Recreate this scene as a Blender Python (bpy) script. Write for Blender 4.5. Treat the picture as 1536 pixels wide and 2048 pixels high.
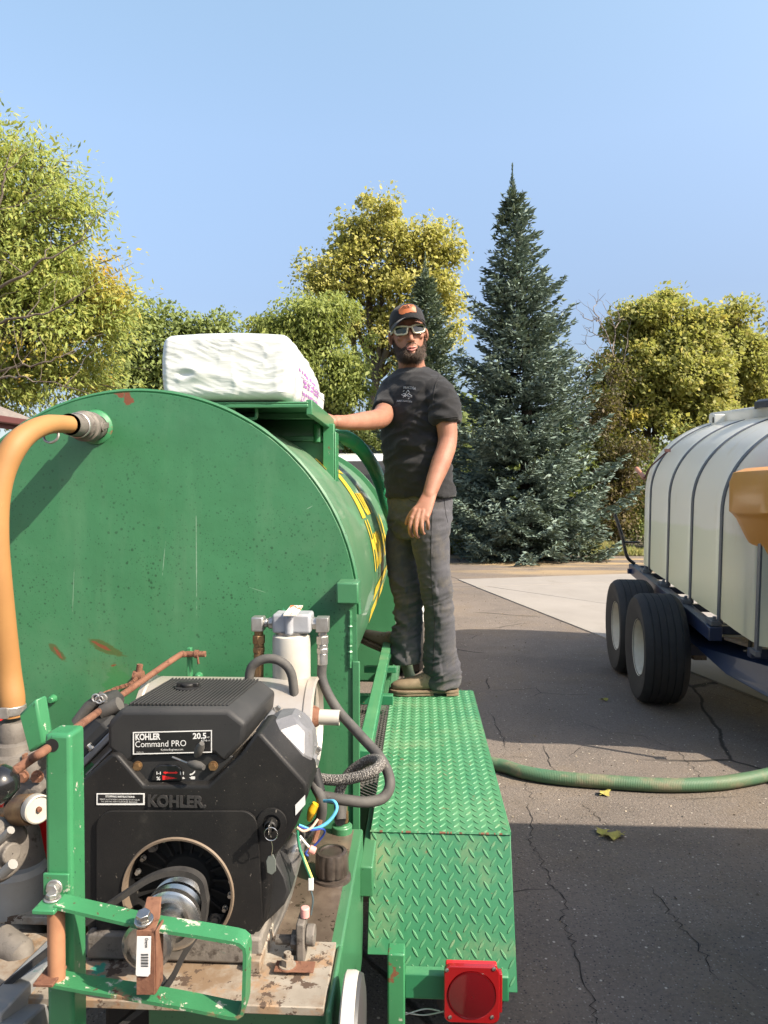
import bpy, bmesh, math, random
import numpy as np
from mathutils import Vector, Matrix, noise as mnoise
from mathutils.bvhtree import BVHTree
from mathutils.geometry import tessellate_polygon

random.seed(7); np.random.seed(7); rng = np.random.default_rng(11)
for _o in list(bpy.data.objects): bpy.data.objects.remove(_o)
SC = bpy.context.scene
COL = SC.collection
R = math.radians

# ------------------------------------------------------------------ camera
F = 1479.0                                   # focal length in pixels of the 1536 x 2048 frame
CAM = Vector((0, 0, 1.65))
cd = bpy.data.cameras.new('camera'); cam = bpy.data.objects.new('camera', cd); COL.objects.link(cam)
cd.sensor_fit = 'VERTICAL'; cd.sensor_height = 36.0; cd.lens = 26.0; cd.sensor_width = 27.0
cd.clip_start = 0.05; cd.clip_end = 2000
cam.location = CAM
cam.rotation_euler = (R(90 - 1.355), 0, R(2.83))
SC.camera = cam
bpy.context.view_layer.update()
CR = cam.rotation_euler.to_matrix()

# ------------------------------------------------------------------ light
SUN_EL, SUN_AZ = 41.0, 64.0                  # azimuth: degrees to the right of straight behind the camera
sdir = Vector((math.sin(R(SUN_AZ)) * math.cos(R(SUN_EL)), -math.cos(R(SUN_AZ)) * math.cos(R(SUN_EL)), math.sin(R(SUN_EL))))
sl = bpy.data.lights.new('sun', 'SUN'); sl.energy = 5.0; sl.angle = R(0.6); sl.color = (1.0, 0.885, 0.74)
so = bpy.data.objects.new('sun', sl); COL.objects.link(so)
so.rotation_euler = sdir.to_track_quat('Z', 'Y').to_euler(); so.location = (6, -4, 9)
W = bpy.data.worlds.new('World'); SC.world = W; W.use_nodes = True
wn = W.node_tree.nodes; wl = W.node_tree.links
bg = wn['Background']; bg.inputs['Strength'].default_value = 0.15
sky = wn.new('ShaderNodeTexSky'); sky.sky_type = 'NISHITA'; sky.sun_disc = False
sky.sun_elevation = R(SUN_EL); sky.sun_rotation = math.atan2(sdir.x, sdir.y)
sky.altitude = 300; sky.air_density = 1.1; sky.dust_density = 3.2; sky.ozone_density = 2.0
# smoky air: the sky keeps its depth of colour down to a lilac grey horizon, all the way round
tcw = wn.new('ShaderNodeTexCoord'); spw = wn.new('ShaderNodeSeparateXYZ'); wl.new(tcw.outputs['Generated'], spw.inputs[0])
rmp = wn.new('ShaderNodeValToRGB'); wl.new(spw.outputs[2], rmp.inputs[0]); el = rmp.color_ramp.elements
el[0].position = 0.0; el[0].color = (1.75, 1.65, 1.75, 1); el[1].position = .85; el[1].color = (.90, .92, .90, 1)
for p_, c_ in ((.035, (1.15, 1.08, 1.12, 1)), (.07, (.80, .76, .79, 1)), (.12, (.60, .575, .60, 1)), (.25, (.80, .745, .74, 1)), (.42, (1.18, 1.10, 1.0, 1)), (.56, (1.36, 1.30, 1.10, 1))):
    e_ = el.new(p_); e_.color = c_
mlw = wn.new('ShaderNodeMix'); mlw.data_type = 'RGBA'; mlw.blend_type = 'MULTIPLY'; mlw.inputs[0].default_value = 1
wl.new(sky.outputs[0], mlw.inputs[6]); wl.new(rmp.outputs[0], mlw.inputs[7]); wl.new(mlw.outputs[2], bg.inputs['Color'])
SC.view_settings.view_transform = 'Standard'; SC.view_settings.look = 'None'
SC.view_settings.exposure = 1.0; SC.view_settings.gamma = 1.0; SC.view_settings.use_curve_mapping = False
SC.cycles.max_bounces = 7; SC.cycles.transparent_max_bounces = 8; SC.cycles.caustics_reflective = False
SC.cycles.caustics_refractive = False
try: SC.cycles.use_denoising = True
except Exception: pass

# ------------------------------------------------------------------ helpers
def ray(px, py):
    d = CR @ Vector(((px - 768) / F, -(py - 1024) / F, -1.0)); return d
def P(px, py, Y):
    """world point seen at a pixel, on the upright plane y = Y"""
    d = ray(px, py); return CAM + d * (Y / d.y)
def PG(px, py, z=0.0):
    d = ray(px, py); return CAM + d * ((z - CAM.z) / d.z)
def V(*a): return Vector(a)

OFF = {}
def tag(o, label=None, cat=None, group=None, kind=None):
    if label: o['label'] = label
    if cat: o['category'] = cat
    if group: o['group'] = group
    if kind: o['kind'] = kind
    return o
def thing(name, label, cat, loc, group=None, parent=None):
    o = bpy.data.objects.new(name, None); COL.objects.link(o); o.empty_display_size = .1
    o.location = loc; OFF[o.name] = Vector(loc)
    if parent: o.parent = parent; o.location = Vector(loc) - OFF[parent.name]
    return tag(o, label, cat, group)

class G:
    """collects polygons in world coordinates; build() links them as ONE mesh object"""
    def __init__(s): s.v = []; s.f = []; s.m = []; s.mi = 0
    def mat(s, i): s.mi = i; return s
    def add(s, vs, fs):
        b = len(s.v); s.v.extend([tuple(x) for x in vs])
        for f in fs: s.f.append(tuple(b + i for i in f)); s.m.append(s.mi)
        return s
    def box(s, c, size, M=None, taper=1.0):
        hx, hy, hz = size[0] / 2, size[1] / 2, size[2] / 2
        c = Vector(c); vs = []
        for z in (-1, 1):
            k = taper if z > 0 else 1
            for x, y in ((-1, -1), (1, -1), (1, 1), (-1, 1)):
                p = Vector((x * hx * k, y * hy * k, z * hz)); vs.append((M @ p if M else p) + c)
        return s.add(vs, [(3, 2, 1, 0), (4, 5, 6, 7), (0, 1, 5, 4), (1, 2, 6, 5), (2, 3, 7, 6), (3, 0, 4, 7)])
    def span(s, a, b):
        a = Vector(a); b = Vector(b); return s.box((a + b) / 2, [abs(b[i] - a[i]) for i in range(3)])
    def bar(s, a, b, w, h, up=(0, 0, 1)):
        a = Vector(a); b = Vector(b); y = (b - a); L = y.length; y.normalize()
        x = y.cross(Vector(up)).normalized(); z = x.cross(y).normalized()
        return s.box((a + b) / 2, (w, L, h), Matrix((x, y, z)).transposed())
    def cyl(s, a, b, r0, r1=None, n=20, caps=True):
        a = Vector(a); b = Vector(b); r1 = r0 if r1 is None else r1
        return s.rings([a, b], [r0, r1], n, caps)
    def rings(s, pts, rad, n=12, caps=True, closed=False):
        pts = [Vector(p) for p in pts]; k = len(pts); vs = []
        t0 = (pts[1] - pts[0]).normalized()
        up = Vector((0, 0, 1)) if abs(t0.z) < .9 else Vector((1, 0, 0))
        x = t0.cross(up).normalized()
        for i, p in enumerate(pts):
            if closed: t = pts[(i + 1) % k] - pts[i - 1]
            else: t = pts[min(i + 1, k - 1)] - pts[max(i - 1, 0)]
            t = t.normalized() if t.length > 1e-9 else t0
            x = (x - t * x.dot(t)).normalized(); y = t.cross(x)
            r = rad[i] if hasattr(rad, '__len__') else rad
            for j in range(n):
                a = 2 * math.pi * j / n; vs.append(p + x * (math.cos(a) * r) + y * (math.sin(a) * r))
        fs = []
        for i in range(k if closed else k - 1):
            i2 = (i + 1) % k
            for j in range(n):
                j2 = (j + 1) % n; fs.append((i * n + j, i * n + j2, i2 * n + j2, i2 * n + j))
        if caps and not closed:
            fs.append(tuple(range(n))[::-1]); fs.append(tuple((k - 1) * n + j for j in range(n)))
        return s.add(vs, fs)
    def tube(s, ctrl, r, n=12, sub=8, caps=True, rip=None):
        pts = smooth_path(ctrl, sub)
        rad = r
        if hasattr(r, '__len__'):
            t = np.linspace(0, len(r) - 1, len(pts)); rad = list(np.interp(t, range(len(r)), r))
        if rip: # corrugation (pitch, depth)
            pts2 = resample(pts, rip[0] / 4); rr = r if not hasattr(r, '__len__') else r[0]
            pts = pts2; rad = [rr + rip[1] * math.sin(i * math.pi / 2) for i in range(len(pts))]
        return s.rings(pts, rad, n, caps)
    def lathe(s, o, axis, prof, n=28, caps=False):
        """prof: list of (radius, distance along axis)"""
        o = Vector(o); a = Vector(axis).normalized()
        up = Vector((0, 0, 1)) if abs(a.z) < .9 else Vector((1, 0, 0))
        x = a.cross(up).normalized(); y = a.cross(x); vs = []
        for r, h in prof:
            for j in range(n):
                t = 2 * math.pi * j / n; vs.append(o + a * h + x * (math.cos(t) * r) + y * (math.sin(t) * r))
        fs = []
        for i in range(len(prof) - 1):
            for j in range(n):
                j2 = (j + 1) % n; fs.append((i * n + j, i * n + j2, (i + 1) * n + j2, (i + 1) * n + j))
        if caps and prof[0][0] > 1e-6: fs.append(tuple(range(n))[::-1])
        if caps and prof[-1][0] > 1e-6: fs.append(tuple((len(prof) - 1) * n + j for j in range(n)))
        return s.add(vs, fs)
    def prism(s, pts, ext, holes=()):
        """pts: 3-D outline; ext: extrusion vector; holes: list of 3-D outlines"""
        ext = Vector(ext); loops = [[Vector(p) for p in pts]] + [[Vector(p) for p in h] for h in holes]
        flat = [p for l in loops for p in l]; n = len(flat)
        tris = tessellate_polygon(loops) if len(loops) == 1 else fill_loops(loops)
        vs = flat + [p + ext for p in flat]
        fs = [tuple(t) for t in tris] + [tuple(i + n for i in t[::-1]) for t in tris]
        b = 0
        for l in loops:
            k = len(l)
            for i in range(k): fs.append((b + i, b + (i + 1) % k, n + b + (i + 1) % k, n + b + i))
            b += k
        return s.add(vs, fs)
    def loft(s, rs, caps=True):
        n = len(rs[0]); vs = [p for r in rs for p in r]; fs = []
        for i in range(len(rs) - 1):
            for j in range(n):
                j2 = (j + 1) % n; fs.append((i * n + j, i * n + j2, (i + 1) * n + j2, (i + 1) * n + j))
        if caps: fs.append(tuple(range(n))[::-1]); fs.append(tuple((len(rs) - 1) * n + j for j in range(n)))
        return s.add(vs, fs)
    def ell(s, c, r, M=None, n=16, m=10):
        c = Vector(c); rs = []
        for i in range(m + 1):
            a = -math.pi / 2 + math.pi * i / m; ring = []
            for j in range(n):
                t = 2 * math.pi * j / n
                p = Vector((r[0] * math.cos(a) * math.cos(t), r[1] * math.cos(a) * math.sin(t), r[2] * math.sin(a)))
                ring.append((M @ p if M else p) + c)
            rs.append(ring)
        return s.loft(rs, False)
    def bolt(s, p, axis, r, h):
        s.cyl(p, Vector(p) + Vector(axis).normalized() * h * .3, r * 1.35, n=14)
        return s.cyl(Vector(p) + Vector(axis).normalized() * h * .3, Vector(p) + Vector(axis).normalized() * h, r, n=6)
    def build(s, name, mats, parent=None, bevel=0, seg=2, smooth=38, fix=True):
        me = bpy.data.meshes.new(name)
        off = OFF[parent.name] if parent else Vector((0, 0, 0))
        a = np.array(s.v, dtype=np.float64).reshape(-1, 3) - np.array(off)
        me.from_pydata(a.tolist(), [], s.f)
        if not isinstance(mats, (list, tuple)): mats = [mats]
        for m in mats: me.materials.append(m)
        if len(mats) > 1: me.polygons.foreach_set('material_index', s.m)
        if fix and len(s.f) < 60000:
            bm = bmesh.new(); bm.from_mesh(me); bmesh.ops.recalc_face_normals(bm, faces=bm.faces); bm.to_mesh(me); bm.free()
        if smooth:
            me.polygons.foreach_set('use_smooth', [True] * len(me.polygons)); me.set_sharp_from_angle(angle=R(smooth))
        me.update()
        o = bpy.data.objects.new(name, me); COL.objects.link(o)
        if parent: o.parent = parent
        OFF[o.name] = off
        if bevel:
            b = o.modifiers.new('bevel', 'BEVEL'); b.width = bevel; b.segments = seg; b.limit_method = 'ANGLE'; b.angle_limit = R(40)
        return o

def fill_loops(loops):
    bm = bmesh.new(); k = 0
    for l in loops:
        vs = [bm.verts.new(p) for p in l]
        for v in vs: v.index = k; k += 1
        for a, b in zip(vs, vs[1:] + vs[:1]): bm.edges.new((a, b))
    bm.verts.index_update()
    r = bmesh.ops.triangle_fill(bm, use_beauty=True, use_dissolve=False, edges=bm.edges[:])
    out = [tuple(v.index for v in f.verts) for f in bm.faces]; bm.free(); return out
def smooth_path(ctrl, sub=8):
    c = [Vector(p) for p in ctrl]
    if len(c) < 3: return c
    out = []
    for i in range(len(c) - 1):
        p0 = c[i - 1] if i else c[0] * 2 - c[1]; p1, p2 = c[i], c[i + 1]
        p3 = c[i + 2] if i + 2 < len(c) else c[-1] * 2 - c[-2]
        for k in range(sub):
            t = k / sub
            out.append(.5 * ((2 * p1) + (p2 - p0) * t + (2 * p0 - 5 * p1 + 4 * p2 - p3) * t * t + (3 * p1 - p0 - 3 * p2 + p3) * t ** 3))
    out.append(c[-1]); return out
def resample(pts, step):
    out = [pts[0]]; acc = 0
    for a, b in zip(pts, pts[1:]):
        L = (b - a).length; d = step - acc
        while d <= L and L > 0:
            out.append(a + (b - a) * (d / L)); d += step
        acc = L - (d - step)
    return out
def fast_mesh(name, v, f, mat, parent=None, smooth=False):
    """v (N,3), f (M,4) numpy arrays -> one mesh object"""
    off = np.array(OFF[parent.name]) if parent else np.zeros(3)
    v = np.asarray(v, dtype=np.float32) - off.astype(np.float32); f = np.asarray(f, dtype=np.int32)
    me = bpy.data.meshes.new(name); k = f.shape[1]
    me.vertices.add(len(v)); me.vertices.foreach_set('co', v.ravel())
    me.loops.add(f.size); me.loops.foreach_set('vertex_index', f.ravel())
    me.polygons.add(len(f)); me.polygons.foreach_set('loop_start', np.arange(0, f.size, k, dtype=np.int32))
    if smooth: me.polygons.foreach_set('use_smooth', np.ones(len(f), bool))
    me.update(calc_edges=True); me.validate()
    if mat: me.materials.append(mat)
    o = bpy.data.objects.new(name, me); COL.objects.link(o)
    if parent: o.parent = parent
    OFF[o.name] = Vector(off)
    return o
def circ(c, r, n=32, ax=(V(1, 0, 0), V(0, 0, 1)), a0=0, a1=2 * math.pi, end=False):
    k = n if not end else n - 1
    return [Vector(c) + ax[0] * (r * math.cos(a0 + (a1 - a0) * i / k)) + ax[1] * (r * math.sin(a0 + (a1 - a0) * i / k)) for i in range(n)]
def px_poly(pts, Y): return [P(x, y, Y) for x, y in pts]

_TX = {}
def text_geo(s, bold=0.0, dense=0):
    """flat glyph outlines of a word as (verts 2-D, faces), normalised to cap height 1"""
    key = (s, bold, dense)
    if key not in _TX:
        c = bpy.data.curves.new('t', 'FONT'); c.body = s; c.size = 1; c.offset = bold; c.resolution_u = 3
        o = bpy.data.objects.new('t', c); COL.objects.link(o)
        dg = bpy.context.evaluated_depsgraph_get(); me = bpy.data.meshes.new_from_object(o.evaluated_get(dg))
        if dense:
            bm = bmesh.new(); bm.from_mesh(me); bmesh.ops.triangulate(bm, faces=bm.faces)
            for _ in range(6):
                lg = [e for e in bm.edges if e.calc_length() > dense]
                if not lg: break
                bmesh.ops.subdivide_edges(bm, edges=lg, cuts=1); bmesh.ops.triangulate(bm, faces=bm.faces)
            bm.to_mesh(me); bm.free()
        v = np.array([x.co[:2] for x in me.vertices]); f = [tuple(p.vertices) for p in me.polygons]
        bpy.data.objects.remove(o); bpy.data.curves.remove(c); bpy.data.meshes.remove(me)
        v[:, 0] -= v[:, 0].min(); _TX[key] = (v / 0.7, f)
    return _TX[key]
def text_on(g, s, fn, width=None, height=None, bold=0.0, dense=0):
    """adds a word to g; fn(u, v) gives the surface point for metres right / up of the word's lower left corner"""
    v, f = text_geo(s, bold, dense); w = v[:, 0].max()
    if height is None: height = width / w
    sx = (width / w) if width else height
    g.add([fn(a * sx, b * height) for a, b in v], f)
    return w * sx
def plane_fn(o, r, u):
    o = Vector(o); r = Vector(r).normalized(); u = Vector(u).normalized()
    return lambda a, b: o + r * a + u * b

# ------------------------------------------------------------------ materials
class MB:
    def __init__(s, name):
        s.m = bpy.data.materials.new(name); s.m.use_nodes = True; s.t = s.m.node_tree; s.t.nodes.clear()
        s.out = s.n('ShaderNodeOutputMaterial'); s._tc = None
    def n(s, t, **kw):
        x = s.t.nodes.new(t)
        for k, v in kw.items():
            if k.startswith('i_'):
                k = k[2:]; key = int(k) if k.isdigit() else k.replace('_', ' ')
                if hasattr(v, 'is_linked') or isinstance(v, bpy.types.NodeSocket): s.t.links.new(v, x.inputs[key])
                else: x.inputs[key].default_value = v
            else: setattr(x, k, v)
        return x
    def l(s, a, b): s.t.links.new(a, b)
    def co(s, stretch=None):
        if s._tc is None: s._tc = s.n('ShaderNodeTexCoord').outputs['Object']
        if not stretch: return s._tc
        mp = s.n('ShaderNodeMapping', i_Scale=stretch); s.l(s._tc, mp.inputs['Vector']); return mp.outputs[0]
    def noise(s, scale, detail=4, rough=.6, stretch=None, dist=0):
        return s.n('ShaderNodeTexNoise', i_Vector=s.co(stretch), i_Scale=scale, i_Detail=detail, i_Roughness=rough, i_Distortion=dist).outputs[0]
    def vor(s, scale, stretch=None, feature='F1', vec=None):
        x = s.n('ShaderNodeTexVoronoi', i_Scale=scale, feature=feature); s.l(vec if vec else s.co(stretch), x.inputs['Vector']); return x.outputs['Distance']
    def rng(s, v, lo, hi, a=0.0, b=1.0):
        x = s.n('ShaderNodeMapRange', clamp=True); s.l(v, x.inputs[0])
        for i, k in enumerate((lo, hi, a, b)): x.inputs[i + 1].default_value = k
        return x.outputs[0]
    def math(s, op, a, b=0.0):
        x = s.n('ShaderNodeMath', operation=op)
        for i, k in enumerate((a, b)):
            if isinstance(k, (int, float)): x.inputs[i].default_value = k
            else: s.l(k, x.inputs[i])
        return x.outputs[0]
    def mix(s, fac, a, b):
        x = s.n('ShaderNodeMix', data_type='RGBA')
        for i, k in ((0, fac), (6, a), (7, b)):
            if isinstance(k, (int, float)): x.inputs[i].default_value = k
            elif isinstance(k, (tuple, list)): x.inputs[i].default_value = (*k[:3], 1)
            else: s.l(k, x.inputs[i])
        return x.outputs[2]
    def mixf(s, fac, a, b):
        x = s.n('ShaderNodeMix', data_type='FLOAT')
        for i, k in ((0, fac), (2, a), (3, b)):
            if isinstance(k, (int, float)): x.inputs[i].default_value = k
            else: s.l(k, x.inputs[i])
        return x.outputs[0]
    def sep(s):
        x = s.n('ShaderNodeSeparateXYZ'); s.l(s.co(), x.inputs[0]); return x.outputs
    def bump(s, h, strength=.3, dist=.01):
        return s.n('ShaderNodeBump', i_Strength=strength, i_Distance=dist, i_Height=h).outputs[0]
    def done(s, **kw):
        b = s.n('ShaderNodeBsdfPrincipled')
        for k, v in kw.items():
            k = k.replace('_', ' ')
            if isinstance(v, bpy.types.NodeSocket): s.l(v, b.inputs[k])
            elif isinstance(v, (tuple, list)): b.inputs[k].default_value = tuple(v[:3]) if len(b.inputs[k].default_value) == 3 else (*v[:3], 1)
            else: b.inputs[k].default_value = v
        s.l(b.outputs[0], s.out.inputs[0]); return s.m

def surf(name, col, rough=.5, metal=0.0, var=None, spots=(), bump=None, dust=None, coat=0.0, spec=.5, **kw):
    """var=(scale, colour2[, lo, hi]); spots=[(kind, scale, lo, hi, colour, rough[, stretch])]; dust=(colour, amount)"""
    s = MB(name); c = tuple(col); r = rough; mt = metal
    if var:
        lo, hi = (var[2], var[3]) if len(var) > 3 else (.35, .68)
        c = s.mix(s.rng(s.noise(var[0], 6, .62), lo, hi), c, var[1])
    for sp in spots:
        kind, sc, lo, hi, c2, r2 = sp[:6]; st = sp[6] if len(sp) > 6 else None
        if kind == 'n': m = s.rng(s.noise(sc, 8, .68, st), lo, hi)
        elif kind == 'v': # round specks of varied size, some missing
            m = s.rng(s.math('ADD', s.vor(sc, st), s.math('SUBTRACT', s.math('MULTIPLY', s.noise(sc * .35, 2), .45), .09)), lo, hi, 1, 0)
        else: # 'x': specks gathered in patches
            m = s.math('MULTIPLY', s.rng(s.noise(sc, 5, .7, st), lo, hi), s.rng(s.noise(sc * .12, 3), .48, .62))
        c = s.mix(m, c, c2)
        if r2 is not None: r = s.mixf(m, r, r2)
        if metal: mt = s.mixf(m, mt, 0.0)
    if dust:
        nz = s.n('ShaderNodeSeparateXYZ'); s.l(s.n('ShaderNodeNewGeometry').outputs['Normal'], nz.inputs[0])
        m = s.math('MULTIPLY', s.rng(nz.outputs[2], .25, .95, .12, 1), s.rng(s.noise(6, 8, .7), .3, .75, .15 * dust[1], dust[1]))
        c = s.mix(m, c, dust[0]); r = s.mixf(m, r, .9)
    k = dict(Base_Color=c, Roughness=r, Metallic=mt, Coat_Weight=coat, Specular_IOR_Level=spec, **kw)
    if bump: k['Normal'] = s.bump(s.noise(bump[0], 8, .65), bump[1], bump[2] if len(bump) > 2 else .004)
    return s.done(**k)

RUST = (.16, .055, .025); RUST2 = (.075, .03, .017)
GREEN = (.040, .165, .072)
def green_paint(name, col=GREEN, rust=.62, dirt=.5, rough=.38):
    return surf(name, col, rough, var=(2.3, tuple(c * .8 for c in col), .4, .7),
        spots=[('v', 42, .17, .22, tuple(c * .45 for c in col), .5), ('v', 95, .20, .25, tuple(c * .5 for c in col), .5),
               ('n', 11, .66, .74, tuple(c * .75 + .02 for c in col), .55),
               ('n', 17, rust + .09, rust + .1, RUST, .85)],
        bump=(60, .06, .002), dust=((.22, .21, .15), .28 * dirt), coat=.15)
M = {}
def mats():
    M['green'] = green_paint('green_paint')
    M['green_bar'] = surf('worn_green_bar', (.040, .195, .080), .42, var=(6, (.03, .14, .055)),
        spots=[('n', 7, .56, .60, (.24, .13, .07), .85), ('n', 9, .61, .63, (.50, .47, .38), .7), ('n', 34, .60, .615, (.40, .39, .31), .6), ('n', 46, .62, .64, RUST2, .9)], bump=(50, .3, .003))
    M['green_chip'] = surf('chipped_green_paint', (.040, .195, .080), .4, var=(5, (.030, .15, .062)),
        spots=[('n', 38, .635, .65, (.36, .36, .29), .6), ('n', 15, .615, .635, RUST, .9), ('n', 60, .63, .65, (.02, .10, .045), .7), ('v', 70, .13, .17, (.01, .05, .025), .6)],
        bump=(50, .15, .002), coat=.2)
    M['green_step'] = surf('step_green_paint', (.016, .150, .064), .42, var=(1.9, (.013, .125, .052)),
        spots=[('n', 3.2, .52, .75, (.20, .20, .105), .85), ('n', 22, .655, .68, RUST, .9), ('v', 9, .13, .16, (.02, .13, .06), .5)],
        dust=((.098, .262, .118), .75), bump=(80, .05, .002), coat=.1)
    M['green_tank_side'] = surf('tank_side_paint', (.045, .165, .075), .33,
        var=(1.5, (.115, .19, .115), .46, .8), spots=[('n', 6, .55, .75, (.20, .25, .17), .6, (1, .25, 2)), ('v', 60, .12, .15, (.02, .09, .04), .6)],
        dust=((.23, .225, .17), .6), coat=.25)
    M['green_cast'] = surf('teal_primer', (.03, .2, .16), .6, var=(20, (.2, .19, .16)), bump=(60, .4))
    M['rust_bar'] = surf('rusted_bar', (.125, .05, .027), .85, var=(25, (.20, .095, .055)), spots=[('n', 60, .56, .64, RUST2, .9), ('n', 22, .67, .7, (.35, .3, .2), .8)], bump=(90, .5, .003))
    M['copper_rust'] = surf('orange_rusted_tube', (.34, .165, .085), .7, var=(9, (.19, .085, .045)), bump=(80, .2, .002))
    M['plate_worn'] = surf('worn_white_plate', (.32, .29, .24), .65, var=(4, (.18, .15, .115)),
        spots=[('n', 5, .50, .62, (.17, .115, .07), .8), ('n', 13, .52, .60, (.26, .17, .10), .85), ('n', 33, .555, .58, (.07, .045, .03), .9), ('n', 9, .64, .66, (.03, .22, .15), .6), ('n', 7, .64, .68, RUST, .9)],
        bump=(40, .4, .003))
    M['oily'] = surf('oily_steel_top', (.075, .055, .042), .32, var=(6, (.20, .16, .12), .45, .75),
        spots=[('n', 26, .6, .63, (.03, .02, .015), .25), ('n', 14, .66, .68, (.30, .27, .22), .7)], bump=(30, .3, .003))
    M['black_plastic'] = surf('black_engine_plastic', (.0075, .0075, .008), .50, var=(7, (.013, .0125, .012)),
        spots=[('v', 130, .15, .2, (.16, .14, .12), .8), ('n', 55, .68, .72, (.10, .085, .07), .9), ('n', 4, .52, .75, (.020, .0185, .016), .75), ('n', 120, .67, .69, (.20, .18, .15), .9, (1, 1, .25)), ('v', 60, .085, .105, (.20, .18, .155), .9), ('n', 16, .60, .72, (.028, .026, .023), .8)], bump=(260, .2, .0015), dust=((.05, .047, .042), .2), spec=.3)
    M['cover_plastic'] = surf('dusty_grey_plastic', (.017, .0175, .0185), .55, var=(8, (.026, .026, .026)),
        spots=[('v', 85, .20, .26, (.012, .012, .013), .5), ('v', 150, .17, .22, (.015, .015, .016), .5), ('n', 40, .70, .73, (.15, .13, .11), .8)], bump=(200, .1, .001), dust=((.075, .073, .069), .5), spec=.35)
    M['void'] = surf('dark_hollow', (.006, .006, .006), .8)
    M['alu'] = surf('cast_aluminium', (.22, .22, .23), .5, .35, var=(14, (.15, .15, .155)), spots=[('n', 35, .62, .7, (.10, .095, .09), .7)], bump=(120, .35, .002))
    M['steel'] = surf('machined_steel', (.55, .54, .52), .25, .95, var=(18, (.4, .38, .34)), spots=[('n', 45, .68, .72, (.18, .11, .07), .7)])
    M['zinc'] = surf('zinc_fitting', (.50, .49, .47), .38, .8, var=(30, (.33, .31, .28)), spots=[('n', 50, .66, .72, RUST, .8)], bump=(90, .2, .002))
    M['brass'] = surf('dull_brass', (.30, .19, .09), .45, .7, var=(40, (.16, .09, .05)), bump=(80, .2, .002))
    M['filter_head'] = surf('grey_filter_head', (.34, .35, .37), .5, .1, var=(12, (.27, .28, .30)), bump=(90, .25, .002))
    M['white_paint'] = surf('dirty_white_paint', (.48, .46, .41), .45, var=(7, (.39, .36, .30)), spots=[('n', 30, .70, .73, (.25, .17, .1), .8)], coat=.2)
    M['silver'] = surf('silver_muffler', (.52, .50, .47), .42, .55, var=(6, (.45, .38, .30)), spots=[('n', 12, .60, .72, (.35, .24, .15), .7)], bump=(60, .1, .002))
    M['rubber'] = surf('hose_rubber', (.045, .043, .041), .75, var=(22, (.085, .08, .072)), spots=[('n', 40, .62, .7, (.14, .13, .11), .9)], bump=(120, .2, .002))
    M['tyre'] = surf('tyre_rubber', (.0135, .013, .013), .78, var=(12, (.022, .021, .02)), spots=[('n', 30, .66, .74, (.05, .047, .043), .9)], bump=(80, .2, .003))
    M['belt'] = surf('drive_belt', (.014, .013, .0125), .75, var=(30, (.035, .032, .029)))
    M['cast'] = surf('dirty_cast_iron', (.105, .093, .082), .7, .15, var=(12, (.19, .17, .145)), spots=[('n', 30, .56, .66, (.045, .035, .028), .8), ('n', 20, .68, .74, (.03, .13, .1), .7)], bump=(50, .5, .004))
    M['grey_pipe'] = surf('grey_pvc', (.27, .265, .25), .55, var=(8, (.2, .19, .17)), spots=[('n', 22, .62, .68, (.13, .085, .05), .8)], bump=(60, .1, .002))
    M['red'] = surf('red_paint', (.55, .012, .012), .3, coat=.4)
    M['brown_tar'] = surf('oily_black_cap', (.032, .025, .021), .35, var=(30, (.075, .06, .05)), bump=(60, .3, .003))
mats()
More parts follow.
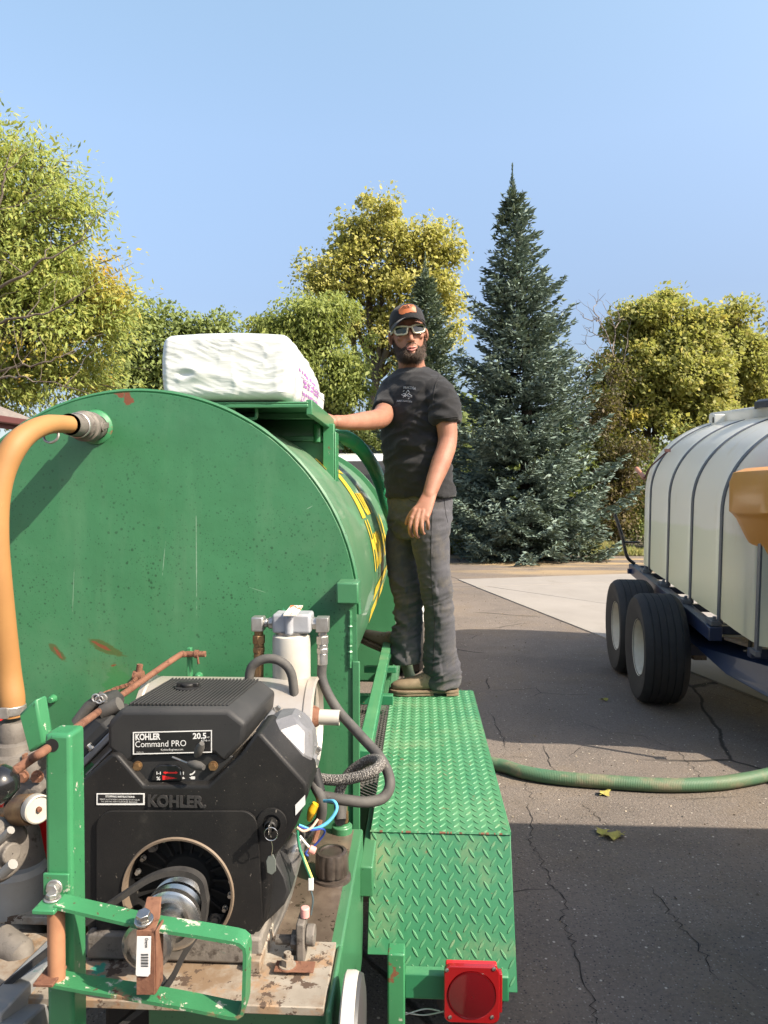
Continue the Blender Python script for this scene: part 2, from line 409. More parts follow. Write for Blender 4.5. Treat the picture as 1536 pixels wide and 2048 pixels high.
# ------------------------------------------------------------------ ground
def mat_asphalt():
    s = MB('old_asphalt')
    c = s.mix(s.rng(s.noise(.35, 6, .6), .35, .7), (.138, .116, .099), (.188, .156, .130))
    c = s.mix(s.rng(s.noise(1.3, 7, .65), .5, .75), c, (.225, .170, .115))
    c = s.mix(s.math('MULTIPLY', s.rng(s.noise(.22, 6, .7, (1, 1.8, 1)), .50, .64), .55), c, (.088, .076, .067))
    c = s.mix(s.math('MULTIPLY', s.rng(s.noise(2.6, 6, .7), .45, .7), .5), c, (.085, .075, .066))
    c = s.mix(s.math('MULTIPLY', s.rng(s.noise(42, 5, .75), .50, .66), .55), c, (.085, .074, .065)); c = s.mix(s.math('MULTIPLY', s.rng(s.noise(75, 4, .8), .56, .68), .6), c, (.31, .26, .21))
    st = s.vor(95); sr = s.n('ShaderNodeTexVoronoi', i_Scale=95.0); s.l(s.co(), sr.inputs['Vector'])
    hs = s.n('ShaderNodeSeparateColor'); s.l(sr.outputs['Color'], hs.inputs[0])
    c = s.mix(s.math('MULTIPLY', s.rng(hs.outputs[0], .55, .95), s.rng(st, .35, .2)), c, (.30, .275, .24))
    c = s.mix(s.math('MULTIPLY', s.rng(hs.outputs[1], .6, .95), s.rng(st, .4, .25)), c, (.045, .043, .042))
    big = s.n('ShaderNodeTexVoronoi', i_Scale=24.0); s.l(s.co(), big.inputs['Vector'])
    hb = s.n('ShaderNodeSeparateColor'); s.l(big.outputs['Color'], hb.inputs[0])
    c = s.mix(s.math('MULTIPLY', s.rng(hb.outputs[0], .70, .72), s.rng(big.outputs['Distance'], .15, .09)), c, (.48, .43, .36))
    # cracks
    wob = s.n('ShaderNodeTexNoise', i_Vector=s.co(), i_Scale=2.2, i_Detail=6.0); vm = s.n('ShaderNodeMix', data_type='VECTOR')
    vm.inputs[0].default_value = .12; s.l(s.co(), vm.inputs[4]); s.l(wob.outputs['Color'], vm.inputs[5])
    e1 = s.vor(.42, feature='DISTANCE_TO_EDGE', vec=vm.outputs[1]); e2 = s.vor(1.9, feature='DISTANCE_TO_EDGE', vec=vm.outputs[1])
    w = s.math('MULTIPLY', s.noise(4, 3), .0035)
    k1 = s.math('MULTIPLY', s.rng(s.math('SUBTRACT', e1, w), .0006, .0042, 1, 0), s.rng(s.noise(.5, 2), .44, .50))
    k2 = s.math('MULTIPLY', s.rng(s.math('SUBTRACT', e2, w), .0005, .005, 1, 0), s.rng(s.noise(.9, 2), .56, .62))
    k = s.math('MAXIMUM', k1, k2)
    c = s.mix(s.math('MULTIPLY', k, .92), c, (.022, .019, .016))
    # band of fallen dry leaves and sand at the far edge
    y = s.sep()[1]
    band = s.math('MULTIPLY', s.rng(y, 13.5, 17.5), s.rng(s.noise(.55, 5, .65, (.35, 1.6, 1)), .50, .60))
    c = s.mix(s.math('MULTIPLY', band, .75), c, (.42, .30, .15))
    h = s.math('SUBTRACT', s.math('ADD', s.noise(140, 4, .7), s.math('MULTIPLY', st, .8)), s.math('MULTIPLY', k, 2.0))
    return s.done(Base_Color=c, Roughness=.88, Normal=s.bump(h, .55, .006), Specular_IOR_Level=.3)
def mat_concrete():
    s = MB('pale_concrete')
    c = s.mix(s.rng(s.noise(.8, 7, .65), .35, .7), (.235, .215, .193), (.275, .253, .226))
    c = s.mix(s.math('MULTIPLY', s.rng(s.noise(3.4, 7, .7, (1, .35, 1)), .5, .72), .6), c, (.22, .20, .175))
    c = s.mix(s.rng(s.noise(1.7, 8, .75), .60, .72), c, (.19, .17, .142))
    c = s.mix(s.rng(s.noise(60, 4, .7), .62, .75), c, (.32, .29, .25))
    return s.done(Base_Color=c, Roughness=.85, Normal=s.bump(s.noise(150, 5, .7), .3, .004))
M['asphalt'] = mat_asphalt(); M['concrete'] = mat_concrete()
M['soil'] = surf('dry_soil', (.115, .085, .055), .95, var=(1.2, (.07, .075, .03)), spots=[('n', 14, .55, .7, (.22, .17, .09), .95)], bump=(30, .8, .02))

g = G(); n = 14
vs = [(-320 + 640 * i / n, -320 + 640 * j / n, -.012) for j in range(n + 1) for i in range(n + 1)]
g.add(vs, [(j * (n + 1) + i, j * (n + 1) + i + 1, (j + 1) * (n + 1) + i + 1, (j + 1) * (n + 1) + i) for j in range(n) for i in range(n)])
tag(g.build('ground', M['soil'], smooth=0, fix=False), kind='structure')
# driveway, with a gently wandering far edge
edge = [(-30, 21.5)]
for i in range(40):
    x = -28 + i * 1.6; edge.append((x, 20.4 - .062 * x + .18 * mnoise.noise(Vector((x * .7, 3, 0))) + (-.012 * (x - 6) ** 2 if x > 6 else 0)))
pts = [(-30, -18)] + edge + [(36, -18)]
pts = [p for p in pts if p[1] > -19]
g = G(); g.prism([Vector((x, y, 0)) for x, y in pts], (0, 0, -.008))
tag(g.build('driveway', M['asphalt'], smooth=0), kind='structure')
drv = bpy.data.objects['driveway']
M['crack'] = surf('open_crack', (.020, .017, .015), .95)
for path in ([(1052, 1600), (1062, 1650), (1066, 1690), (1084, 1722), (1098, 1760), (1128, 1802), (1127, 1850), (1150, 1900), (1178, 2000), (1200, 2060)], [(1348, 1498), (1372, 1520), (1392, 1542), (1404, 1572)],
             [(1084, 1488), (1098, 1520), (1112, 1546)], [(1158, 1606), (1182, 1622), (1206, 1642), (1218, 1650)], [(1296, 1770), (1340, 1826), (1362, 1850), (1402, 1902), (1440, 1960)], [(1052, 1560), (1060, 1590), (1070, 1602)],
             [(1150, 1440), (1210, 1462), (1290, 1474), (1352, 1500)], [(975, 1420), (1002, 1470), (1010, 1500)]):
    q = smooth_path([PG(x, y, .003) for x, y in path], 7); lft, rgt_ = [], []
    for i, p in enumerate(q):
        t_ = (q[min(i + 1, len(q) - 1)] - q[max(i - 1, 0)]).normalized(); s_ = V(-t_.y, t_.x, 0); e_ = min(1, i / 3, (len(q) - 1 - i) / 3)
        p = p + s_ * rng.normal() * .010; w_ = (.0007 + .0019 * rng.random()) * (.15 + e_); lft.append(p + s_ * w_); rgt_.append(p - s_ * w_)
    g = G(); k_ = len(q); g.add(lft + rgt_, [(i, i + 1, k_ + i + 1, k_ + i) for i in range(k_ - 1)]); g.build('crack', M['crack'], drv, smooth=0)
# concrete pad in slabs
root = bpy.data.objects.new('concrete_pad', None); COL.objects.link(root); root.location = (5, 9, 0); OFF[root.name] = Vector((5, 9, 0)); tag(root, kind='structure')
slabs = [[(.715, 14.3), (13, 18.4), (13, 16.9), (1.2, 13.25), (.98, 13.2)],
         [(1.2, 13.22), (13, 16.87), (13, 9.4), (6.4, 6.65)],
         [(.98, 13.17), (1.19, 13.2), (5.2, 8.19), (2.2, 8.19)],
         [(2.2, 8.17), (5.22, 8.17), (6.38, 6.62), (9.2, 3.12), (3.43, 3.12)],
         [(6.42, 6.63), (13, 9.36), (13, 3.12), (9.22, 3.12)],
         [(3.44, 3.10), (13, 3.10), (13, -3), (4.9, -3)]]
for s_ in slabs:
    c = sum((Vector((*p, 0)) for p in s_), Vector()) / len(s_)
    g = G(); pp = [Vector((*p, .014)) for p in s_]; pp = [p + (c - p).normalized() * .006 * Vector((1, 1, 0)).length for p in pp]
    for p in pp: p.z = .014
    g.prism(pp, (0, 0, -.05)); g.build('concrete_slab', M['concrete'], root, bevel=.004, smooth=0)

# ------------------------------------------------------------------ foliage
def leafmat(name, stops, trans=.38, clump=None, gloss=.25):
    """leaf colours picked per leaf; clump=(scale, colour, lo, hi): part of the crown turned another colour"""
    s = MB(name); gi = s.n('ShaderNodeNewGeometry').outputs['Random Per Island']
    cr = s.n('ShaderNodeValToRGB'); s.l(gi, cr.inputs[0]); e = cr.color_ramp.elements
    while len(e) < len(stops): e.new(.5)
    for i, (p, c) in enumerate(stops): e[i].position = p; e[i].color = (*c, 1)
    c = cr.outputs[0] if 'shrub' in name else s.mix(.40 if 'yellow' in name else .31, cr.outputs[0], (.60, .54, .21) if 'yellow' in name else ((.56, .54, .23) if 'gold' in name else (.44, .50, .185)))
    if name.endswith('needles'): c = s.mix(.30, cr.outputs[0], (.30, .38, .34))
    if clump:
        for (sc, cc, lo, hi) in clump: c = s.mix(s.rng(s.noise(sc, 4, .6), lo, hi), c, cc)
    d = s.n('ShaderNodeBsdfPrincipled', i_Roughness=.55); s.l(c, d.inputs['Base Color']); d.inputs['Specular IOR Level'].default_value = gloss
    t = s.n('ShaderNodeBsdfTranslucent'); s.l(s.mix(.35, c, (.42, .46, .06)), t.inputs[0])
    m = s.n('ShaderNodeMixShader'); m.inputs[0].default_value = trans; s.l(d.outputs[0], m.inputs[1]); s.l(t.outputs[0], m.inputs[2])
    s.l(m.outputs[0], s.out.inputs[0]); return s.m
M['bark'] = surf('grey_brown_bark', (.085, .066, .050), .9, var=(9, (.14, .115, .09)), bump=(35, .9, .02))
M['spruce_bark'] = surf('dark_spruce_bark', (.028, .022, .017), .95, var=(9, (.045, .036, .028)))
M['dead_bark'] = surf('pale_dead_bark', (.23, .20, .175), .9, var=(9, (.16, .13, .11)))
M['ash_leaf'] = leafmat('ash_leaves', [(0, (.13, .19, .034)), (.35, (.20, .265, .048)), (.7, (.29, .32, .065)), (1, (.38, .34, .075))], .46,
                        [(.45, (.46, .33, .05), .56, .66), (.9, (.50, .26, .04), .66, .74)])
M['yellow_leaf'] = leafmat('yellowing_leaves', [(0, (.19, .22, .045)), (.4, (.30, .32, .07)), (.75, (.40, .38, .09)), (1, (.48, .40, .10))], .45,
                        [(.4, (.19, .22, .05), .54, .68)])
M['olive_leaf'] = leafmat('olive_leaves', [(0, (.095, .14, .026)), (.5, (.17, .22, .042)), (1, (.27, .29, .06))], .45, [(.5, (.34, .29, .06), .58, .7)])
M['dark_leaf'] = leafmat('dark_green_leaves', [(0, (.042, .074, .020)), (.5, (.072, .118, .030)), (1, (.12, .165, .042))], .34)
M['right_leaf'] = leafmat('green_gold_leaves', [(0, (.11, .145, .030)), (.45, (.18, .215, .042)), (.8, (.28, .27, .056)), (1, (.40, .32, .075))], .45,
                        [(.45, (.42, .31, .065), .58, .70)])
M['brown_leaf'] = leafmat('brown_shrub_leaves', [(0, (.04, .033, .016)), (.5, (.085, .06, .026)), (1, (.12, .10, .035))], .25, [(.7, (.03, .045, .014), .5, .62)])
M['spruce'] = leafmat('blue_spruce_needles', [(0, (.060, .096, .076)), (.4, (.098, .148, .116)), (.8, (.150, .205, .160)), (1, (.20, .255, .20))], .12, [(.9, (.075, .10, .055), .55, .7)])
M['spruce2'] = leafmat('green_spruce_needles', [(0, (.050, .080, .042)), (.5, (.085, .125, .062)), (1, (.15, .19, .085))], .12)
M['dry_grass'] = leafmat('dry_weeds', [(0, (.10, .12, .03)), (.4, (.20, .19, .07)), (.7, (.34, .25, .12)), (1, (.42, .31, .17))], .35)

def unit(v): return v / np.maximum(np.linalg.norm(v, axis=-1, keepdims=True), 1e-9)
SUNV = np.array(sdir)
def leaf_quads(c, a, L, Wd, face=None):
    """diamond leaves: centres c, axes a, lengths L, widths Wd"""
    n = len(c); a = unit(a); q = unit(np.cross(a, rng.normal(size=(n, 3)) if face is None else face))
    nn = np.cross(a, q)
    L = np.asarray(L).reshape(-1, 1); Wd = np.asarray(Wd).reshape(-1, 1)
    v = np.stack([c - a * L * .5, c + q * Wd * .5 - a * L * .05 + nn * Wd * .12, c + a * L * .5, c - q * Wd * .5 - a * L * .05 + nn * Wd * .12], 1).reshape(-1, 3)
    return v, np.arange(n * 4).reshape(n, 4)
def branch_path(a, b, wob, n=6, sag=0.0):
    a = np.array(a, float); b = np.array(b, float); t = np.linspace(0, 1, n)[:, None]
    p = a + (b - a) * t; off = rng.normal(size=(n, 3)) * wob * np.linalg.norm(b - a)
    off[0] = 0; off[-1] = 0; p = p + off; p[:, 2] += sag * np.linalg.norm(b - a) * np.sin(t[:, 0] * math.pi)
    return [Vector(x) for x in p]
def tree(name, label, base, fork, lobes, leafm, leaf=(.10, .045), per=150, clump=.42, bark='bark', r0=.16, group=None, droop=.35, shell=.55, twig_r=.012, cat='tree', boughs=()):
    """lobes: (centre, radii, clump count). Each clump is the end of a twig with its own leaves"""
    base = Vector(base); fork = Vector(fork)
    t = thing(name, label, cat, base, group)
    gb = G(); trunk = branch_path(base, fork, .015, 6); gb.rings(trunk, list(np.linspace(r0 * 1.25, r0 * .8, len(trunk))), 9)
    LC, LA = [], []
    for c, rad, k in lobes:
        c = np.array(c, float); rad = np.array(rad, float)
        start = trunk[-1] if c[2] > fork.z else trunk[-2]
        end = Vector(c); limb = smooth_path(branch_path(start, end, .05, 5, .06), 3)
        gb.rings(limb, list(np.linspace(r0 * .62, r0 * .16, len(limb))), 6)
        k = max(4, int(k * .80)); u = unit(rng.normal(size=(k, 3))); rr = (shell + (1 - shell) * rng.random(k)) ** .8 * 1.04; far = rng.random(k) < .16; rr = np.where(far, rng.uniform(1.08, 1.32, k), rr)
        pc = c + u * rr[:, None] * rad
        pc += rng.normal(size=(k, 3)) * .06 * rad
        pc[:, 2] = np.maximum(pc[:, 2], .15)
        for p in pc:
            i = int(rng.integers(len(limb) // 2, len(limb)))
            q = branch_path(limb[i], p, .06, 4, .05); gb.rings(q, list(np.linspace(r0 * .11 + twig_r * .4, twig_r * .5, 4)), 4, caps=False)
        m = (1.4 * per * rng.uniform(.45, 1.45, k) * np.where(far, .40, 1.05)).astype(int)
        idx = np.repeat(np.arange(k), m); N = len(idx)
        s_ = rng.normal(size=(N, 3)); s_ /= np.maximum(1, np.linalg.norm(s_, axis=1, keepdims=True) / 1.9); size = 1.22 * clump * rng.uniform(.55, 1.4, k)
        off = s_ * (size[idx] * .5)[:, None] * np.array([1, 1, .72])
        LC.append(pc[idx] + off)
        out = unit(off + .5 * u[idx] * size[idx][:, None]); LA.append(out * .7 + rng.normal(size=(N, 3)) * .55 + np.array([0, 0, -droop]))
    for q, r_a in boughs:                                    # long boughs that show through the leaves
        q = smooth_path([Vector(p) for p in q], 6); gb.rings([p + V(*rng.normal(size=3)) * .02 for p in q], list(np.linspace(r_a, r_a * .22, len(q))), 6)
        for p in q[3:-1:3]: gb.rings(branch_path(p, p + V(rng.normal() * .4 + .2, rng.normal() * .3, rng.uniform(.2, .8)), .06, 4), [r_a * .35, r_a * .25, r_a * .18, r_a * .1], 4, caps=False)
    gb.build('trunk', M[bark], t, smooth=60, fix=False)
    c = np.concatenate(LC); a = np.concatenate(LA); N = len(c); k = np.clip(rng.lognormal(-.05, .34, N), .4, 1.7)
    k *= .84; v, f = leaf_quads(c, a, leaf[0] * k, leaf[1] * k, SUNV * .9 + np.array([0, 0, .35]) + rng.normal(size=(N, 3)) * .55)
    o = fast_mesh('crown', v, f, M[leafm], t)
    return t
def L(px, py, Y, rx, ry=None, rz=None, k=20):
    """a crown lobe: centre at a pixel on plane Y, radii in pixels"""
    s_ = Y / F; ry = rx if ry is None else ry; rz = ry if rz is None else rz
    return (P(px, py, Y), (rx * s_, rz * s_, ry * s_), k)

def spruce(name, label, base, H, Rm, mat, group=None, seed=1, low=.25, lean=0):
    r = np.random.default_rng(seed); base = Vector(base); t = thing(name, label, 'spruce tree', base, group)
    gb = G(); gb.rings([base, base + V(0, 0, H * .5), base + V(lean, 0, H * .985)], [Rm * .07, Rm * .045, .012], 8)
    C, A, Ls = [], [], []; gt = []
    h = low
    while h < H * .93:
        u = h / H; n = max(5, int(10 - 4 * u)); a0 = r.uniform(0, 6.28)
        for i in range(n):
            az = a0 + 6.283 * i / n + r.normal() * .25
            tier = .86 + .22 * (1 - ((h * .95 + .3 * math.sin(az * 2 + seed)) % 1.0)); rad = tier * Rm * (1 - u) ** .90 * (1 - .40 * max(0, u - .62) / .38) * r.choice([r.uniform(.6, .8), r.uniform(.85, 1.15)]) + .05
            if u < .12: rad *= .80 + 1.6 * u
            up = .05 + .55 * u + r.normal() * .07; sag = .16 * (1 - u)
            nseg = max(3, int(rad / .13)); tt = np.linspace(0, 1, nseg + 1)[1:]
            d = np.array([math.cos(az), math.sin(az), 0.0]); side = np.array([-d[1], d[0], 0.0])
            z = up * rad * tt - sag * rad * np.sin(tt * 2.6) + .10 * rad * tt ** 3
            pts = np.array(base) + np.array([lean * u, 0, h]) + d * (rad * tt)[:, None] + np.array([0, 0, 1.0]) * z[:, None]
            if rad > .5: gt.append([Vector(base) + Vector((lean * u, 0, h))] + [Vector(p) for p in pts[::3]])
            for j in range(nseg):
                if tt[j] < .12: continue
                w = (.16 + .36 * rad * (1 - tt[j]) ** .8 * (.4 + .6 * min(1, tt[j] * 2.2))) * r.uniform(.7, 1.2)
                for sg in (-1, 1):
                    m = max(1, int(w / .062)); q = (np.arange(m) + .6) / m
                    tw = side * sg * .80 + d * .62 + np.array([0, 0, .10 - .25 * (1 - u)]); tw /= np.linalg.norm(tw)
                    c = pts[j] + tw * (w * q)[:, None]; c[:, 2] -= .10 * w * q ** 2
                    C.append(c + r.normal(size=c.shape) * .02); A.append(tw + r.normal(size=c.shape) * .30 + np.array([0, 0, .12])); Ls.append(np.full(m, .165) * r.uniform(.7, 1.2, m))
                    # shoots hanging or standing off the twig
                    c2 = c + r.normal(size=c.shape) * .035; C.append(c2); A.append(tw * .6 + d * .5 + r.normal(size=c.shape) * .45 + np.array([0, 0, .22])); Ls.append(np.full(m, .14) * r.uniform(.7, 1.2, m))
            C.append(pts[-1:] + d * .05); A.append((d + np.array([0, 0, up + .25]))[None]); Ls.append(np.array([.24]))
        h += (.165 + .085 * (1 - u)) * r.uniform(.8, 1.25) * (H / 10) ** .5
    top = np.array(base) + np.array([lean, 0, H])
    k = 260; zz = 1.15 * r.random(k) ** .75; az = r.uniform(0, 6.283, k); ro = zz * .26 * r.random(k) ** .6; dv = np.stack([np.cos(az), np.sin(az), np.zeros(k)], 1); C.append(top - np.array([0, 0, 1]) * zz[:, None] + dv * ro[:, None]); A.append(dv * (.35 + .5 * zz)[:, None] + r.normal(size=(k, 3)) * .25 + np.array([0, 0, .75])); Ls.append(.10 + .06 * zz)
    k = 14; zz = r.uniform(-.10, .22, k); C.append(top + np.array([0, 0, 1]) * zz[:, None]); A.append(r.normal(size=(k, 3)) * .22 + np.array([0, 0, 1.0])); Ls.append(np.linspace(.14, .09, k))
    for path in gt: gb.rings(path, list(np.linspace(.03, .006, len(path))), 4, caps=False)
    gb.build('trunk', M['spruce_bark'], t, smooth=60, fix=False)
    C = np.concatenate(C); A = unit(np.concatenate(A)); Ls = np.concatenate(Ls); n = len(C)
    vs, fs = [], []
    for kk in range(2):
        v, f = leaf_quads(C, A, Ls * 1.15, Ls * .36, SUNV * .7 + np.array([0, 0, .5]) + r.normal(size=(n, 3)) * .6); vs.append(v); fs.append(f + kk * n * 4)
    v = np.concatenate(vs); f = np.concatenate(fs)
    fast_mesh('crown', v, f, M[mat], t)
    return t, n

# left: tall ash reaching in from the side, turning yellow
Y = 14
tree('ash_tree', 'tall ash tree with yellowing green leaves leaning in at the left edge', PG(-250, 1155), P(-200, 640, Y),
     [L(-40, 365, Y, 160, 110, 140, 60), L(30, 445, Y, 160, 100, 150, 75), L(70, 530, Y, 150, 90, 150, 70), L(110, 610, Y + .5, 150, 80, 150, 66), L(165, 590, Y, 90, 75, 110, 30),
      L(60, 680, Y, 190, 90, 170, 75), L(200, 660, Y, 70, 60, 90, 20), L(-60, 560, Y, 170, 160, 150, 60), L(-60, 760, Y, 190, 90, 160, 55), L(100, 760, Y + .8, 150, 60, 140, 46), L(0, 310, Y, 80, 50, 90, 20), L(85, 330, Y, 45, 40, 60, 10), L(150, 420, Y, 55, 45, 70, 12)],
     'ash_leaf', (.135, .046), 100, .46, r0=.2, droop=.5, shell=.35,
     boughs=[([P(-120, 640, 13), P(0, 575, 12.4), P(90, 520, 12.2), P(185, 470, 12.2)], .036), ([P(-120, 690, 13), P(0, 645, 12.3), P(100, 622, 12.2), P(165, 590, 12.2)], .03),
             ([P(-100, 790, 12.5), P(0, 740, 12.2), P(90, 725, 12), P(150, 700, 12)], .028), ([P(-100, 770, 12.4), P(0, 757, 12), P(80, 760, 11.9), P(180, 788, 11.9)], .026), ([P(-80, 500, 13), P(-5, 420, 12.5), P(12, 340, 12.4), P(8, 340, 12.4)], .03)])
# behind the left side: darker tree
Y = 27
tree('broadleaf_tree', 'dark green broadleaf tree behind the green tank and white sack', PG(345, 1080), P(350, 880, Y),
     [L(300, 680, Y, 75, 70, 80, 34), L(400, 690, Y, 60, 60, 70, 26), L(250, 760, Y, 90, 70, 90, 36), L(380, 770, Y, 110, 80, 90, 40), L(470, 720, Y, 60, 60, 70, 20), L(310, 840, Y, 150, 60, 90, 40)],
     'dark_leaf', (.19, .125), 150, .62, r0=.16, shell=.3)
# middle: pale olive tree left of the man
Y = 23
tree('willow_tree', 'drooping olive green tree between the white sack and the man', PG(690, 1090), P(672, 860, Y),
     [L(600, 670, Y, 72, 58, 70, 44), L(660, 720, Y, 70, 70, 70, 40), L(555, 690, Y, 40, 45, 50, 16), L(690, 800, Y, 55, 75, 60, 34), L(620, 780, Y, 80, 70, 70, 36), L(545, 650, Y, 24, 18, 30, 6), L(650, 620, Y, 55, 40, 50, 20), L(570, 800, Y, 90, 70, 80, 30)],
     'olive_leaf', (.17, .07), 150, .46, r0=.15, droop=.9, shell=.35)
# the tall yellow tree
Y = 29
tree('maple_tree', 'tall yellowing tree with open crown rising behind the capped man', PG(735, 1075), P(752, 760, Y),
     [L(745, 450, Y, 60, 46, 60, 34), L(735, 540, Y, 85, 70, 80, 52), L(660, 560, Y, 55, 50, 60, 24), L(800, 500, Y, 58, 50, 60, 26), L(865, 490, Y, 38, 48, 50, 22), L(885, 560, Y, 40, 55, 50, 26), L(800, 590, Y, 62, 70, 70, 32), L(640, 600, Y, 40, 40, 50, 14), L(720, 640, Y, 70, 50, 70, 22), L(800, 700, Y, 80, 70, 70, 30), L(690, 500, Y, 30, 30, 40, 10), L(890, 640, Y, 30, 60, 40, 14)],
     'yellow_leaf', (.18, .115), 110, .55, r0=.2, shell=.35)
# right side maples
Y = 25
tree('maple_tree', 'broad green and gold maple behind the white liquid tank', PG(1310, 1085), P(1312, 850, Y),
     [L(1330, 720, Y, 90, 70, 50, 40), L(1420, 740, Y, 60, 80, 50, 30), L(1305, 640, Y, 62, 50, 60, 36), L(1270, 720, Y, 70, 60, 70, 40), L(1360, 680, Y, 60, 60, 60, 34), L(1340, 760, Y, 90, 60, 80, 46), L(1240, 800, Y, 60, 60, 60, 28), L(1290, 860, Y, 90, 60, 80, 38), L(1390, 830, Y, 80, 70, 70, 38), L(1395, 640, Y, 24, 30, 30, 8), L(1330, 600, Y, 26, 20, 30, 6), L(1265, 640, Y, 35, 30, 30, 10)],
     'right_leaf', (.17, .115), 150, .47, r0=.15, shell=.35)
Y = 27
tree('maple_tree', 'narrower gold topped maple at the right beside the broad one', PG(1475, 1082), P(1475, 850, Y),
     [L(1465, 650, Y, 36, 44, 40, 22), L(1495, 700, Y, 45, 50, 50, 26), L(1450, 740, Y, 60, 60, 60, 34), L(1500, 780, Y, 55, 60, 60, 28), L(1440, 830, Y, 80, 60, 60, 34), L(1475, 618, Y, 14, 16, 20, 5), L(1425, 700, Y, 30, 35, 40, 10)],
     'right_leaf', (.17, .115), 150, .48, r0=.14, shell=.35)
Y = 30
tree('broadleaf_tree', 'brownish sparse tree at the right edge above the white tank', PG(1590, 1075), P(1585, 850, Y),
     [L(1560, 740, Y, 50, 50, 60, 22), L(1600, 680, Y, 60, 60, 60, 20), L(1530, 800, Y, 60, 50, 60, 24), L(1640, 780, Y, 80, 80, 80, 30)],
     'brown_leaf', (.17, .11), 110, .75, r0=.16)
# bare tree
Y = 24
t = thing('bare_tree', 'leafless grey dead tree poking out between blue spruce and maple', 'tree', PG(1240, 1088))
gb = G()
main = [PG(1240, 1088), P(1243, 900, Y), P(1236, 780, Y), P(1225, 700, Y), P(1205, 655, Y), P(1186, 632, Y)]
def wobble(path, amp=.05, sub=4):
    out = smooth_path(path, sub); return [p + V(rng.normal(), rng.normal(), rng.normal()) * amp for p in out]
gb.rings(wobble(main, .02), list(np.linspace(.035, .012, len(smooth_path(main, 4)))), 6)
for path in ([(1236, 780), (1215, 742), (1185, 728), (1150, 722)], [(1225, 700), (1228, 660), (1215, 622)], [(1205, 655), (1196, 640), (1170, 636), (1158, 628)], [(1215, 680), (1190, 668), (1172, 655)],
             [(1230, 730), (1200, 712), (1172, 690)], [(1228, 660), (1238, 640), (1236, 622)], [(1236, 780), (1250, 700), (1262, 640)], [(1196, 640), (1190, 618), (1193, 600)], [(1185, 728), (1168, 738), (1150, 742)], [(1243, 900), (1270, 820), (1300, 790)]):
    q = [P(x, y, Y + rng.normal() * .2) for x, y in path]; q = wobble(q, .03)
    gb.rings(q, list(np.linspace(.022, .007, len(q))), 5, caps=False)
    for k in range(5):
        i = int(rng.integers(1, len(q))); e = q[i] + V(rng.normal() * .3 - .15, rng.normal() * .2, abs(rng.normal()) * .3)
        gb.rings(branch_path(q[i], e, .08, 4), [.009, .008, .006, .004], 4, caps=False)
gb.build('trunk', M['dead_bark'], t, smooth=60, fix=False)

b = PG(1052, 1118); H = (989 - 335) * b.y / F + 1.65 - .30
spruce('blue_spruce', 'big blue spruce standing at the asphalt edge right of the man', b, H, 2.68, 'spruce', seed=3, low=.22, lean=(1018 - 1052) * b.y / F + .05)
b = PG(850, 1105); H = (989 - 522) * (b.y + 1) / F + 1.65
b.y += 1
spruce('green_spruce', 'smaller green spruce directly behind the man\'s head', b, H, 2.25, 'spruce2', seed=8, low=.3)

# shrubs and the far edge
def shrub(label, px, py0, Y, lobes, m, leaf=(.11, .07), per=120, clump=.5):
    return tree('shrub', label, PG(px, py0), P(px, py0 - 60, Y), lobes, m, leaf, per, clump, r0=.05, shell=.2, twig_r=.008, cat='shrub')
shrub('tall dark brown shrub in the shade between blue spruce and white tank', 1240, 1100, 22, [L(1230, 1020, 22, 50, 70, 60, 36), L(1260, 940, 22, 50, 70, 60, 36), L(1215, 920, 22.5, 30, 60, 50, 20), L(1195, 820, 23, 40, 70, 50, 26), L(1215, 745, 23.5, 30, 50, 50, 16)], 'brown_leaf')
shrub('dark shrub mass behind the white tank under the maples', 1400, 1095, 23, [L(1340, 960, 23, 80, 80, 70, 50), L(1440, 950, 23, 90, 80, 70, 50), L(1290, 1030, 23, 60, 60, 60, 34)], 'dark_leaf')
shrub('tangled shrub under the willow behind the hopper', 700, 1095, 25, [L(640, 900, 25, 110, 70, 70, 50), L(740, 880, 25, 80, 80, 70, 50), L(690, 1000, 25, 140, 80, 70, 60)], 'dark_leaf')
shrub('low green shrub beside the blue spruce behind the man\'s legs', 930, 1100, 21.3, [L(920, 1075, 21, 50, 25, 50, 26), L(960, 1085, 21, 60, 18, 40, 20)], 'olive_leaf', (.08, .05), 100, .4)
# far wood that closes the view under the crowns
N = 60000; x = rng.uniform(-1400, 2400, N); Y0 = rng.uniform(31, 38, N); top = 880 + 55 * np.sin(x * .011) + 40 * np.sin(x * .031 + 1)
c = np.zeros((N, 3)); c[:, 0] = (x - 841) * Y0 / F; c[:, 1] = Y0; zt = 1.65 + (989 - top) * 34 / F
c[:, 2] = rng.random(N) ** .8 * zt
v, f = leaf_quads(c, rng.normal(size=(N, 3)) + np.array([0, 0, -.3]), rng.uniform(.28, .5, N), rng.uniform(.2, .34, N))
tag(fast_mesh('far_woods', v, f, M['dark_leaf']), 'dark wood closing the view beneath the tree crowns', 'woods', kind='stuff')
# weeds along the edge
N = 15000; xx = rng.uniform(-6, 13, N); yy = 20.55 - .062 * xx + np.where(xx > 6, -.012 * (xx - 6) ** 2, 0) + np.abs(rng.normal(size=N)) * .55
hh = rng.uniform(.10, .42, N) * (.45 + .9 * (np.sin(xx * 1.7) * .5 + .5))
c = np.stack([xx, yy, hh * .45 - .01], 1); a = np.stack([rng.normal(size=N) * .35, rng.normal(size=N) * .35, np.ones(N)], 1)
v, f = leaf_quads(c, a, hh, rng.uniform(.012, .035, N))
tag(fast_mesh('weeds', v, f, M['dry_grass']), 'dry weeds and grass along the far asphalt edge', 'weeds', kind='stuff')
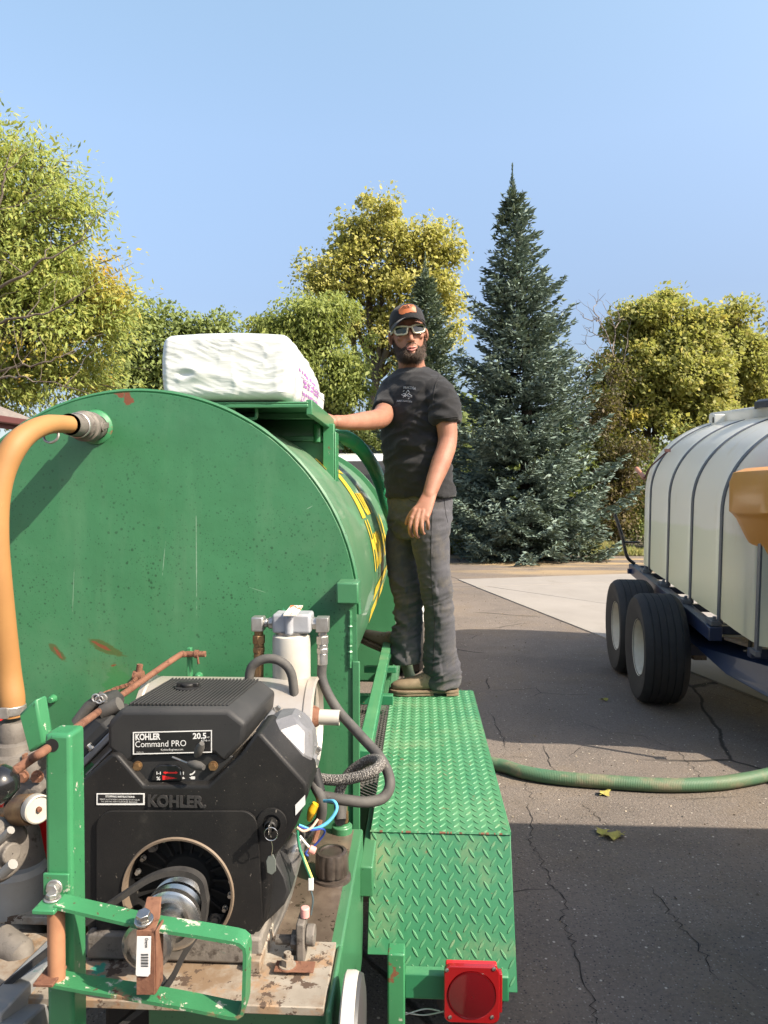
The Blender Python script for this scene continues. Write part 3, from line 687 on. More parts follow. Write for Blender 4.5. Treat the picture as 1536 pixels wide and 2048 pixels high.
# loose stones and leaf bits on the asphalt
N = 2600; yy = rng.uniform(2.2, 13, N); xx = rng.uniform(.3, 1, N) * 0 + rng.uniform(.35, 4.5, N); s_ = rng.uniform(.003, .009, N)
c = np.stack([xx, yy, s_ * .35], 1); a = rng.normal(size=(N, 3)) * np.array([1, 1, .15])
v, f = leaf_quads(c, a, s_ * 2, s_ * 1.4)
M['grit'] = surf('grit', (.34, .30, .24), .9, var=(3, (.2, .15, .08)))
tag(fast_mesh('gravel', v, f, M['grit']), 'loose grit and leaf crumbs scattered on the asphalt', 'gravel', kind='stuff')
# fallen leaves one by one
M['fallen'] = surf('fallen_yellow_leaf', (.36, .33, .06), .6, var=(40, (.22, .17, .04)))
def fallen(px, py, size, rot, label):
    c = PG(px, py) + V(0, 0, .012); g = G(); k = 9; vs = [c + V(0, 0, .012)]
    for i in range(k):
        a = rot + 2 * math.pi * i / k; r_ = size * (1.0 if i % 2 == 0 else .62) * (1.25 if i == 0 else 1)
        vs.append(c + V(math.cos(a) * r_, math.sin(a) * r_, .010 * math.sin(2 * a + rot) + .004))
    g.add(vs, [(0, i + 1, (i + 1) % k + 1) for i in range(k)])
    g.tube([c, c + V(math.cos(rot + 3), math.sin(rot + 3), .1) * size * 1.5], .0012, 4, 2)
    tag(g.build('leaf', M['fallen'], fix=False), label, 'leaf', 'fallen leaves on the asphalt')
fallen(1222, 1676, .046, .5, 'largest yellow leaf, middle of the three leaf cluster on the asphalt')
fallen(1205, 1668, .038, 2.2, 'yellow leaf at the left of the three leaf cluster')
fallen(1240, 1675, .030, 4.0, 'small yellow leaf at the right of the three leaf cluster')
fallen(1209, 1590, .040, 1.0, 'single yellow green leaf lying against the green hose')
fallen(1208, 1402, .030, .2, 'small leaf alone in the shade left of the big tyre')

# house eave at the far left
M['shingle'] = surf('grey_shingles', (.22, .19, .17), .9, var=(20, (.14, .12, .11)), bump=(60, .5, .01))
M['fascia'] = surf('maroon_fascia', (.085, .030, .028), .5); M['siding'] = surf('brown_siding', (.12, .075, .06), .7)
t = thing('house', 'low house with grey shingle roof and maroon gutter at far left', 'house', V(-9.5, 14, 0))
A = P(78, 838, 12.0); e0 = A; e1 = P(-420, 745, 12 - 4.2); rid = V(-.75, .55, 0).normalized()
g = G(); d = (e1 - e0); d.z = 0; d.normalize(); up = V(-d.y, d.x, 0); up = up if up.y > 0 else -up
ZE = A.z - .05
c0 = V(e0.x, e0.y, ZE); LONG = 9.0; back = up * 3.2 + V(0, 0, 1.15)
for r_ in range(9):       # shingle courses
    a = c0 + back * (r_ / 9) + V(0, 0, .012 * (r_ % 2)); b = c0 + back * ((r_ + 1) / 9)
    off = V(0, 0, .018)
    g.add([a, a + d * LONG, b + d * LONG + off, b + off, a - V(0, 0, .04), a + d * LONG - V(0, 0, .04)], [(0, 1, 2, 3), (0, 4, 5, 1)])
g.build('roof', M['shingle'], t, smooth=0)
g = G(); g.bar(c0 - V(0, 0, .10) - up * .02, c0 - V(0, 0, .10) - up * .02 + d * LONG, .03, .17); g.build('fascia', M['fascia'], t)
g = G(); g.bar(c0 - up * .09 - V(0, 0, .06), c0 - up * .09 + d * LONG - V(0, 0, .06), .11, .11); g.build('gutter', M['fascia'], t, bevel=.02)
g = G(); g.span(c0 + up * .5 + d * .5 - V(0, 0, 0), c0 + up * .5 + d * .5 - V(0, 0, .01))
w0 = c0 + up * .5 + d * .4; w0.z = 0; w1 = w0 + d * (LONG - 1); g.prism([w0, w1, w1 + V(0, 0, ZE - .1), w0 + V(0, 0, ZE - .1)], up * 2.2); g.build('wall', M['siding'], t)
# ------------------------------------------------------------------ green hydroseeding trailer
X1, Z1 = V(1, 0, 0), V(0, 0, 1)
rig = thing('hydroseeder_trailer', 'green hydroseeding trailer with big round tank, small engine and tread plate step', 'hydroseeder', V(-.7, 2.6, 0))
TC = P(277, 1225, 2.07); TR = 443 * 2.07 / F; Y0, Y1 = 2.07, 4.47
# tank shell
g = G(); g.rings([V(TC.x, y, TC.z) for y in np.linspace(Y0 + .006, Y1, 9)], TR, 96, caps=False)
g.rings([V(TC.x, y, TC.z) for y in np.linspace(Y0 + .006, Y1, 3)], TR - .008, 96, caps=False)
tank = g.build('tank', M['green_tank_side'], rig, smooth=50)
def end_outline(y, r, zb):
    pts = [V(TC.x + r * math.cos(a), y, TC.z + r * math.sin(a)) for a in np.linspace(0, math.pi, 65)]
    return pts + [V(TC.x - r, y, zb), V(TC.x + r + .012, y, zb)]
# end plate with its own wear: rust smears where gear has rubbed
def mat_endplate():
    s = MB('end_plate_paint'); c = s.mix(s.rng(s.noise(1.3, 5), .4, .7), GREEN, tuple(k * .84 for k in GREEN))
    c = s.mix(s.math('MULTIPLY', s.rng(s.noise(.9, 5, .6), .42, .66), .55), c, tuple(k * .62 for k in GREEN))
    c = s.mix(s.math('MULTIPLY', s.rng(s.noise(4.5, 7, .7, (3.2, 1, .22)), .55, .8), .4), c, tuple(k * .6 for k in GREEN))
    c = s.mix(s.math('MULTIPLY', s.rng(s.noise(1.6, 8, .75), .52, .72), .30), c, (.11, .20, .12))
    sp = s.sep()
    # rain speckle, thickest in a belt
    belt = s.math('ADD', s.rng(sp[2], 1.05 , 1.35), s.rng(sp[2], 1.85, 1.45)); belt = s.math('MULTIPLY', belt, .5)
    for sc, lo, hi, k in ((44, .19, .225, .45), (70, .215, .255, .50), (110, .22, .26, .55)):
        m = s.rng(s.math('ADD', s.vor(sc), s.math('MULTIPLY', s.noise(sc * .16, 2), .42)), lo + .12, hi + .13, 1, 0)
        c = s.mix(s.math('MULTIPLY', m, belt), c, tuple(q * k for q in GREEN))
    c = s.mix(s.math('MULTIPLY', s.rng(s.noise(3, 6, .7, (2.2, 1, .35)), .55, .75), .35), c, (.10, .22, .12))
    def patch(c, x, z, rx, rz, rot, col, thr):
        mp = s.n('ShaderNodeMapping', vector_type='TEXTURE'); s.l(s.co(), mp.inputs[0])
        o = OFF[rig.name]; mp.inputs['Location'].default_value = (x - o.x, Y0 - o.y, z - o.z); mp.inputs['Rotation'].default_value = (0, rot, 0); mp.inputs['Scale'].default_value = (rx, 1, rz)
        ln = s.n('ShaderNodeVectorMath', operation='LENGTH'); s.l(mp.outputs[0], ln.inputs[0])
        m = s.rng(s.math('ADD', ln.outputs['Value'], s.math('MULTIPLY', s.noise(22, 8, .8, (1, 1, 2.2)), 2.2)), thr + .62, thr + .80, 1, 0)
        return s.mix(m, c, col)
    for px, py, rx, rz, rot, col, thr in ((212, 1293, .062, .017, .42, (.055, .10, .03), 1.25), (205, 1290, .04, .007, .45, RUST, 1.1), (118, 1303, .045, .012, .8, (.06, .09, .03), 1.2), (120, 1305, .024, .006, .9, RUST, 1.1),
                                         (245, 790, .012, .012, 0, RUST, 1.2), (258, 795, .012, .028, 0, RUST, 1.25), (262, 800, .018, .010, .3, RUST, 1.2), (240, 787, .02, .007, 0, RUST, 1.15), (230, 1329, .011, .004, -.3, RUST, 1.2), (235, 1372, .05, .09, 0, (.028, .17, .06), 1.1)):
        p = P(px, py, Y0); c = patch(c, p.x, p.z, rx, rz, rot, col, thr)
    for px, py, rx, rz, rot in ((395, 1120, .0016, .16, 0), (620, 1015, .012, .0012, -.5), (330, 1120, .0012, .05, .1), (520, 1180, .03, .001, .3), (150, 1180, .001, .07, .05)):
        p = P(px, py, Y0); c = patch(c, p.x, p.z, rx, rz, rot, (.16, .27, .18), 1.2)
    return s.done(Base_Color=c, Roughness=s.rng(s.noise(9, 5), .3, .7, .30, .46), Coat_Weight=.12, Normal=s.bump(s.math('ADD', s.noise(2.6, 3), s.math('MULTIPLY', s.noise(40, 4), .06)), .28, .03))
o_ = OFF[rig.name]
M['end_plate'] = mat_endplate()
# the material's belt is in local metres: shift the plate so local z equals world z (rig base is at z = 0)
g = G(); g.prism(end_outline(Y0, TR + .006, .52), (0, -.010, 0)); plate = g.build('end_plate', M['end_plate'], rig, bevel=.003)
g = G(); g.prism(end_outline(Y1, TR + .028, .52), (0, .010, 0)); g.build('end_plate', M['green'], rig, bevel=.003)
g = G(); wr = [V(TC.x + (TR + .012) * math.cos(a), Y0 + .004, TC.z + (TR + .012) * math.sin(a)) for a in np.linspace(0, math.pi, 90)]
g.rings(wr, [.006 + .002 * rng.random() for _ in wr], 6); g.build('weld_bead', M['green'], plate)
g = G(); wz = [V(P(699, 0, Y0 - .011).x, Y0 - .011, z) for z in np.arange(P(0, 1325, Y0).z, P(0, 1213, Y0).z, .004)]
g.rings(wz, [.005 + .003 * rng.random() for _ in wz], 6); g.build('weld_bead', M['green'], plate)
# corner angle on the right edge of the plate, going down
a = P(700, 1322, Y0 - .012); b = P(722, 1322, Y0 - .012)
g = G(); g.span((a.x + .006, Y0 - .010, .50), (TC.x + TR + .016, Y0 - .017, a.z)); g.build('corner_angle', M['green'], rig, bevel=.003)
# stub of square tube welded on
a = P(675, 1161, Y0 - .10); b = P(717, 1215, Y0 - .10)
g = G(); g.span((a.x - .004, Y0 - .10, b.z + .008), (b.x, Y0 - .008, P(0, 1170, Y0 - .10).z + .012)); g.build('tube_stub', M['green'], rig, bevel=.005)
# small bosses on the plate
for px, py in ((107, 1397), (275, 1355), (398, 1352), (597, 1222)):
    c = P(px, py, Y0 - .01); g = G(); g.cyl(c, c + V(0, -.022, 0), .013, .009, 12); g.build('boss', M['green_chip'], plate, bevel=.002)
# yellow lettering on the flank
M['yellow_print'] = surf('yellow_sign_paint', (.62, .44, .025), .5, var=(9, (.45, .33, .03)), spots=[('n', 30, .64, .68, (.05, .2, .08), .5)])
def on_tank(y0, ang0, r=TR + .0035):
    """surface point: u metres along the tank away from the viewer, v metres up round the shell from ang0 (degrees above the axle line)"""
    return lambda u, v: V(TC.x + r * math.cos(R(ang0) + v / TR), y0 + u, TC.z + r * math.sin(R(ang0) + v / TR))
def word(s_, y0, ang, w, h, slant=0, bold=.02):
    g = G(); f0 = on_tank(y0, ang); text_on(g, s_, lambda u, v: f0(u + v * slant, v), w, h, bold, .12); g.build('lettering', M['yellow_print'], tank, smooth=0, fix=False)
word('T', 2.72, 24, .62, .27, .3, .035); word('urf', 3.20, 24, .45, .15, .1, .03)
word('Home & A', 2.98, 3, 1.1, .20, .05, .03)
g = G(); f0 = on_tank(2.98, -17)
n_ = 8
for i in range(n_):
    g.add([f0(i * 1.1 / n_, 0), f0((i + 1) * 1.1 / n_, 0), f0((i + 1) * 1.1 / n_ + .03, .14), f0(i * 1.1 / n_ + .03, .14)], [(0, 1, 2, 3)])
g.build('lettering_bar', M['yellow_print'], tank, smooth=0, fix=False)
# pale grey streak colour for the flank
M['pale_streak'] = surf('pale_grey_streak', (.50, .50, .46), .5, var=(8, (.12, .2, .14)))
# hopper neck and open lid
ZL = 1.655 + 185 * 2.35 / F
xr = (616 - 841) * 2.35 / F
g = G(); g.span((xr - .50, 2.83, TC.z + .40), (xr - .012, 3.33, ZL - .0115)); hop = g.build('hopper', M['green'], rig, bevel=.004)
g = G(); g.span((xr - .53, 2.81, ZL - .095), (xr + .01, 3.35, ZL - .075)); g.build('rim', M['green'], hop, bevel=.003)
g = G(); g.span((xr - .014, 2.80, TC.z + .26), (xr + .03, 2.835, ZL - .03)); g.span((xr + .03, 2.80, TC.z + .22), (xr + .036, 2.90, ZL - .06)); g.build('hinge_post', M['green_chip'], hop, bevel=.003)
g = G(); g.cyl((xr - .035, 2.82, ZL - .03), (xr - .035, 2.82, ZL - .10), .018, n=12); g.build('hinge', M['green_chip'], hop, bevel=.002)
g = G(); g.span((xr - .50, 2.345, ZL - .010), (xr, 3.0, ZL - .003))
g.span((xr - .50, 2.345, ZL - .022), (xr, 2.352, ZL - .010)); g.span((xr - .008, 2.352, ZL - .045), (xr + .012, 3.0, ZL + .004))
g.span((xr - .50, 2.60, ZL - .032), (xr - .01, 2.625, ZL - .010)); lid = g.build('hopper_lid', M['green'], rig, bevel=.003)
a = P(486, 806, 2.40); b = P(513, 806, 2.40); hz = ZL - .012
g = G(); g.tube([V(a.x - .03, 2.40, hz), V(a.x - .028, 2.40, hz - .035), V(b.x - .012, 2.40, hz - .04), V(b.x, 2.40, hz - .03), V(b.x, 2.40, hz)], .006, 8, 5); g.build('handle', M['green'], lid)

# frame
xf = -.163
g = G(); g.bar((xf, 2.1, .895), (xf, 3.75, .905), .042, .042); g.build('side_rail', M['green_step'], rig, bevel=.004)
g = G(); g.span((xf + .005, 1.9, .60), (xf + .04, 4.6, .68)); g.span((-1.35, 1.95, .50), (xf - .02, 2.03, .58)); g.span((-1.30, 1.3, .50), (-1.22, 5.3, .58)); g.span((xf - .06, 1.2, .42), (xf - .02, 4.9, .52))
g.span((-1.35, 4.5, .50), (xf - .02, 4.58, .58)); g.build('chassis', M['green'], rig, bevel=.004)
for y_, z_, w_ in ((3.05, .80, .04), (3.45, .83, .03)):
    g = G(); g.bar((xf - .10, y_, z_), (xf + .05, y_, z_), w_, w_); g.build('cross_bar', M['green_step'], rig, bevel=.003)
g = G(); g.bar((-.72, 4.5, .52), (-.72, 6.3, .50), .09, .09); g.build('drawbar', M['green'], rig, bevel=.005)
# expanded metal walkway beside the tank
g = G(); x0, x1, y0_, y1_ = -.36, -.135, 2.12, 3.3
for k in range(-10, 58):
    for sg in (-1, 1):
        a = V(x0, y0_ + k * .022, .735); b = V(x1, y0_ + k * .022 + sg * .20, .735)
        if y0_ < a.y < y1_ and y0_ < b.y < y1_: g.bar(a, b, .004, .003)
tag(g.build('mesh_screen', M['rubber'], rig, smooth=0, fix=False), kind='stuff')

# fender with tread plate
fx0, fx1, fy0, fy1, fz = -.1405, .2525, 2.06, 3.585, .70
bot = V(0, 1.90, .36)
pr = [(fy1, fz), (fy0, fz), (bot.y, bot.z)]
g = G(); th = .006
def sheet(prof, x0, x1): # folded sheet from a side profile
    up = []; n_ = len(prof)
    g.prism([V(x0, *p) for p in prof] + [V(x0, p[0] + (.004 if i == 0 else .005), p[1] - .006) for i, p in reversed(list(enumerate(prof)))], (x1 - x0, 0, 0))
sheet([(fy1 + .10, .36), (fy1, fz), (fy0 + .001, fz)], fx0, fx1)
def fp(x, t): return V(x, fy0 + (bot.y - fy0) * t, fz - .0005 + (bot.z - fz) * t)
g.prism([fp(fx0, 0), fp(fx1, 0), fp(fx1, 1), fp(fx0 + .075, 1), fp(fx0 + .075, .80), fp(fx0, .80)], (0, .005, -.001))
g.span((fx1 - .001, fy0 + .02, fz - .03), (fx1 + .004, fy1, fz - .001))
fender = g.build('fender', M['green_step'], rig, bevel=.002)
def lug(g, c, ax, nrm, L_=.030, w=.0085, h=.0022):
    ax = ax.normalized(); s2 = nrm.cross(ax).normalized(); k = 10; ring0, ring1 = [], []
    for i in range(k):
        t = 2 * math.pi * i / k; x = math.cos(t); y = math.sin(t) * (1 - .35 * abs(x))
        ring0.append(c + ax * (x * L_ / 2) + s2 * (y * w / 2)); ring1.append(c + ax * (x * L_ * .40) + s2 * (y * w * .27) + nrm * h)
    g.loft([ring0, ring1])
g = G()
def lugs(o, ex, ey, nrm, nx, ny, px_, py_, skip=None):
    for j in range(ny):
        for i in range(nx):
            for q in (0, 1):
                u = (i + .28 + .5 * q) * px_; v = (j + .25 + .5 * q) * py_
                if skip and skip(u, v): continue
                sg = 1 if q == 0 else -1
                lug(g, o + ex * u + ey * v, ex * .55 + ey * (sg * .84), nrm)
Wd = fx1 - fx0
lugs(V(fx0, fy0, fz), X1, V(0, 1, 0), Z1, 10, 38, Wd / 10.1, .0402)
ey = (V(0, bot.y, bot.z) - V(0, fy0, fz)); Lf = ey.length; ey.normalize(); nf = X1.cross(ey).normalized(); nf = nf if nf.y < 0 else -nf
lugs(V(fx0, fy0, fz), X1, ey, nf, 10, int(Lf / .0402), Wd / 10.1, .0402, lambda u, v: u < .085 and v > Lf - .09)
M['lug'] = surf('rubbed_tread_ridges', (.075, .23, .115), .4, var=(3, (.045, .18, .082)), spots=[('n', 7, .54, .70, (.21, .24, .14), .6), ('n', 30, .66, .69, RUST, .9)], dust=((.15, .29, .15), .6))
tag(g.build('tread_lugs', M['lug'], rig, smooth=50), kind='stuff')
g = G(); wz = [V(x, fy0 - .001, fz + .001) for x in np.arange(fx0, fx1, .004)]
g.rings(wz, [.0025 + .002 * rng.random() for _ in wz], 5); g.build('weld_bead', M['green_step'], fender)
g = G()
for _ in range(16):
    x = rng.uniform(fx0 + .01, fx1 - .01); wz = [V(x + k * .004, fy0 - .0015, fz + .0012) for k in range(int(rng.integers(2, 5)))]; g.rings(wz, [.0030 + .0012 * rng.random() for _ in wz], 5)
tag(g.build('rust_bits', M['rust_bar'], fender), kind='stuff')
# wheels under the fender
def wheel(parent, c, r, w, rimr, mt, rimcol, grooves=4, rw=None):
    c = Vector(c); ax = V(1, 0, 0); g = G(); hw = w / 2
    prof = [(rimr, -hw * .78), (r * .80, -hw * .98), (r * .92, -hw * .97), (r * .975, -hw * .82)]
    gw = .010 if r < .4 else .0055
    for k in range(grooves):
        x = -hw * .62 + 2 * hw * .62 * k / max(1, grooves - 1)
        prof += [(r, x - gw), (r - gw, x - gw * .35), (r - gw, x + gw * .35), (r, x + gw)]
    prof += [(r * .975, hw * .82), (r * .92, hw * .97), (r * .80, hw * .98), (rimr, hw * .78)]
    g.lathe(c, ax, prof, 64); ty = g.build('tyre', mt, parent, smooth=40)
    g = G(); q = -1 if c.x > 0 else 1
    g.lathe(c, ax, [(rimr * 1.05, -hw * .82), (rimr * 1.0, -hw * .74), (rimr * .93, -hw * .60), (rimr * .90, -hw * .15), (rimr * .84, hw * .02), (rimr * .52, hw * .06), (rimr * .44, -hw * .10), (rimr * .22, -hw * .16), (.001, -hw * .16)], 40)
    g.lathe(c, ax, [(rimr * 1.0, hw * .80), (rimr * .9, hw * .3), (rimr * .3, hw * .2), (.001, hw * .2)], 32)
    rim = g.build('rim', rimcol, parent, smooth=40)
    for k in range(5):
        g = G(); a_ = 2 * math.pi * k / 5; p = c + V(-hw * .22, math.cos(a_) * rimr * .52, math.sin(a_) * rimr * .52); p.x = c.x - hw * .02; g.cyl(p, p + V(-.02, 0, 0), .011, n=6); g.build('lug_nut', M['zinc'], rim)
for y in (2.42, 3.20):
    w_ = thing('wheel', None, None, V(.15, y, .33), parent=rig)
    wheel(w_, (.15, y, .33), .33, .205, .19, M['tyre'], M['white_paint'], 5)
g = G(); g.cyl((-1.4, 2.42, .33), (.1, 2.42, .33), .03); g.cyl((-1.4, 3.2, .33), (.1, 3.2, .33), .03); g.build('axle', M['cast'], rig)

# rear bracket and tail light
YB = 1.66
a = P(775, 1908, YB); b = P(810, 1908, YB)
g = G(); g.span((a.x, YB, .35), (b.x, YB + .045, a.z)); g.build('bracket_post', M['green_chip'], rig, bevel=.004)
c0 = P(808, 1946, YB + .01); c1 = P(1018, 2004, YB + .01)
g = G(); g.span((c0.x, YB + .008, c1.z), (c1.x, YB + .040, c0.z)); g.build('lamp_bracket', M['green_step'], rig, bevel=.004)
# below the bracket: dark apron + loose wire
g = G(); ap = P(812, 2010, YB + .05); g.tube([P(808, 2025, YB + .05), P(850, 2030, YB + .06), P(900, 2020, YB + .05)], .0016, 5); g.tube([P(808, 2030, YB + .05), P(850, 2018, YB + .06), P(880, 2022, YB + .05)], .0016, 5)
g.build('loose_wire', M['white_paint'], rig)
YT = 1.634
def mat_lens():
    s = MB('red_lens'); return s.done(Base_Color=(.13, .003, .005), Roughness=.10, Coat_Weight=.8, Transmission_Weight=.25, IOR=1.49, Normal=s.bump(s.noise(3, 1), .02))
M['lens'] = mat_lens(); M['lens_frame'] = surf('red_lamp_frame', (.25, .006, .007), .22, coat=.5)
lamp = thing('tail_light', None, None, P(943, 1983, YT), parent=rig); lamp['label'] = 'square red tail light with round ribbed lens'
a = P(888, 1932, YT); b = P(999, 2049, YT); h2 = (b.x - a.x) / 2; cc = (a + b) / 2
def rrect(c, hx, hz, r, n=6):
    out = []
    for sx, sz, a0 in ((1, 1, 0), (-1, 1, 90), (-1, -1, 180), (1, -1, 270)):
        for k in range(n + 1):
            t = R(a0 + 90 * k / n); out.append(V(c.x + sx * (hx - r) + r * math.cos(t), c.y, c.z + sz * (hz - r) + r * math.sin(t)))
    return out
hz = abs(a.z - b.z) / 2
g = G(); ring = circ(cc, h2 * .86, 40); g.prism(rrect(cc, h2, hz, .017), (0, .014, 0), [ring]); g.build('lens_frame', M['lens_frame'], lamp, bevel=.002)
g = G(); prof = [(.001, -.006)]
for k in range(1, 15):
    r_ = h2 * .85 * k / 14; prof.append((r_, -.007 + .005 * (k / 14) ** 2 + (.0012 if k % 2 else 0)))
prof.append((h2 * .86, .004)); g.lathe(cc + V(0, .0, 0), V(0, 1, 0), prof, 48); g.build('lens', M['lens'], lamp, smooth=50)
g = G(); g.span((a.x + .004, YT + .014, b.z + .004), (b.x - .004, YB + .007, a.z - .004)); g.build('housing', M['red'], lamp, bevel=.004)
g = G(); g.span((b.x - .001, YT + .008, b.z + .02), (b.x + .007, YT + .030, a.z - .02)); g.build('side_reflector', M['lens_frame'], lamp, bevel=.002)
for px, py in ((894, 1940), (988, 1938), (900, 2034), (984, 2034)):
    g = G(); c = P(px, py, YT); g.lathe(c, V(0, -1, 0), [(.0045, 0), (.0042, .0015), (.001, .0025)], 12); g.build('screw', M['steel'], lamp)

# ------------------------------------------------------------------ hydraulic reservoir and engine deck
zd = .742; xd = -.155
g = G(); g.span((xd - .40, 1.46, .40), (xd, 1.985, zd)); g.span((xd - .012, 1.275, .43), (xd - .0005, 1.47, zd - .0005)); g.build('hydraulic_tank', M['green'], rig, bevel=.012, seg=3)
htank = bpy.data.objects['hydraulic_tank']
g = G(); g.prism([V(xd - .33, 1.47, zd + .0025), V(xd - .024, 1.47, zd + .0025), V(xd - .024, 1.97, zd + .0025), V(xd - .33, 1.97, zd + .0025)], (0, 0, -.002)); g.build('oily_top', M['oily'], htank)
g = G(); g.span((-1.0, 1.275, zd - .012), (xd - .014, 1.468, zd + .004)); g.build('deck_plate', M['plate_worn'], rig, bevel=.002)
g = G(); g.span((-1.0, 1.52, zd - .012), (xd - .30, 1.98, zd + .006)); g.build('engine_deck', M['plate_worn'], rig, bevel=.002)
deck = bpy.data.objects['deck_plate']
# worn grey strip running back beside the filler cap
g = G(); g.prism([P(x, y, 1.3).lerp(P(x, y, 1.3), 0) for x, y in ((0, 0),) * 3], (0, 0, .001)) if False else None
g = G(); g.span((xd - .170, 1.36, zd + .0035), (xd - .145, 1.93, zd + .03)); g.build('engine_rail', M['plate_worn'], rig, bevel=.003)
# slotted adjuster bolt
c = PG(575, 1934, zd + .012)
g = G(); g.box(c + V(.014, 0, .001), (.075, .032, .003)); g.cyl(c, c + V(0, 0, .004), .018, n=24); g.build('washer', M['rust_bar'], deck, bevel=.001)
g = G(); g.bolt(c, Z1, .012, .018); g.cyl(c, c + V(0, 0, .028), .007, n=12); g.build('bolt', M['plate_worn'], deck)
# belt tensioner bolt
a = P(552, 1879, 1.42); b = P(590, 1879, 1.42)
ten = thing('belt_tensioner', None, None, a, parent=rig)
g = G(); pts = [a.lerp(b, t) for t in np.linspace(0, 1, 40)]; g.rings(pts, [.0085 + .0012 * (i % 2) for i in range(40)], 10); g.build('threaded_rod', M['cast'], ten)
g = G(); g.cyl(b - V(.006, 0, 0), b + V(.006, 0, 0), .017, n=6); g.build('nut', M['cast'], ten)
g = G(); g.span(b + V(.006, -.025, -.05), b + V(.022, .02, .045)); g.cyl(b + V(.022, 0, .01), b + V(.04, 0, .01), .02, n=16); g.build('bracket', M['cast'], ten, bevel=.003)
g = G(); g.cyl(b + V(.02, 0, .045), b + V(.02, 0, .065), .009, n=14); c = b + V(.03, 0, .075); g.build('terminal_boot', surf('pink_boot', (.62, .30, .27), .5), ten, bevel=.002)
# filler cap
c = PG(664, 1757, zd); r_ = 33 * c.y / F
g = G(); prof_n = 40; rs = []
def flute(z, k): return [c + V(math.cos(t) * r_ * k * (1 - .07 * max(0, math.cos(10 * t)) ** 2), math.sin(t) * r_ * k * (1 - .07 * max(0, math.cos(10 * t)) ** 2), z) for t in np.linspace(0, 2 * math.pi, 80, endpoint=False)]
def plain(z, k): return [c + V(math.cos(t) * r_ * k, math.sin(t) * r_ * k, z) for t in np.linspace(0, 2 * math.pi, 80, endpoint=False)]
g.loft([plain(0, 1.18), plain(.008, 1.16), plain(.010, .92), plain(.014, .92), flute(.016, 1.04), flute(.058, 1.0), plain(.066, .92), plain(.068, .72), plain(.064, .68), plain(.064, .05)]); g.build('filler_cap', M['brown_tar'], htank, smooth=35)
# reservoir pipe neck
c = PG(684, 1665, zd); g = G(); g.lathe(c, Z1, [(.028, 0), (.028, .02), (.020, .022), (.020, .03)], 20); g.build('neck', M['green'], htank, bevel=.002)
g = G(); g.cyl(c + V(0, 0, .03), c + V(0, 0, .055), .019, n=6); g.cyl(c + V(0, 0, .055), c + V(0, 0, .075), .015, n=16); g.build('pipe_fitting', M['brass'], htank)
# white disc at the corner
c = P(697, 2085, 1.30); g = G(); g.lathe(c, X1, [(.02, -.010), (.108, -.010), (.112, -.007), (.112, .009), (.109, .0155)], 56); g.mat(1).lathe(c, X1, [(.1095, .0158), (.107, .022), (.09, .026), (.001, .027)], 56)
g.build('end_disc', [M['white_paint'], surf('grey_disc_face', (.05, .05, .05), .5)], rig, smooth=35)

# ------------------------------------------------------------------ engine
EY = 1.40
eng = thing('engine', None, None, P(385, 1900, EY), parent=rig); eng['label'] = 'black V-twin petrol engine with grey-black air cleaner cover'
def add(name, g, m, **k): return g.build(name, m, eng, **k)
hx_ = [(155, 1568), (221, 1508), (236, 1510), (288, 1571), (416, 1571), (482, 1508), (509, 1470), (522, 1466), (612, 1566), (616, 1590), (592, 1652), (570, 1690), (545, 1716), (538, 1800), (532, 1845), (500, 1892), (470, 1925), (182, 1925), (166, 1800), (160, 1700)]
fc = P(358, 1783, EY); fr = 112 * EY / F
g = G(); g.prism(px_poly(hx_, EY), (0, .13, 0), [circ(fc, fr, 56)]); hous = add('blower_housing', g, M['black_plastic'], bevel=.007, seg=3)
# raised rounded panel round the fan
def arc_px(cx, cy, r, a0, a1, n=8): return [(cx + r * math.cos(R(a0 + (a1 - a0) * i / n)), cy + r * math.sin(R(a0 + (a1 - a0) * i / n))) for i in range(n + 1)]
pan = arc_px(228, 1652, 32, 180, 270) + arc_px(484, 1652, 32, 270, 360) + [(522, 1740), (526, 1838), (500, 1880), (470, 1912), (196, 1912)]
g = G(); g.prism(px_poly(pan, EY - .001), (0, -.007, 0), [circ(fc + V(0, -.001, 0), fr + .002, 56)]); add('fan_panel', g, M['black_plastic'], bevel=.004)
g = G(); g.lathe(fc + V(0, -.008, 0), V(0, 1, 0), [(fr + .005, 0), (fr + .003, -.004), (fr - .001, -.003), (fr - .001, .02)], 72); add('fan_ring', g, surf('worn_ring_edge', (.16, .12, .085), .6), smooth=50)
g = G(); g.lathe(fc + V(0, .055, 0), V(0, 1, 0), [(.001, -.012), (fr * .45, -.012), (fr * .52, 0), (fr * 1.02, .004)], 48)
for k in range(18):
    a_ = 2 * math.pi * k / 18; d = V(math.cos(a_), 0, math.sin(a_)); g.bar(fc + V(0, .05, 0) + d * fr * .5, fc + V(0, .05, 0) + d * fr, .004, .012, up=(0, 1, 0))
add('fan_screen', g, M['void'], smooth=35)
for k in range(20):
    a_ = 2 * math.pi * (k + .3) / 20
    if 200 < math.degrees(a_) % 360 < 250: continue
    c = fc + V(math.cos(a_), 0, math.sin(a_)) * fr * .90; g = G(); big = k % 5 == 2
    g.bolt(c + V(0, .035, 0), V(0, -1, 0), .008 if big else .0042, .012); add('fan_bolt', g, M['cast'] if big else M['zinc'])
# lower block, sump, mounting feet
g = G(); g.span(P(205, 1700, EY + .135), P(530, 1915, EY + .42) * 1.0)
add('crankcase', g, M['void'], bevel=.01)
g = G(); a = P(190, 1890, EY + .02); g.span((a.x, EY - .02, zd + .008), (P(520, 0, EY).x, EY + .36, zd + .06)); add('sump', g, M['cast'], bevel=.006)
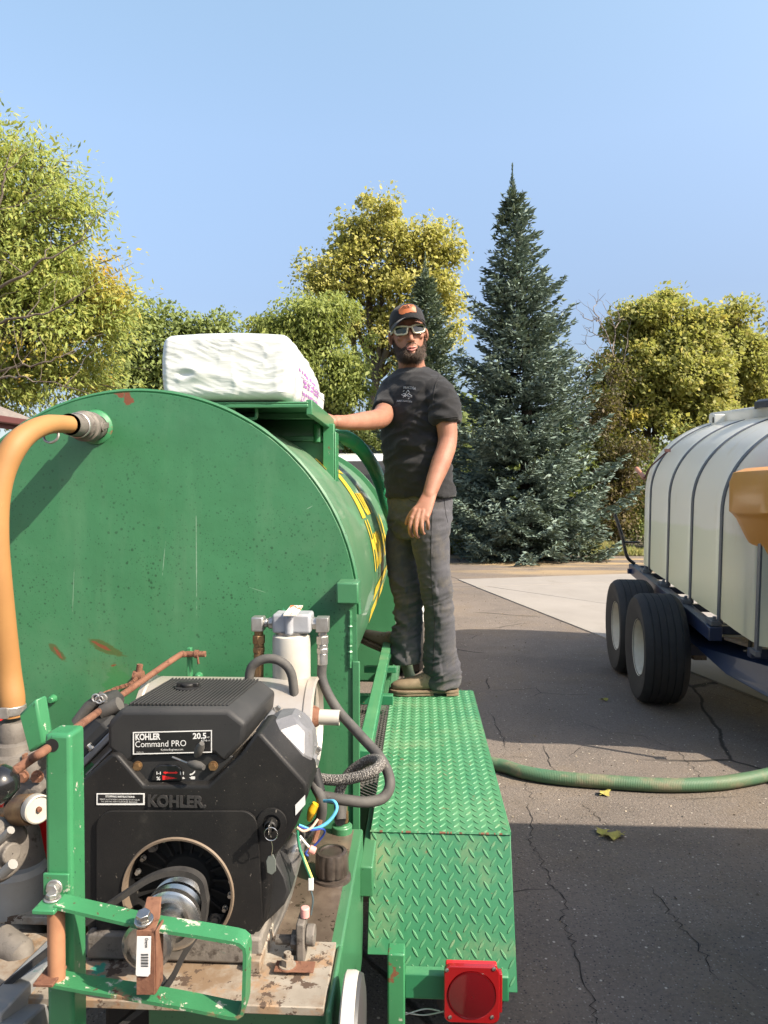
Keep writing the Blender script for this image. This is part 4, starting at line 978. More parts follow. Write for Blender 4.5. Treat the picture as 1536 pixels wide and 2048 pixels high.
# dark intake shroud bulging at the lower right
ps = [(528, 1725), (545, 1712), (572, 1760), (579, 1790), (568, 1812), (545, 1835), (528, 1850)]
g = G(); g.prism(px_poly(ps, EY + .03), (0, .10, 0)); add('side_shroud', g, M['cover_plastic'], bevel=.008, seg=3)
# right cylinder: fins and cast rocker cover
def cylinder(sx, o, mh, covm):
    e1 = V(sx * .707, 0, -.707); n_ = V(sx * .707, 0, .707); ey_ = V(0, 1, 0)
    g = G()
    for k in range(7):
        c = o - n_ * (.018 + k * .013); Mx = Matrix((e1, ey_, n_)).transposed(); g.box(c + ey_ * .075, (.125, .13, .004), Mx)
    g.box(o - n_ * .05 + ey_ * .075, (.085, .10, .09), Matrix((e1, ey_, n_)).transposed()); add('cylinder_fins', g, M['alu'])
    def ring(h, a0, a1, b0, b1, ch):
        q = [(a0 + ch, b0), (a1 - ch, b0), (a1, b0 + ch), (a1, b1 - ch), (a1 - ch, b1), (a0 + ch, b1), (a0, b1 - ch), (a0, b0 + ch)]
        return [o + e1 * x + ey_ * y + n_ * h for x, y in q]
    g = G(); g.loft([ring(-.004, -.073, .073, 0, .15, .012), ring(.010, -.073, .073, 0, .15, .012)]); fl = add('cover_flange', g, M['alu'], bevel=.003)
    g = G(); g.loft([ring(.010, -.063, .060, .006, .142, .02), ring(.034, -.058, .052, .012, .135, .02), ring(.060, -.040, .022, .034, .12, .02), ring(.064, -.030, .014, .045, .11, .016)])
    g.bar(o + e1 * -.03 + n_ * .062 + ey_ * .07, o + e1 * .045 + n_ * .04 + ey_ * .07, .008, .01); cv = add('rocker_cover', g, covm, bevel=.003, smooth=18)
    for x, y in ((-.064, .010), (.010, .006), (.064, .010), (.064, .14), (-.064, .14)):
        g = G(); g.bolt(o + e1 * x + ey_ * y + n_ * .010, n_, .0062, .013); add('cover_bolt', g, M['zinc'])
cylinder(1, P(561, 1514, 1.475), None, M['alu'])
cylinder(-1, P(196, 1500, 1.50), None, M['cover_plastic'])
# air cleaner cover: ridged top, chamfered sides
YA, YBk = 1.415, 1.675
fa = [(216, 1452), (242, 1423), (455, 1423), (489, 1449), (485, 1486), (447, 1525), (428, 1508), (275, 1509), (255, 1528), (216, 1496)]
front = px_poly(fa, YA)
cx = sum(p.x for p in front) / len(front)
mid = [V(p.x, YA + .012, p.z) for p in front]; mid = [V(cx + (p.x - cx) * 1.02, p.y, p.z + (.004 if p.z > 1.19 else 0)) for p in mid]
backr = [V(cx + .012 + (p.x - cx) * .98, YBk, p.z - .004) for p in front]
g = G(); g.loft([front, mid, backr]); cover = add('air_cleaner_cover', g, M['cover_plastic'], bevel=.007, seg=3)
topz = max(p.z for p in mid)
g = G(); xa, xb = P(246, 1423, YA).x, P(452, 1423, YA).x
for k in range(26):
    t = (k + .5) / 26; x = xa + (xb - xa) * t; g.bar((x + .0, YA + .025, topz + .0005), (x + .012, YBk - .012, topz - .0035), .0032, .0045)
add('cover_ridges', g, M['cover_plastic'], bevel=.001)
for k in range(14): # ridges on the right slope
    pass
c = V(P(372, 1388, 1.56).x, 1.575, topz - .002)
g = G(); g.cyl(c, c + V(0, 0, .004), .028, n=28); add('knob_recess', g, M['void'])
g = G(); g.span(c + V(-.024, -.007, .002), c + V(.024, .007, .014)); g.cyl(c, c + V(0, 0, .012), .015, n=20); add('cover_knob', g, M['black_plastic'], bevel=.003)
# label plate and lettering
M['print_white'] = surf('white_print', (.62, .62, .60), .5); M['label_black'] = surf('black_label', (.012, .012, .013), .35, spots=[('v', 120, .16, .2, (.05, .05, .05), .6)])
YLb = YA - .002
lab = px_poly([(266, 1464), (424, 1460), (424, 1505), (266, 1509)], YLb)
g = G(); g.prism(lab, (0, .0015, 0)); add('label_plate', g, M['label_black'], smooth=0)
g = G(); ins = px_poly([(268.2, 1466), (422, 1462.2), (422, 1503), (268.2, 1507)], YLb); g.prism([p + V(0, -.0006, 0) for p in lab], (0, .0004, 0), [[p + V(0, -.0006, 0) for p in ins]]); add('label_border', g, M['print_white'], smooth=0)
rt = (lab[1] - lab[0]).normalized(); upv = V(0, 0, 1)
pxm = YA / F
def write(name, s_, px, py, wpx, hpx, m, Y=YLb - .0007, bold=.0, depth=0, r_=None):
    g = G(); o = P(px, py, Y); text_on(g, s_, plane_fn(o, r_ or rt, upv), wpx * pxm, hpx * pxm, bold)
    return add(name, g, m, smooth=0, fix=False)
write('lettering', 'KOHLER', 271, 1480, 52, 12.5, M['print_white'], bold=.035)
write('lettering', 'Command PRO', 270.5, 1494.5, 106, 12.5, M['print_white'])
write('lettering', '20.5', 385.5, 1477.5, 28, 11.5, M['print_white'], bold=.03)
write('lettering', 'HP', 414, 1476, 5, 3, M['print_white']); write('lettering', '674', 402, 1483.5, 12, 4.5, M['print_white']); write('lettering', 'cc', 415, 1482, 5, 3, M['print_white'])
write('lettering', 'KohlerEngines.com', 322, 1501.5, 46, 4.2, M['print_white'])
write('lettering', 'California', 273, 1505.5, 15, 2.4, M['print_white'])
# raised name on the housing
g = G(); v_, f_ = text_geo('KOHLER.', .045)
def emboss(g, s_, o, r_, w, h, depth, bold=.04):
    v, f = text_geo(s_, bold); k = w / v[:, 0].max(); fn = plane_fn(o, r_, V(0, 0, 1)); n0 = len(g.v)
    top = [fn(a * k, b * h) + V(0, -depth, 0) for a, b in v]; bt = [fn(a * k, b * h) for a, b in v]
    from collections import Counter
    ed = Counter(); 
    for q in f:
        for i in range(len(q)): ed[(q[i], q[(i + 1) % len(q)])] += 1
    n_ = len(top); fs = list(f) + [(i, j, j + n_, i + n_) for (i, j) in ed if (j, i) not in ed]
    g.add(top + bt, fs)
g = G(); emboss(g, 'KOHLER.', P(297, 1611, EY - .0005), X1, 119 * pxm, 22 * pxm, .004); add('raised_lettering', g, surf('raised_name', (.028, .027, .027), .45), smooth=0, fix=False)
# stopping instructions sticker
s0 = px_poly([(193, 1587), (289, 1587), (289, 1610), (193, 1610)], EY - .002)
g = G(); g.prism(s0, (0, .0012, 0)); add('sticker', g, M['print_white'], smooth=0)
g = G(); g.prism(px_poly([(196, 1589), (286, 1589), (286, 1606), (196, 1606)], EY - .0026), (0, .0004, 0)); add('sticker_panel', g, M['label_black'], smooth=0)
write('lettering', 'STOPPING INSTRUCTIONS', 211, 1594.5, 60, 3.8, M['print_white'], Y=EY - .0032, bold=.03, r_=X1)
write('lettering', 'REMOVE ALL ATTACHMENT LOADS BEFORE KEY OFF. FAILURE', 200, 1599.5, 82, 2.6, M['print_white'], Y=EY - .0032, r_=X1)
write('lettering', 'TO DO SO MAY DAMAGE ENGINE.', 202, 1604, 76, 2.6, M['print_white'], Y=EY - .0032, r_=X1)
# choke / throttle panel
g = G(); g.prism(px_poly([(238, 1513), (280, 1508), (428, 1508), (468, 1513), (417, 1567), (288, 1567)], EY + .022), (0, .01, 0)); add('control_panel', g, M['cover_plastic'], bevel=.003)
g = G(); g.prism(px_poly([(311, 1534), (318, 1530), (352, 1530), (362, 1538), (364, 1562), (300, 1562)], EY + .015), (0, .006, 0)); add('control_plate', g, M['label_black'], bevel=.002)
M['print_red'] = surf('red_print', (.60, .02, .02), .45)
YC = EY + .0145
g = G(); g.prism(px_poly([(326, 1545), (331, 1542.5), (331, 1544), (351, 1544), (351, 1542.5), (356, 1545.5), (351, 1548.5), (351, 1547), (331, 1547), (331, 1548.5)], YC), (0, .0004, 0))
g.prism(px_poly([(325, 1551), (354, 1556.5), (325, 1560)], YC), (0, .0004, 0)); add('control_arrows', g, M['print_red'], smooth=0)
def wpan(s_, x, y, w, h): write('lettering', s_, x, y, w, h, M['print_white'], Y=YC - .0003, r_=X1, bold=.02)
wpan('I-I', 313, 1549, 9, 6); wpan('I I', 360, 1549, 8, 6); wpan('%', 313, 1560, 8, 7)
for poly in ([(360, 1557), (366, 1554), (370, 1557), (366, 1558), (362, 1560)], [(379, 1548), (384, 1547), (390, 1541), (390, 1545), (386, 1549), (380, 1551)], [(378, 1555), (382, 1554.5), (382, 1553), (390, 1553), (390, 1558.5), (382, 1558.5), (382, 1557)]):
    g = G(); g.prism(px_poly(poly, EY + .0215), (0, .0004, 0)); add('symbol', g, M['print_white'], smooth=0)
for x in (276, 427):
    g = G(); g.bolt(P(x, 1531, EY + .02), V(0, -1, 0), .007, .010); add('panel_bolt', g, M['brass'])
for (x0_, y0__, x1_, y1__) in ((393, 1512, 404, 1487), (378, 1526, 408, 1535)):
    g = G(); a = P(x0_, y0__, EY - .005); b = P(x1_, y1__, EY - .02); g.rings([a.lerp(b, t) for t in (0, .3, .7, 1)], [.005, .0085, .0085, .005], 12); add('control_lever', g, M['rubber'], smooth=50)
g = G(); g.rings([P(345, 1514, EY + .01), P(375, 1526, EY - .003)], .002, 6); add('lever_rod', g, M['zinc'])
# ignition switch, key, ring, tag
c = P(544, 1645, EY - .001); g = G(); rk = 31 * EY / F
g.lathe(c, V(0, -1, 0), [(rk, 0), (rk * .97, .004), (rk * .6, .005), (rk * .58, .002)], 40); g.lathe(c, V(0, -1, 0), [(rk * .40, .002), (rk * .40, .02), (rk * .33, .022), (rk * .30, .014), (.001, .014)], 28); add('ignition_switch', g, M['black_plastic'], smooth=40)
c2 = P(541, 1650, EY - .03); g = G(); g.span(c2 + V(-.0012, -.016, -.012), c2 + V(.0012, .016, .006)); add('key', g, M['steel'], bevel=.0008)
c3 = P(542, 1668, EY - .038); g = G(); g.rings(circ(c3, .0125, 28), .0009, 6, closed=True); kr = add('key_ring', g, M['steel'])
g = G(); g.tube([P(542, 1680, EY - .036), P(545, 1695, EY - .02), P(543, 1711, EY - .012)], .0009, 6); add('key_chain', g, M['steel'])
g = G(); tgp = [(536, 1713), (546, 1709), (551, 1720), (552, 1742), (544, 1750), (534, 1745), (532, 1722)]; g.prism(px_poly(tgp, EY - .012), (0, .002, 0)); add('key_tag', g, surf('grey_green_tag', (.12, .135, .12), .35), bevel=.0008)
# small white sticker at the right
o = P(591, 1606, EY - .001); g = G(); rr_ = P(611, 1588, EY + .012) - o
q0 = px_poly([(590.5, 1610), (610, 1590), (610.5, 1609), (591, 1631)], EY - .0015)
g = G(); g.prism(q0, (0, .001, 0)); add('sticker', g, M['print_white'], smooth=0)
# muffler
ml, mr = P(290, 1450, 1.86), P(636, 1447, 1.86); rm = 90 * 1.86 / F
ml = V(ml.x, 1.86, mr.z)
g = G(); g.lathe(ml, mr - ml, [(rm * .6, 0), (rm * .96, .006), (rm * 1.03, .010), (rm * 1.03, .022), (rm, .026), (rm, (mr - ml).length - .026), (rm * 1.03, (mr - ml).length - .022), (rm * 1.03, (mr - ml).length - .004), (rm * .97, (mr - ml).length), (rm * .94, (mr - ml).length - .012), (.001, (mr - ml).length - .016)], 56)
muf = add('muffler', g, M['silver'], smooth=35)
a = P(636, 1434, 1.83); g = G(); ax_ = V(1, 0, -.02).normalized(); Lp = 44 * 1.83 / F; rp = 15.5 * 1.83 / F
g.lathe(a - ax_ * .02, ax_, [(rp, 0), (rp, Lp + .02), (rp * .86, Lp + .02), (rp * .84, .01), (.001, .01)], 28); g.mat(1).lathe(a - ax_ * .012, ax_, [(rp * 1.5, 0), (rp * 1.2, .012), (rp, .016)], 24)
add('exhaust_pipe', g, [M['white_paint'], M['rust_bar']], smooth=35)
# left side clutter: coil, chain, sprocket guard
g = G(); g.prism(px_poly([(150, 1440), (178, 1404), (205, 1396), (222, 1412), (216, 1470), (170, 1530), (152, 1530)], 1.56), (0, .08, 0)); add('intake_elbow', g, M['cover_plastic'], bevel=.006)
g = G(); g.rings([P(153, 1445, 1.55), P(178, 1412, 1.55), P(206, 1392, 1.55)], .012, 10); g.rings([P(205, 1425, 1.54), P(240, 1408, 1.54)], .016, 12); add('spark_lead', g, M['rubber'])
g = G()
for k in range(3):
    c = P(192 + k * 7, 1396 + (k % 2) * 3, 1.54); g.rings(circ(c, .008, 16), .0022, 6, closed=True)
add('lead_clip', g, M['zinc'])
ch = smooth_path([P(165, 1535, 1.60), P(160, 1500, 1.62), P(163, 1450, 1.66), P(190, 1400, 1.75), P(230, 1378, 1.80), P(262, 1367, 1.82), P(276, 1352, 1.84)], 10); ch = resample(ch, .011)
g = G()
for i, (p, q) in enumerate(zip(ch, ch[1:])):
    g.bar(p, p + (q - p) * 1.15, .010 if i % 2 else .006, .007); g.cyl(p - V(.0, .006, 0), p + V(0, .006, 0), .0045, n=8)
add('drive_chain', g, M['rust_bar'], smooth=35)
c = P(277, 1352, 1.85); g = G(); g.cyl(c - V(.012, 0, 0), c + V(.012, 0, 0), .014, n=14); g.cyl(c, c + V(.004, 0, .03), .008, n=10); add('chain_end', g, M['rust_bar'])
# wiring harness on the right
g = G(); g.tube([P(622, 1545, 1.56), P(630, 1572, 1.55), P(643, 1600, 1.54), P(640, 1640, 1.55), P(615, 1665, 1.55), P(600, 1672, 1.53)], [.008, .011, .011, .012, .009], 10); add('harness', g, M['rubber'])
g = G(); g.cyl(P(628, 1538, 1.56), P(640, 1585, 1.55), .012, n=14); add('plug_boot', g, M['cover_plastic'], bevel=.002)
g = G(); g.tube([P(618, 1640, 1.53), P(624, 1622, 1.525), P(632, 1608, 1.525)], [.005, .010, .008], 10); add('yellow_connector', g, surf('yellow_plastic', (.65, .38, .02), .4), smooth=50)
def wire(pts, r_, col, nm='wire'):
    key = 'wire_%s' % str(col)
    if key not in M: M[key] = surf('wire_insulation', col, .4)
    g = G(); g.tube(pts, r_, 8, 6); add(nm, g, M[key])
wire([P(597, 1651, 1.46), P(625, 1659, 1.47), P(655, 1645, 1.48), P(673, 1620, 1.49), P(668, 1603, 1.50), P(648, 1602, 1.52)], .0036, (.10, .38, .55))
wire([P(597, 1652, 1.455), P(620, 1660, 1.46), P(645, 1658, 1.47), P(648, 1668, 1.48), P(630, 1690, 1.48), P(612, 1705, 1.47), P(616, 1712, 1.47)], .0022, (.02, .05, .25))
wire([P(594, 1654, 1.455), P(606, 1662, 1.455), P(622, 1656, 1.46), P(636, 1638, 1.47)], .0026, (.60, .42, .32))
wire([P(600, 1672, 1.455), P(610, 1685, 1.45), P(622, 1698, 1.45)], .0024, (.65, .60, .55))
wire([P(595, 1660, 1.455), P(598, 1690, 1.45), P(608, 1720, 1.44), P(622, 1756, 1.43)], .0030, (.02, .17, .09)); wire([P(601, 1700, 1.449), P(612, 1726, 1.438), P(624, 1756, 1.43)], .0026, (.55, .52, .12))
g = G(); g.cyl(P(618, 1697, 1.45), P(631, 1703, 1.45), .008, n=14); add('wire_nut', g, surf('pink_wire_nut', (.62, .28, .24), .5), bevel=.002)
g = G(); c = P(622, 1768, 1.43); g.span(c + V(-.005, -.003, -.012), c + V(.005, .003, .012)); add('connector', g, M['print_white'], bevel=.001)
wire([P(622, 1780, 1.43), P(626, 1800, 1.425), P(622, 1830, 1.42)], .0016, (.05, .08, .09))
g = G(); g.tube([P(640, 1640, 1.53), P(636, 1660, 1.52), P(628, 1685, 1.51)], .006, 8); add('heat_sleeve', g, M['rust_bar'])
# bright conduit going down the right side of the engine
g = G(); g.tube([P(600, 1672, 1.53), P(588, 1700, 1.52), P(578, 1740, 1.51), P(566, 1800, 1.5), P(535, 1880, 1.49)], [.017, .022, .02, .015, .012], 12, 8, rip=None); add('breather_tube', g, M['zinc'], smooth=60)
# pulleys, clutch and belt
pa = P(362, 1806, 1.375); pf = V(0, -1, 0); pr_ = .053
g = G(); g.lathe(pa, pf, [(pr_ * .9, -.02), (pr_ * 1.0, -.005), (pr_ * 1.02, .006), (pr_ * .86, .012), (pr_ * .86, .018), (pr_ * 1.03, .024), (pr_ * 1.05, .034), (pr_ * .86, .040), (pr_ * .86, .044), (pr_ * 1.05, .050), (pr_ * 1.06, .062), (pr_ * .97, .066), (pr_ * .72, .068), (pr_ * .70, .058), (pr_ * .46, .058), (pr_ * .44, .085), (.001, .085)], 64); add('drive_pulley', g, M['steel'], smooth=35)
ci = P(293, 1893, 1.24); g = G(); g.lathe(ci, pf, [(.030, -.04), (.042, -.03), (.044, .0), (.038, .004), (.036, -.006), (.018, -.006), (.016, .012), (.001, .012)], 40); add('idler_pulley', g, M['steel'], smooth=35)
bt = [P(412, 1800, 1.33), P(400, 1758, 1.33), P(362, 1742, 1.33), P(310, 1752, 1.32), P(255, 1785, 1.31), P(150, 1860, 1.30), P(-20, 1995, 1.28)]
def strap(g, path, w, th, up):
    path = smooth_path(path, 8); rs = []
    for i, p in enumerate(path):
        t = (path[min(i + 1, len(path) - 1)] - path[max(i - 1, 0)]).normalized(); wv = Vector(up); nv = t.cross(wv).normalized()
        rs.append([p + wv * w / 2 + nv * th / 2, p - wv * w / 2 + nv * th / 2, p - wv * w / 2 - nv * th / 2, p + wv * w / 2 - nv * th / 2])
    g.loft(rs)
g = G(); strap(g, bt, .017, .010, (0, 1, 0)); strap(g, [P(412, 1800, 1.33), P(404, 1850, 1.33), P(370, 1905, 1.32), P(330, 1975, 1.31), P(240, 2050, 1.30), P(180, 2110, 1.30)], .017, .010, (0, 1, 0)); add('drive_belt', g, M['belt'], smooth=50)

# ------------------------------------------------------------------ guard: square post, two flat bars, strap
YP = 1.17
guard = thing('belt_guard', None, None, P(125, 2048, YP), parent=rig); guard['label'] = 'chipped green square post with two flat guard bars'
a = P(86, 1480, YP); b = P(148, 1480, YP); tb = 2100
g = G(); pz0 = .55; px0, px1 = P(88, 1480, YP).x, P(141, 1480, YP).x; zt_ = P(0, 1466, YP).z
g.span((px0, YP, pz0), (px1, YP + .052, zt_)); post = g.build('post', M['green_chip'], guard, bevel=.007, seg=3)
g = G(); c = P(104, 1491, YP - .0005); g.cyl(c, c + V(0, .002, 0), .011, n=24); g.build('hole', M['void'], guard)
g = G(); q = [(40, 1432), (48, 1415), (70, 1398), (84, 1498), (76, 1510), (62, 1508)]; qq = px_poly([(37, 1428), (70, 1398), (85, 1488), (58, 1508)], 1.30); g.prism(qq, (.012, .02, .004)); g.build('plate_tab', M['green_chip'], guard, bevel=.004)
# angle clip with two bolts
g = G(); k0, k1 = P(86, 1747, YP - .006), P(138, 1792, YP - .006); g.span((k0.x, YP - .007, k1.z), (k1.x, YP - .001, k0.z))
z_ = k1.z; g.span((P(66, 1800, YP - .05).x, YP - .055, z_ - .004), (k1.x, YP - .001, z_ + .003)); g.build('angle_clip', M['green_chip'], guard, bevel=.0015)
g = G(); g.bolt(P(110, 1774, YP - .006), V(0, -1, 0), .010, .012); g.build('bolt', M['zinc'], guard, bevel=.001)
c = PG(105, 1799, z_ + .003); g = G(); g.bolt(c, Z1, .010, .011); g.build('bolt', M['zinc'], guard, bevel=.001)
# bars: flat, lying level, running right and a little nearer
def flat(g, pts, w, th):
    rs = []; pts = [Vector(p) for p in pts]
    for i, p in enumerate(pts):
        t = (pts[min(i + 1, len(pts) - 1)] - pts[max(i - 1, 0)]).normalized(); wv = V(0, 1, 0) + V(0, 0, 0); wv = (wv - t * wv.dot(t)).normalized(); nv = t.cross(wv).normalized()
        rs.append([p + wv * w / 2 + nv * th / 2, p - wv * w / 2 + nv * th / 2, p - wv * w / 2 - nv * th / 2, p + wv * w / 2 - nv * th / 2])
    g.loft(rs)
ya, yb = YP - .028, YP - .055
top = [P(118, 1803, ya), P(200, 1822, ya), P(300, 1845, yb + .01), P(400, 1860, yb), P(470, 1872, yb)]
cor = [P(484, 1876, yb), P(493, 1884, yb), P(495, 1896, yb)]
low = [P(492, 2000, yb), P(489, 2014, yb), P(478, 2021, yb), P(462, 2020, yb), P(380, 2003, yb), P(280, 1985, yb), P(180, 1970, ya), P(84, 1952, ya)]
g = G(); flat(g, top + cor + low, .036, .0055); g.build('guard_bar', M['green_bar'], guard, smooth=30)
bar_z = P(262, 0, 1.13)
g = G(); cpb = [P(112, 1812, ya), P(112, 1958, ya)]; g.lathe(V(cpb[0].x, ya, cpb[1].z), Z1, [(.0135, 0), (.0135, cpb[0].z - cpb[1].z)], 20); g.build('spacer_tube', M['copper_rust'], guard, smooth=40)
g = G(); c0_ = P(107, 1960, ya); g.span((P(72, 1967, ya - .02).x, ya - .03, P(0, 1972, ya - .03).z), (P(124, 1967, ya).x, ya + .018, P(0, 1966, ya - .03).z)); g.build('lower_tab', M['rust_bar'], guard, bevel=.001)
# rusty strap in front with barcode tag
sx0, sx1 = P(272, 0, 1.09).x, P(306, 0, 1.09).x; zt1 = P(0, 1796, 1.16).z; zb1 = P(0, 1988, 1.09).z
g = G(); g.prism([P(293, 1797, 1.15), P(321, 1797, 1.15), P(318, 1838, 1.12), P(309, 1862, 1.095), P(309, 1990, 1.09), P(273, 1990, 1.09), P(273, 1862, 1.095), P(285, 1838, 1.12)], (0, .006, 0)); g.build('strap', M['rust_bar'], guard, bevel=.001)
g = G(); g.prism(px_poly([(309, 1862), (314, 1860), (313, 1986), (309, 1990)], 1.094), (0, .03, 0)); g.build('strap_edge', M['rust_bar'], guard, bevel=.001)
c = P(291, 1838, 1.115); g = G(); g.bolt(c + V(0, -.006, 0), V(0, -.25, 1), .011, .016); g.build('bolt', M['steel'], guard, bevel=.001)
g = G(); tg = px_poly([(274, 1873), (302, 1873), (300, 1948), (296, 1953), (274, 1952), (271.5, 1949)], 1.089); g.prism(tg, (0, .0008, 0)); tgo = g.build('barcode_tag', surf('white_tag', (.66, .65, .62), .5, spots=[('n', 40, .7, .72, (.35, .2, .1), .7)]), guard, smooth=0)
g = G()
for k, (w_, x_) in enumerate(((1.5, 1918), (.8, 1921), (2, 1924), (.8, 1927.5), (1.6, 1930), (1, 1933.5), (2, 1936), (.8, 1939.5), (1.4, 1942))):
    g.prism(px_poly([(282, x_ - 10), (296.5, x_ - 10), (296.5, x_ - 10 + w_), (282, x_ - 10 + w_)], 1.0885), (0, .0003, 0))
tb_ = P(296, 1876, 1.0885); 
g.build('barcode', M['label_black'], tgo, smooth=0)
g = G(); o = P(290, 1876, 1.0885); text_on(g, 'Oregon', plane_fn(o, V(0, 0, -1), V(1, 0, 0)), 20 * 1.09 / F, 7 * 1.09 / F, .02); text_on(g, 'belt guard', plane_fn(P(284, 1876, 1.0885), V(0, 0, -1), V(1, 0, 0)), 20 * 1.09 / F, 2.5 * 1.09 / F) if False else None
g.build('lettering', M['label_black'], tgo, smooth=0, fix=False)
# control rod
g = G(); g.tube([P(-6, 1568, 1.13), P(60, 1520, 1.165), P(104, 1491, 1.19), P(230, 1400, 1.65), P(352, 1315, 1.86), P(368, 1309, 1.88), P(376, 1308, 1.89)], [.0078] * 2, 12, 10); g.rings([P(374, 1308, 1.885), P(411, 1308, 1.885)], .0078, 12); g.cyl(P(390, 1308, 1.885), P(397, 1308, 1.885), .011, n=10); g.rings([P(394, 1305, 1.88), P(397, 1328, 1.88)], .003, 6)
rod = g.build('control_rod', M['rust_bar'], rig, smooth=50)
g = G(); g.span(P(373, 1296, 1.89), P(386, 1362, 1.905)); g.build('rod_bracket', M['green_chip'], rig, bevel=.002)
c = P(-4, 1570, 1.13); g = G(); g.lathe(c - V(.0, 0, 0), V(.78, .2, .5), [(.001, -.032), (.02, -.026), (.029, -.01), (.030, .006), (.024, .022), (.012, .030), (.001, .031)], 28); g.build('rod_knob', surf('black_knob', (.012, .012, .012), .2, coat=.5), rig, smooth=50)

# ------------------------------------------------------------------ hydraulic filter with hoses
YF = 1.90
filt = thing('hydraulic_filter', None, None, P(583, 1350, YF), parent=rig); filt['label'] = 'white spin-on filter under a grey cast head'
c = P(583.5, 1400, YF); rf = 38.5 * YF / F; ztop = P(0, 1262, YF).z
g = G(); g.lathe(V(c.x, YF, c.z), Z1, [(.02, 0), (rf, .004), (rf, ztop - c.z - .012), (rf * .98, ztop - c.z - .004), (rf * .86, ztop - c.z), (.02, ztop - c.z)], 48); g.build('canister', M['white_paint'], filt, smooth=35)
g = G(); g.lathe(V(c.x, YF, ztop), Z1, [(rf * .82, 0), (rf * .84, .008), (rf * .5, .010)], 40); g.build('gasket', M['zinc'], filt, smooth=35)
a = P(543, 1229, YF - .04); b = P(620, 1263, YF - .04)
g = G(); g.span((a.x, YF - .035, ztop + .006), (b.x, YF + .035, a.z)); g.cyl((c.x, YF - .036, ztop + .002), (c.x, YF - .036, a.z - .004), .011, n=18); hd = g.build('filter_head', M['filter_head'], filt, bevel=.007, seg=3)
g = G(); pl = P(586, 1224, YF - .045); g.prism([pl + V(-.022, -.02, -.008), pl + V(.012, -.02, -.008), pl + V(.024, .012, .012), pl + V(-.008, .012, .012)], (0, 0, .004)); g.build('tag_plate', surf('peeling_plate', (.55, .52, .46), .6, spots=[('n', 60, .55, .6, (.45, .10, .03), .8)]), filt, bevel=.001)
g = G()
for k in range(26):
    o = P(586 + rng.normal() * 9, 1220 + rng.normal() * 2.5, YF + .02); g.add([o, o + V(rng.normal() * .008, 0, rng.normal() * .004), o + V(rng.normal() * .008, .004, rng.normal() * .008)], [(0, 1, 2)])
g.build('peeling_tape', surf('green_tape', (.02, .20, .10), .5), filt, smooth=0, fix=False)
zc = (a.z + ztop) / 2
def elbow(sx, xin, xout, zdn):
    g = G(); g.cyl((xin, YF, zc), (xin + sx * .016, YF, zc), .017, n=6); g.cyl((xin + sx * .016, YF, zc), (xout - sx * .01, YF, zc), .012, n=18)
    g.box((xout + sx * .004, YF, zc - .002), (.032, .036, .038)); e = g.build('elbow', M['zinc'], filt, bevel=.004)
    g = G(); z = zc - .02; x = xout + sx * .003
    for r_, l_, n_ in ((.012, .012, 16), (.017, .022, 6), (.014, .010, 16), (.016, .014, 6), (.0135, .03, 18)):
        g.cyl((x, YF, z), (x, YF, z - l_), r_, n=n_); z -= l_
    g.build('fitting', M['zinc'] if sx > 0 else M['brass'], filt, bevel=.0015); return V(x, YF, z)
pR = elbow(1, b.x, P(640, 0, YF).x, 0); pL = elbow(-1, a.x, P(515, 0, YF).x, 0)
g = G(); g.tube([pR + V(0, 0, .01), pR + V(.001, -.005, -.04), P(672, 1415, 1.86), P(718, 1468, 1.82), P(762, 1518, 1.76), P(780, 1563, 1.72), P(768, 1594, 1.70), P(735, 1604, 1.68), P(690, 1600, 1.66), P(640, 1592, 1.66)], .0125, 16, 10); g.build('hydraulic_hose', M['rubber'], rig)
g = G(); g.tube([pL + V(0, 0, .01), pL + V(0, .0, -.05), pL + V(.01, 0, -.12)], .0125, 14); g.build('hydraulic_hose', M['brass'], rig)
g = G(); g.tube([P(497, 1400, 1.80), P(498, 1360, 1.80), P(505, 1332, 1.80), P(530, 1318, 1.80), P(560, 1322, 1.80), P(582, 1346, 1.80), P(590, 1400, 1.80)], .0115, 14, 8); g.build('hydraulic_hose', M['rubber'], rig)
def mat_braid():
    s = MB('braided_hose'); w1 = s.n('ShaderNodeTexVoronoi', i_Scale=330.0); s.l(s.co((1, 1, .6)), w1.inputs['Vector'])
    c = s.mix(s.rng(w1.outputs['Distance'], .2, .5), (.34, .32, .29), (.10, .092, .083)); return s.done(Base_Color=c, Roughness=.7, Normal=s.bump(w1.outputs['Distance'], .8, -.004))
M['braid'] = mat_braid()
g = G(); g.tube([P(625, 1556, 1.68), P(680, 1560, 1.67), P(735, 1548, 1.66), P(760, 1530, 1.68), P(757, 1520, 1.72), P(735, 1521, 1.76), P(700, 1545, 1.78), P(680, 1580, 1.78), P(679, 1610, 1.76)], .0125, 16, 9); g.build('return_hose', M['braid'], rig)
g = G(); g.rings([P(679, 1606, 1.76), P(681, 1640, 1.74)], .014, 12); c = PG(684, 1665, zd); g.rings([P(680, 1640, 1.74), c + V(0, 0, .07)], [.014, .013], 12); g.build('hose_end', M['rubber'], rig)

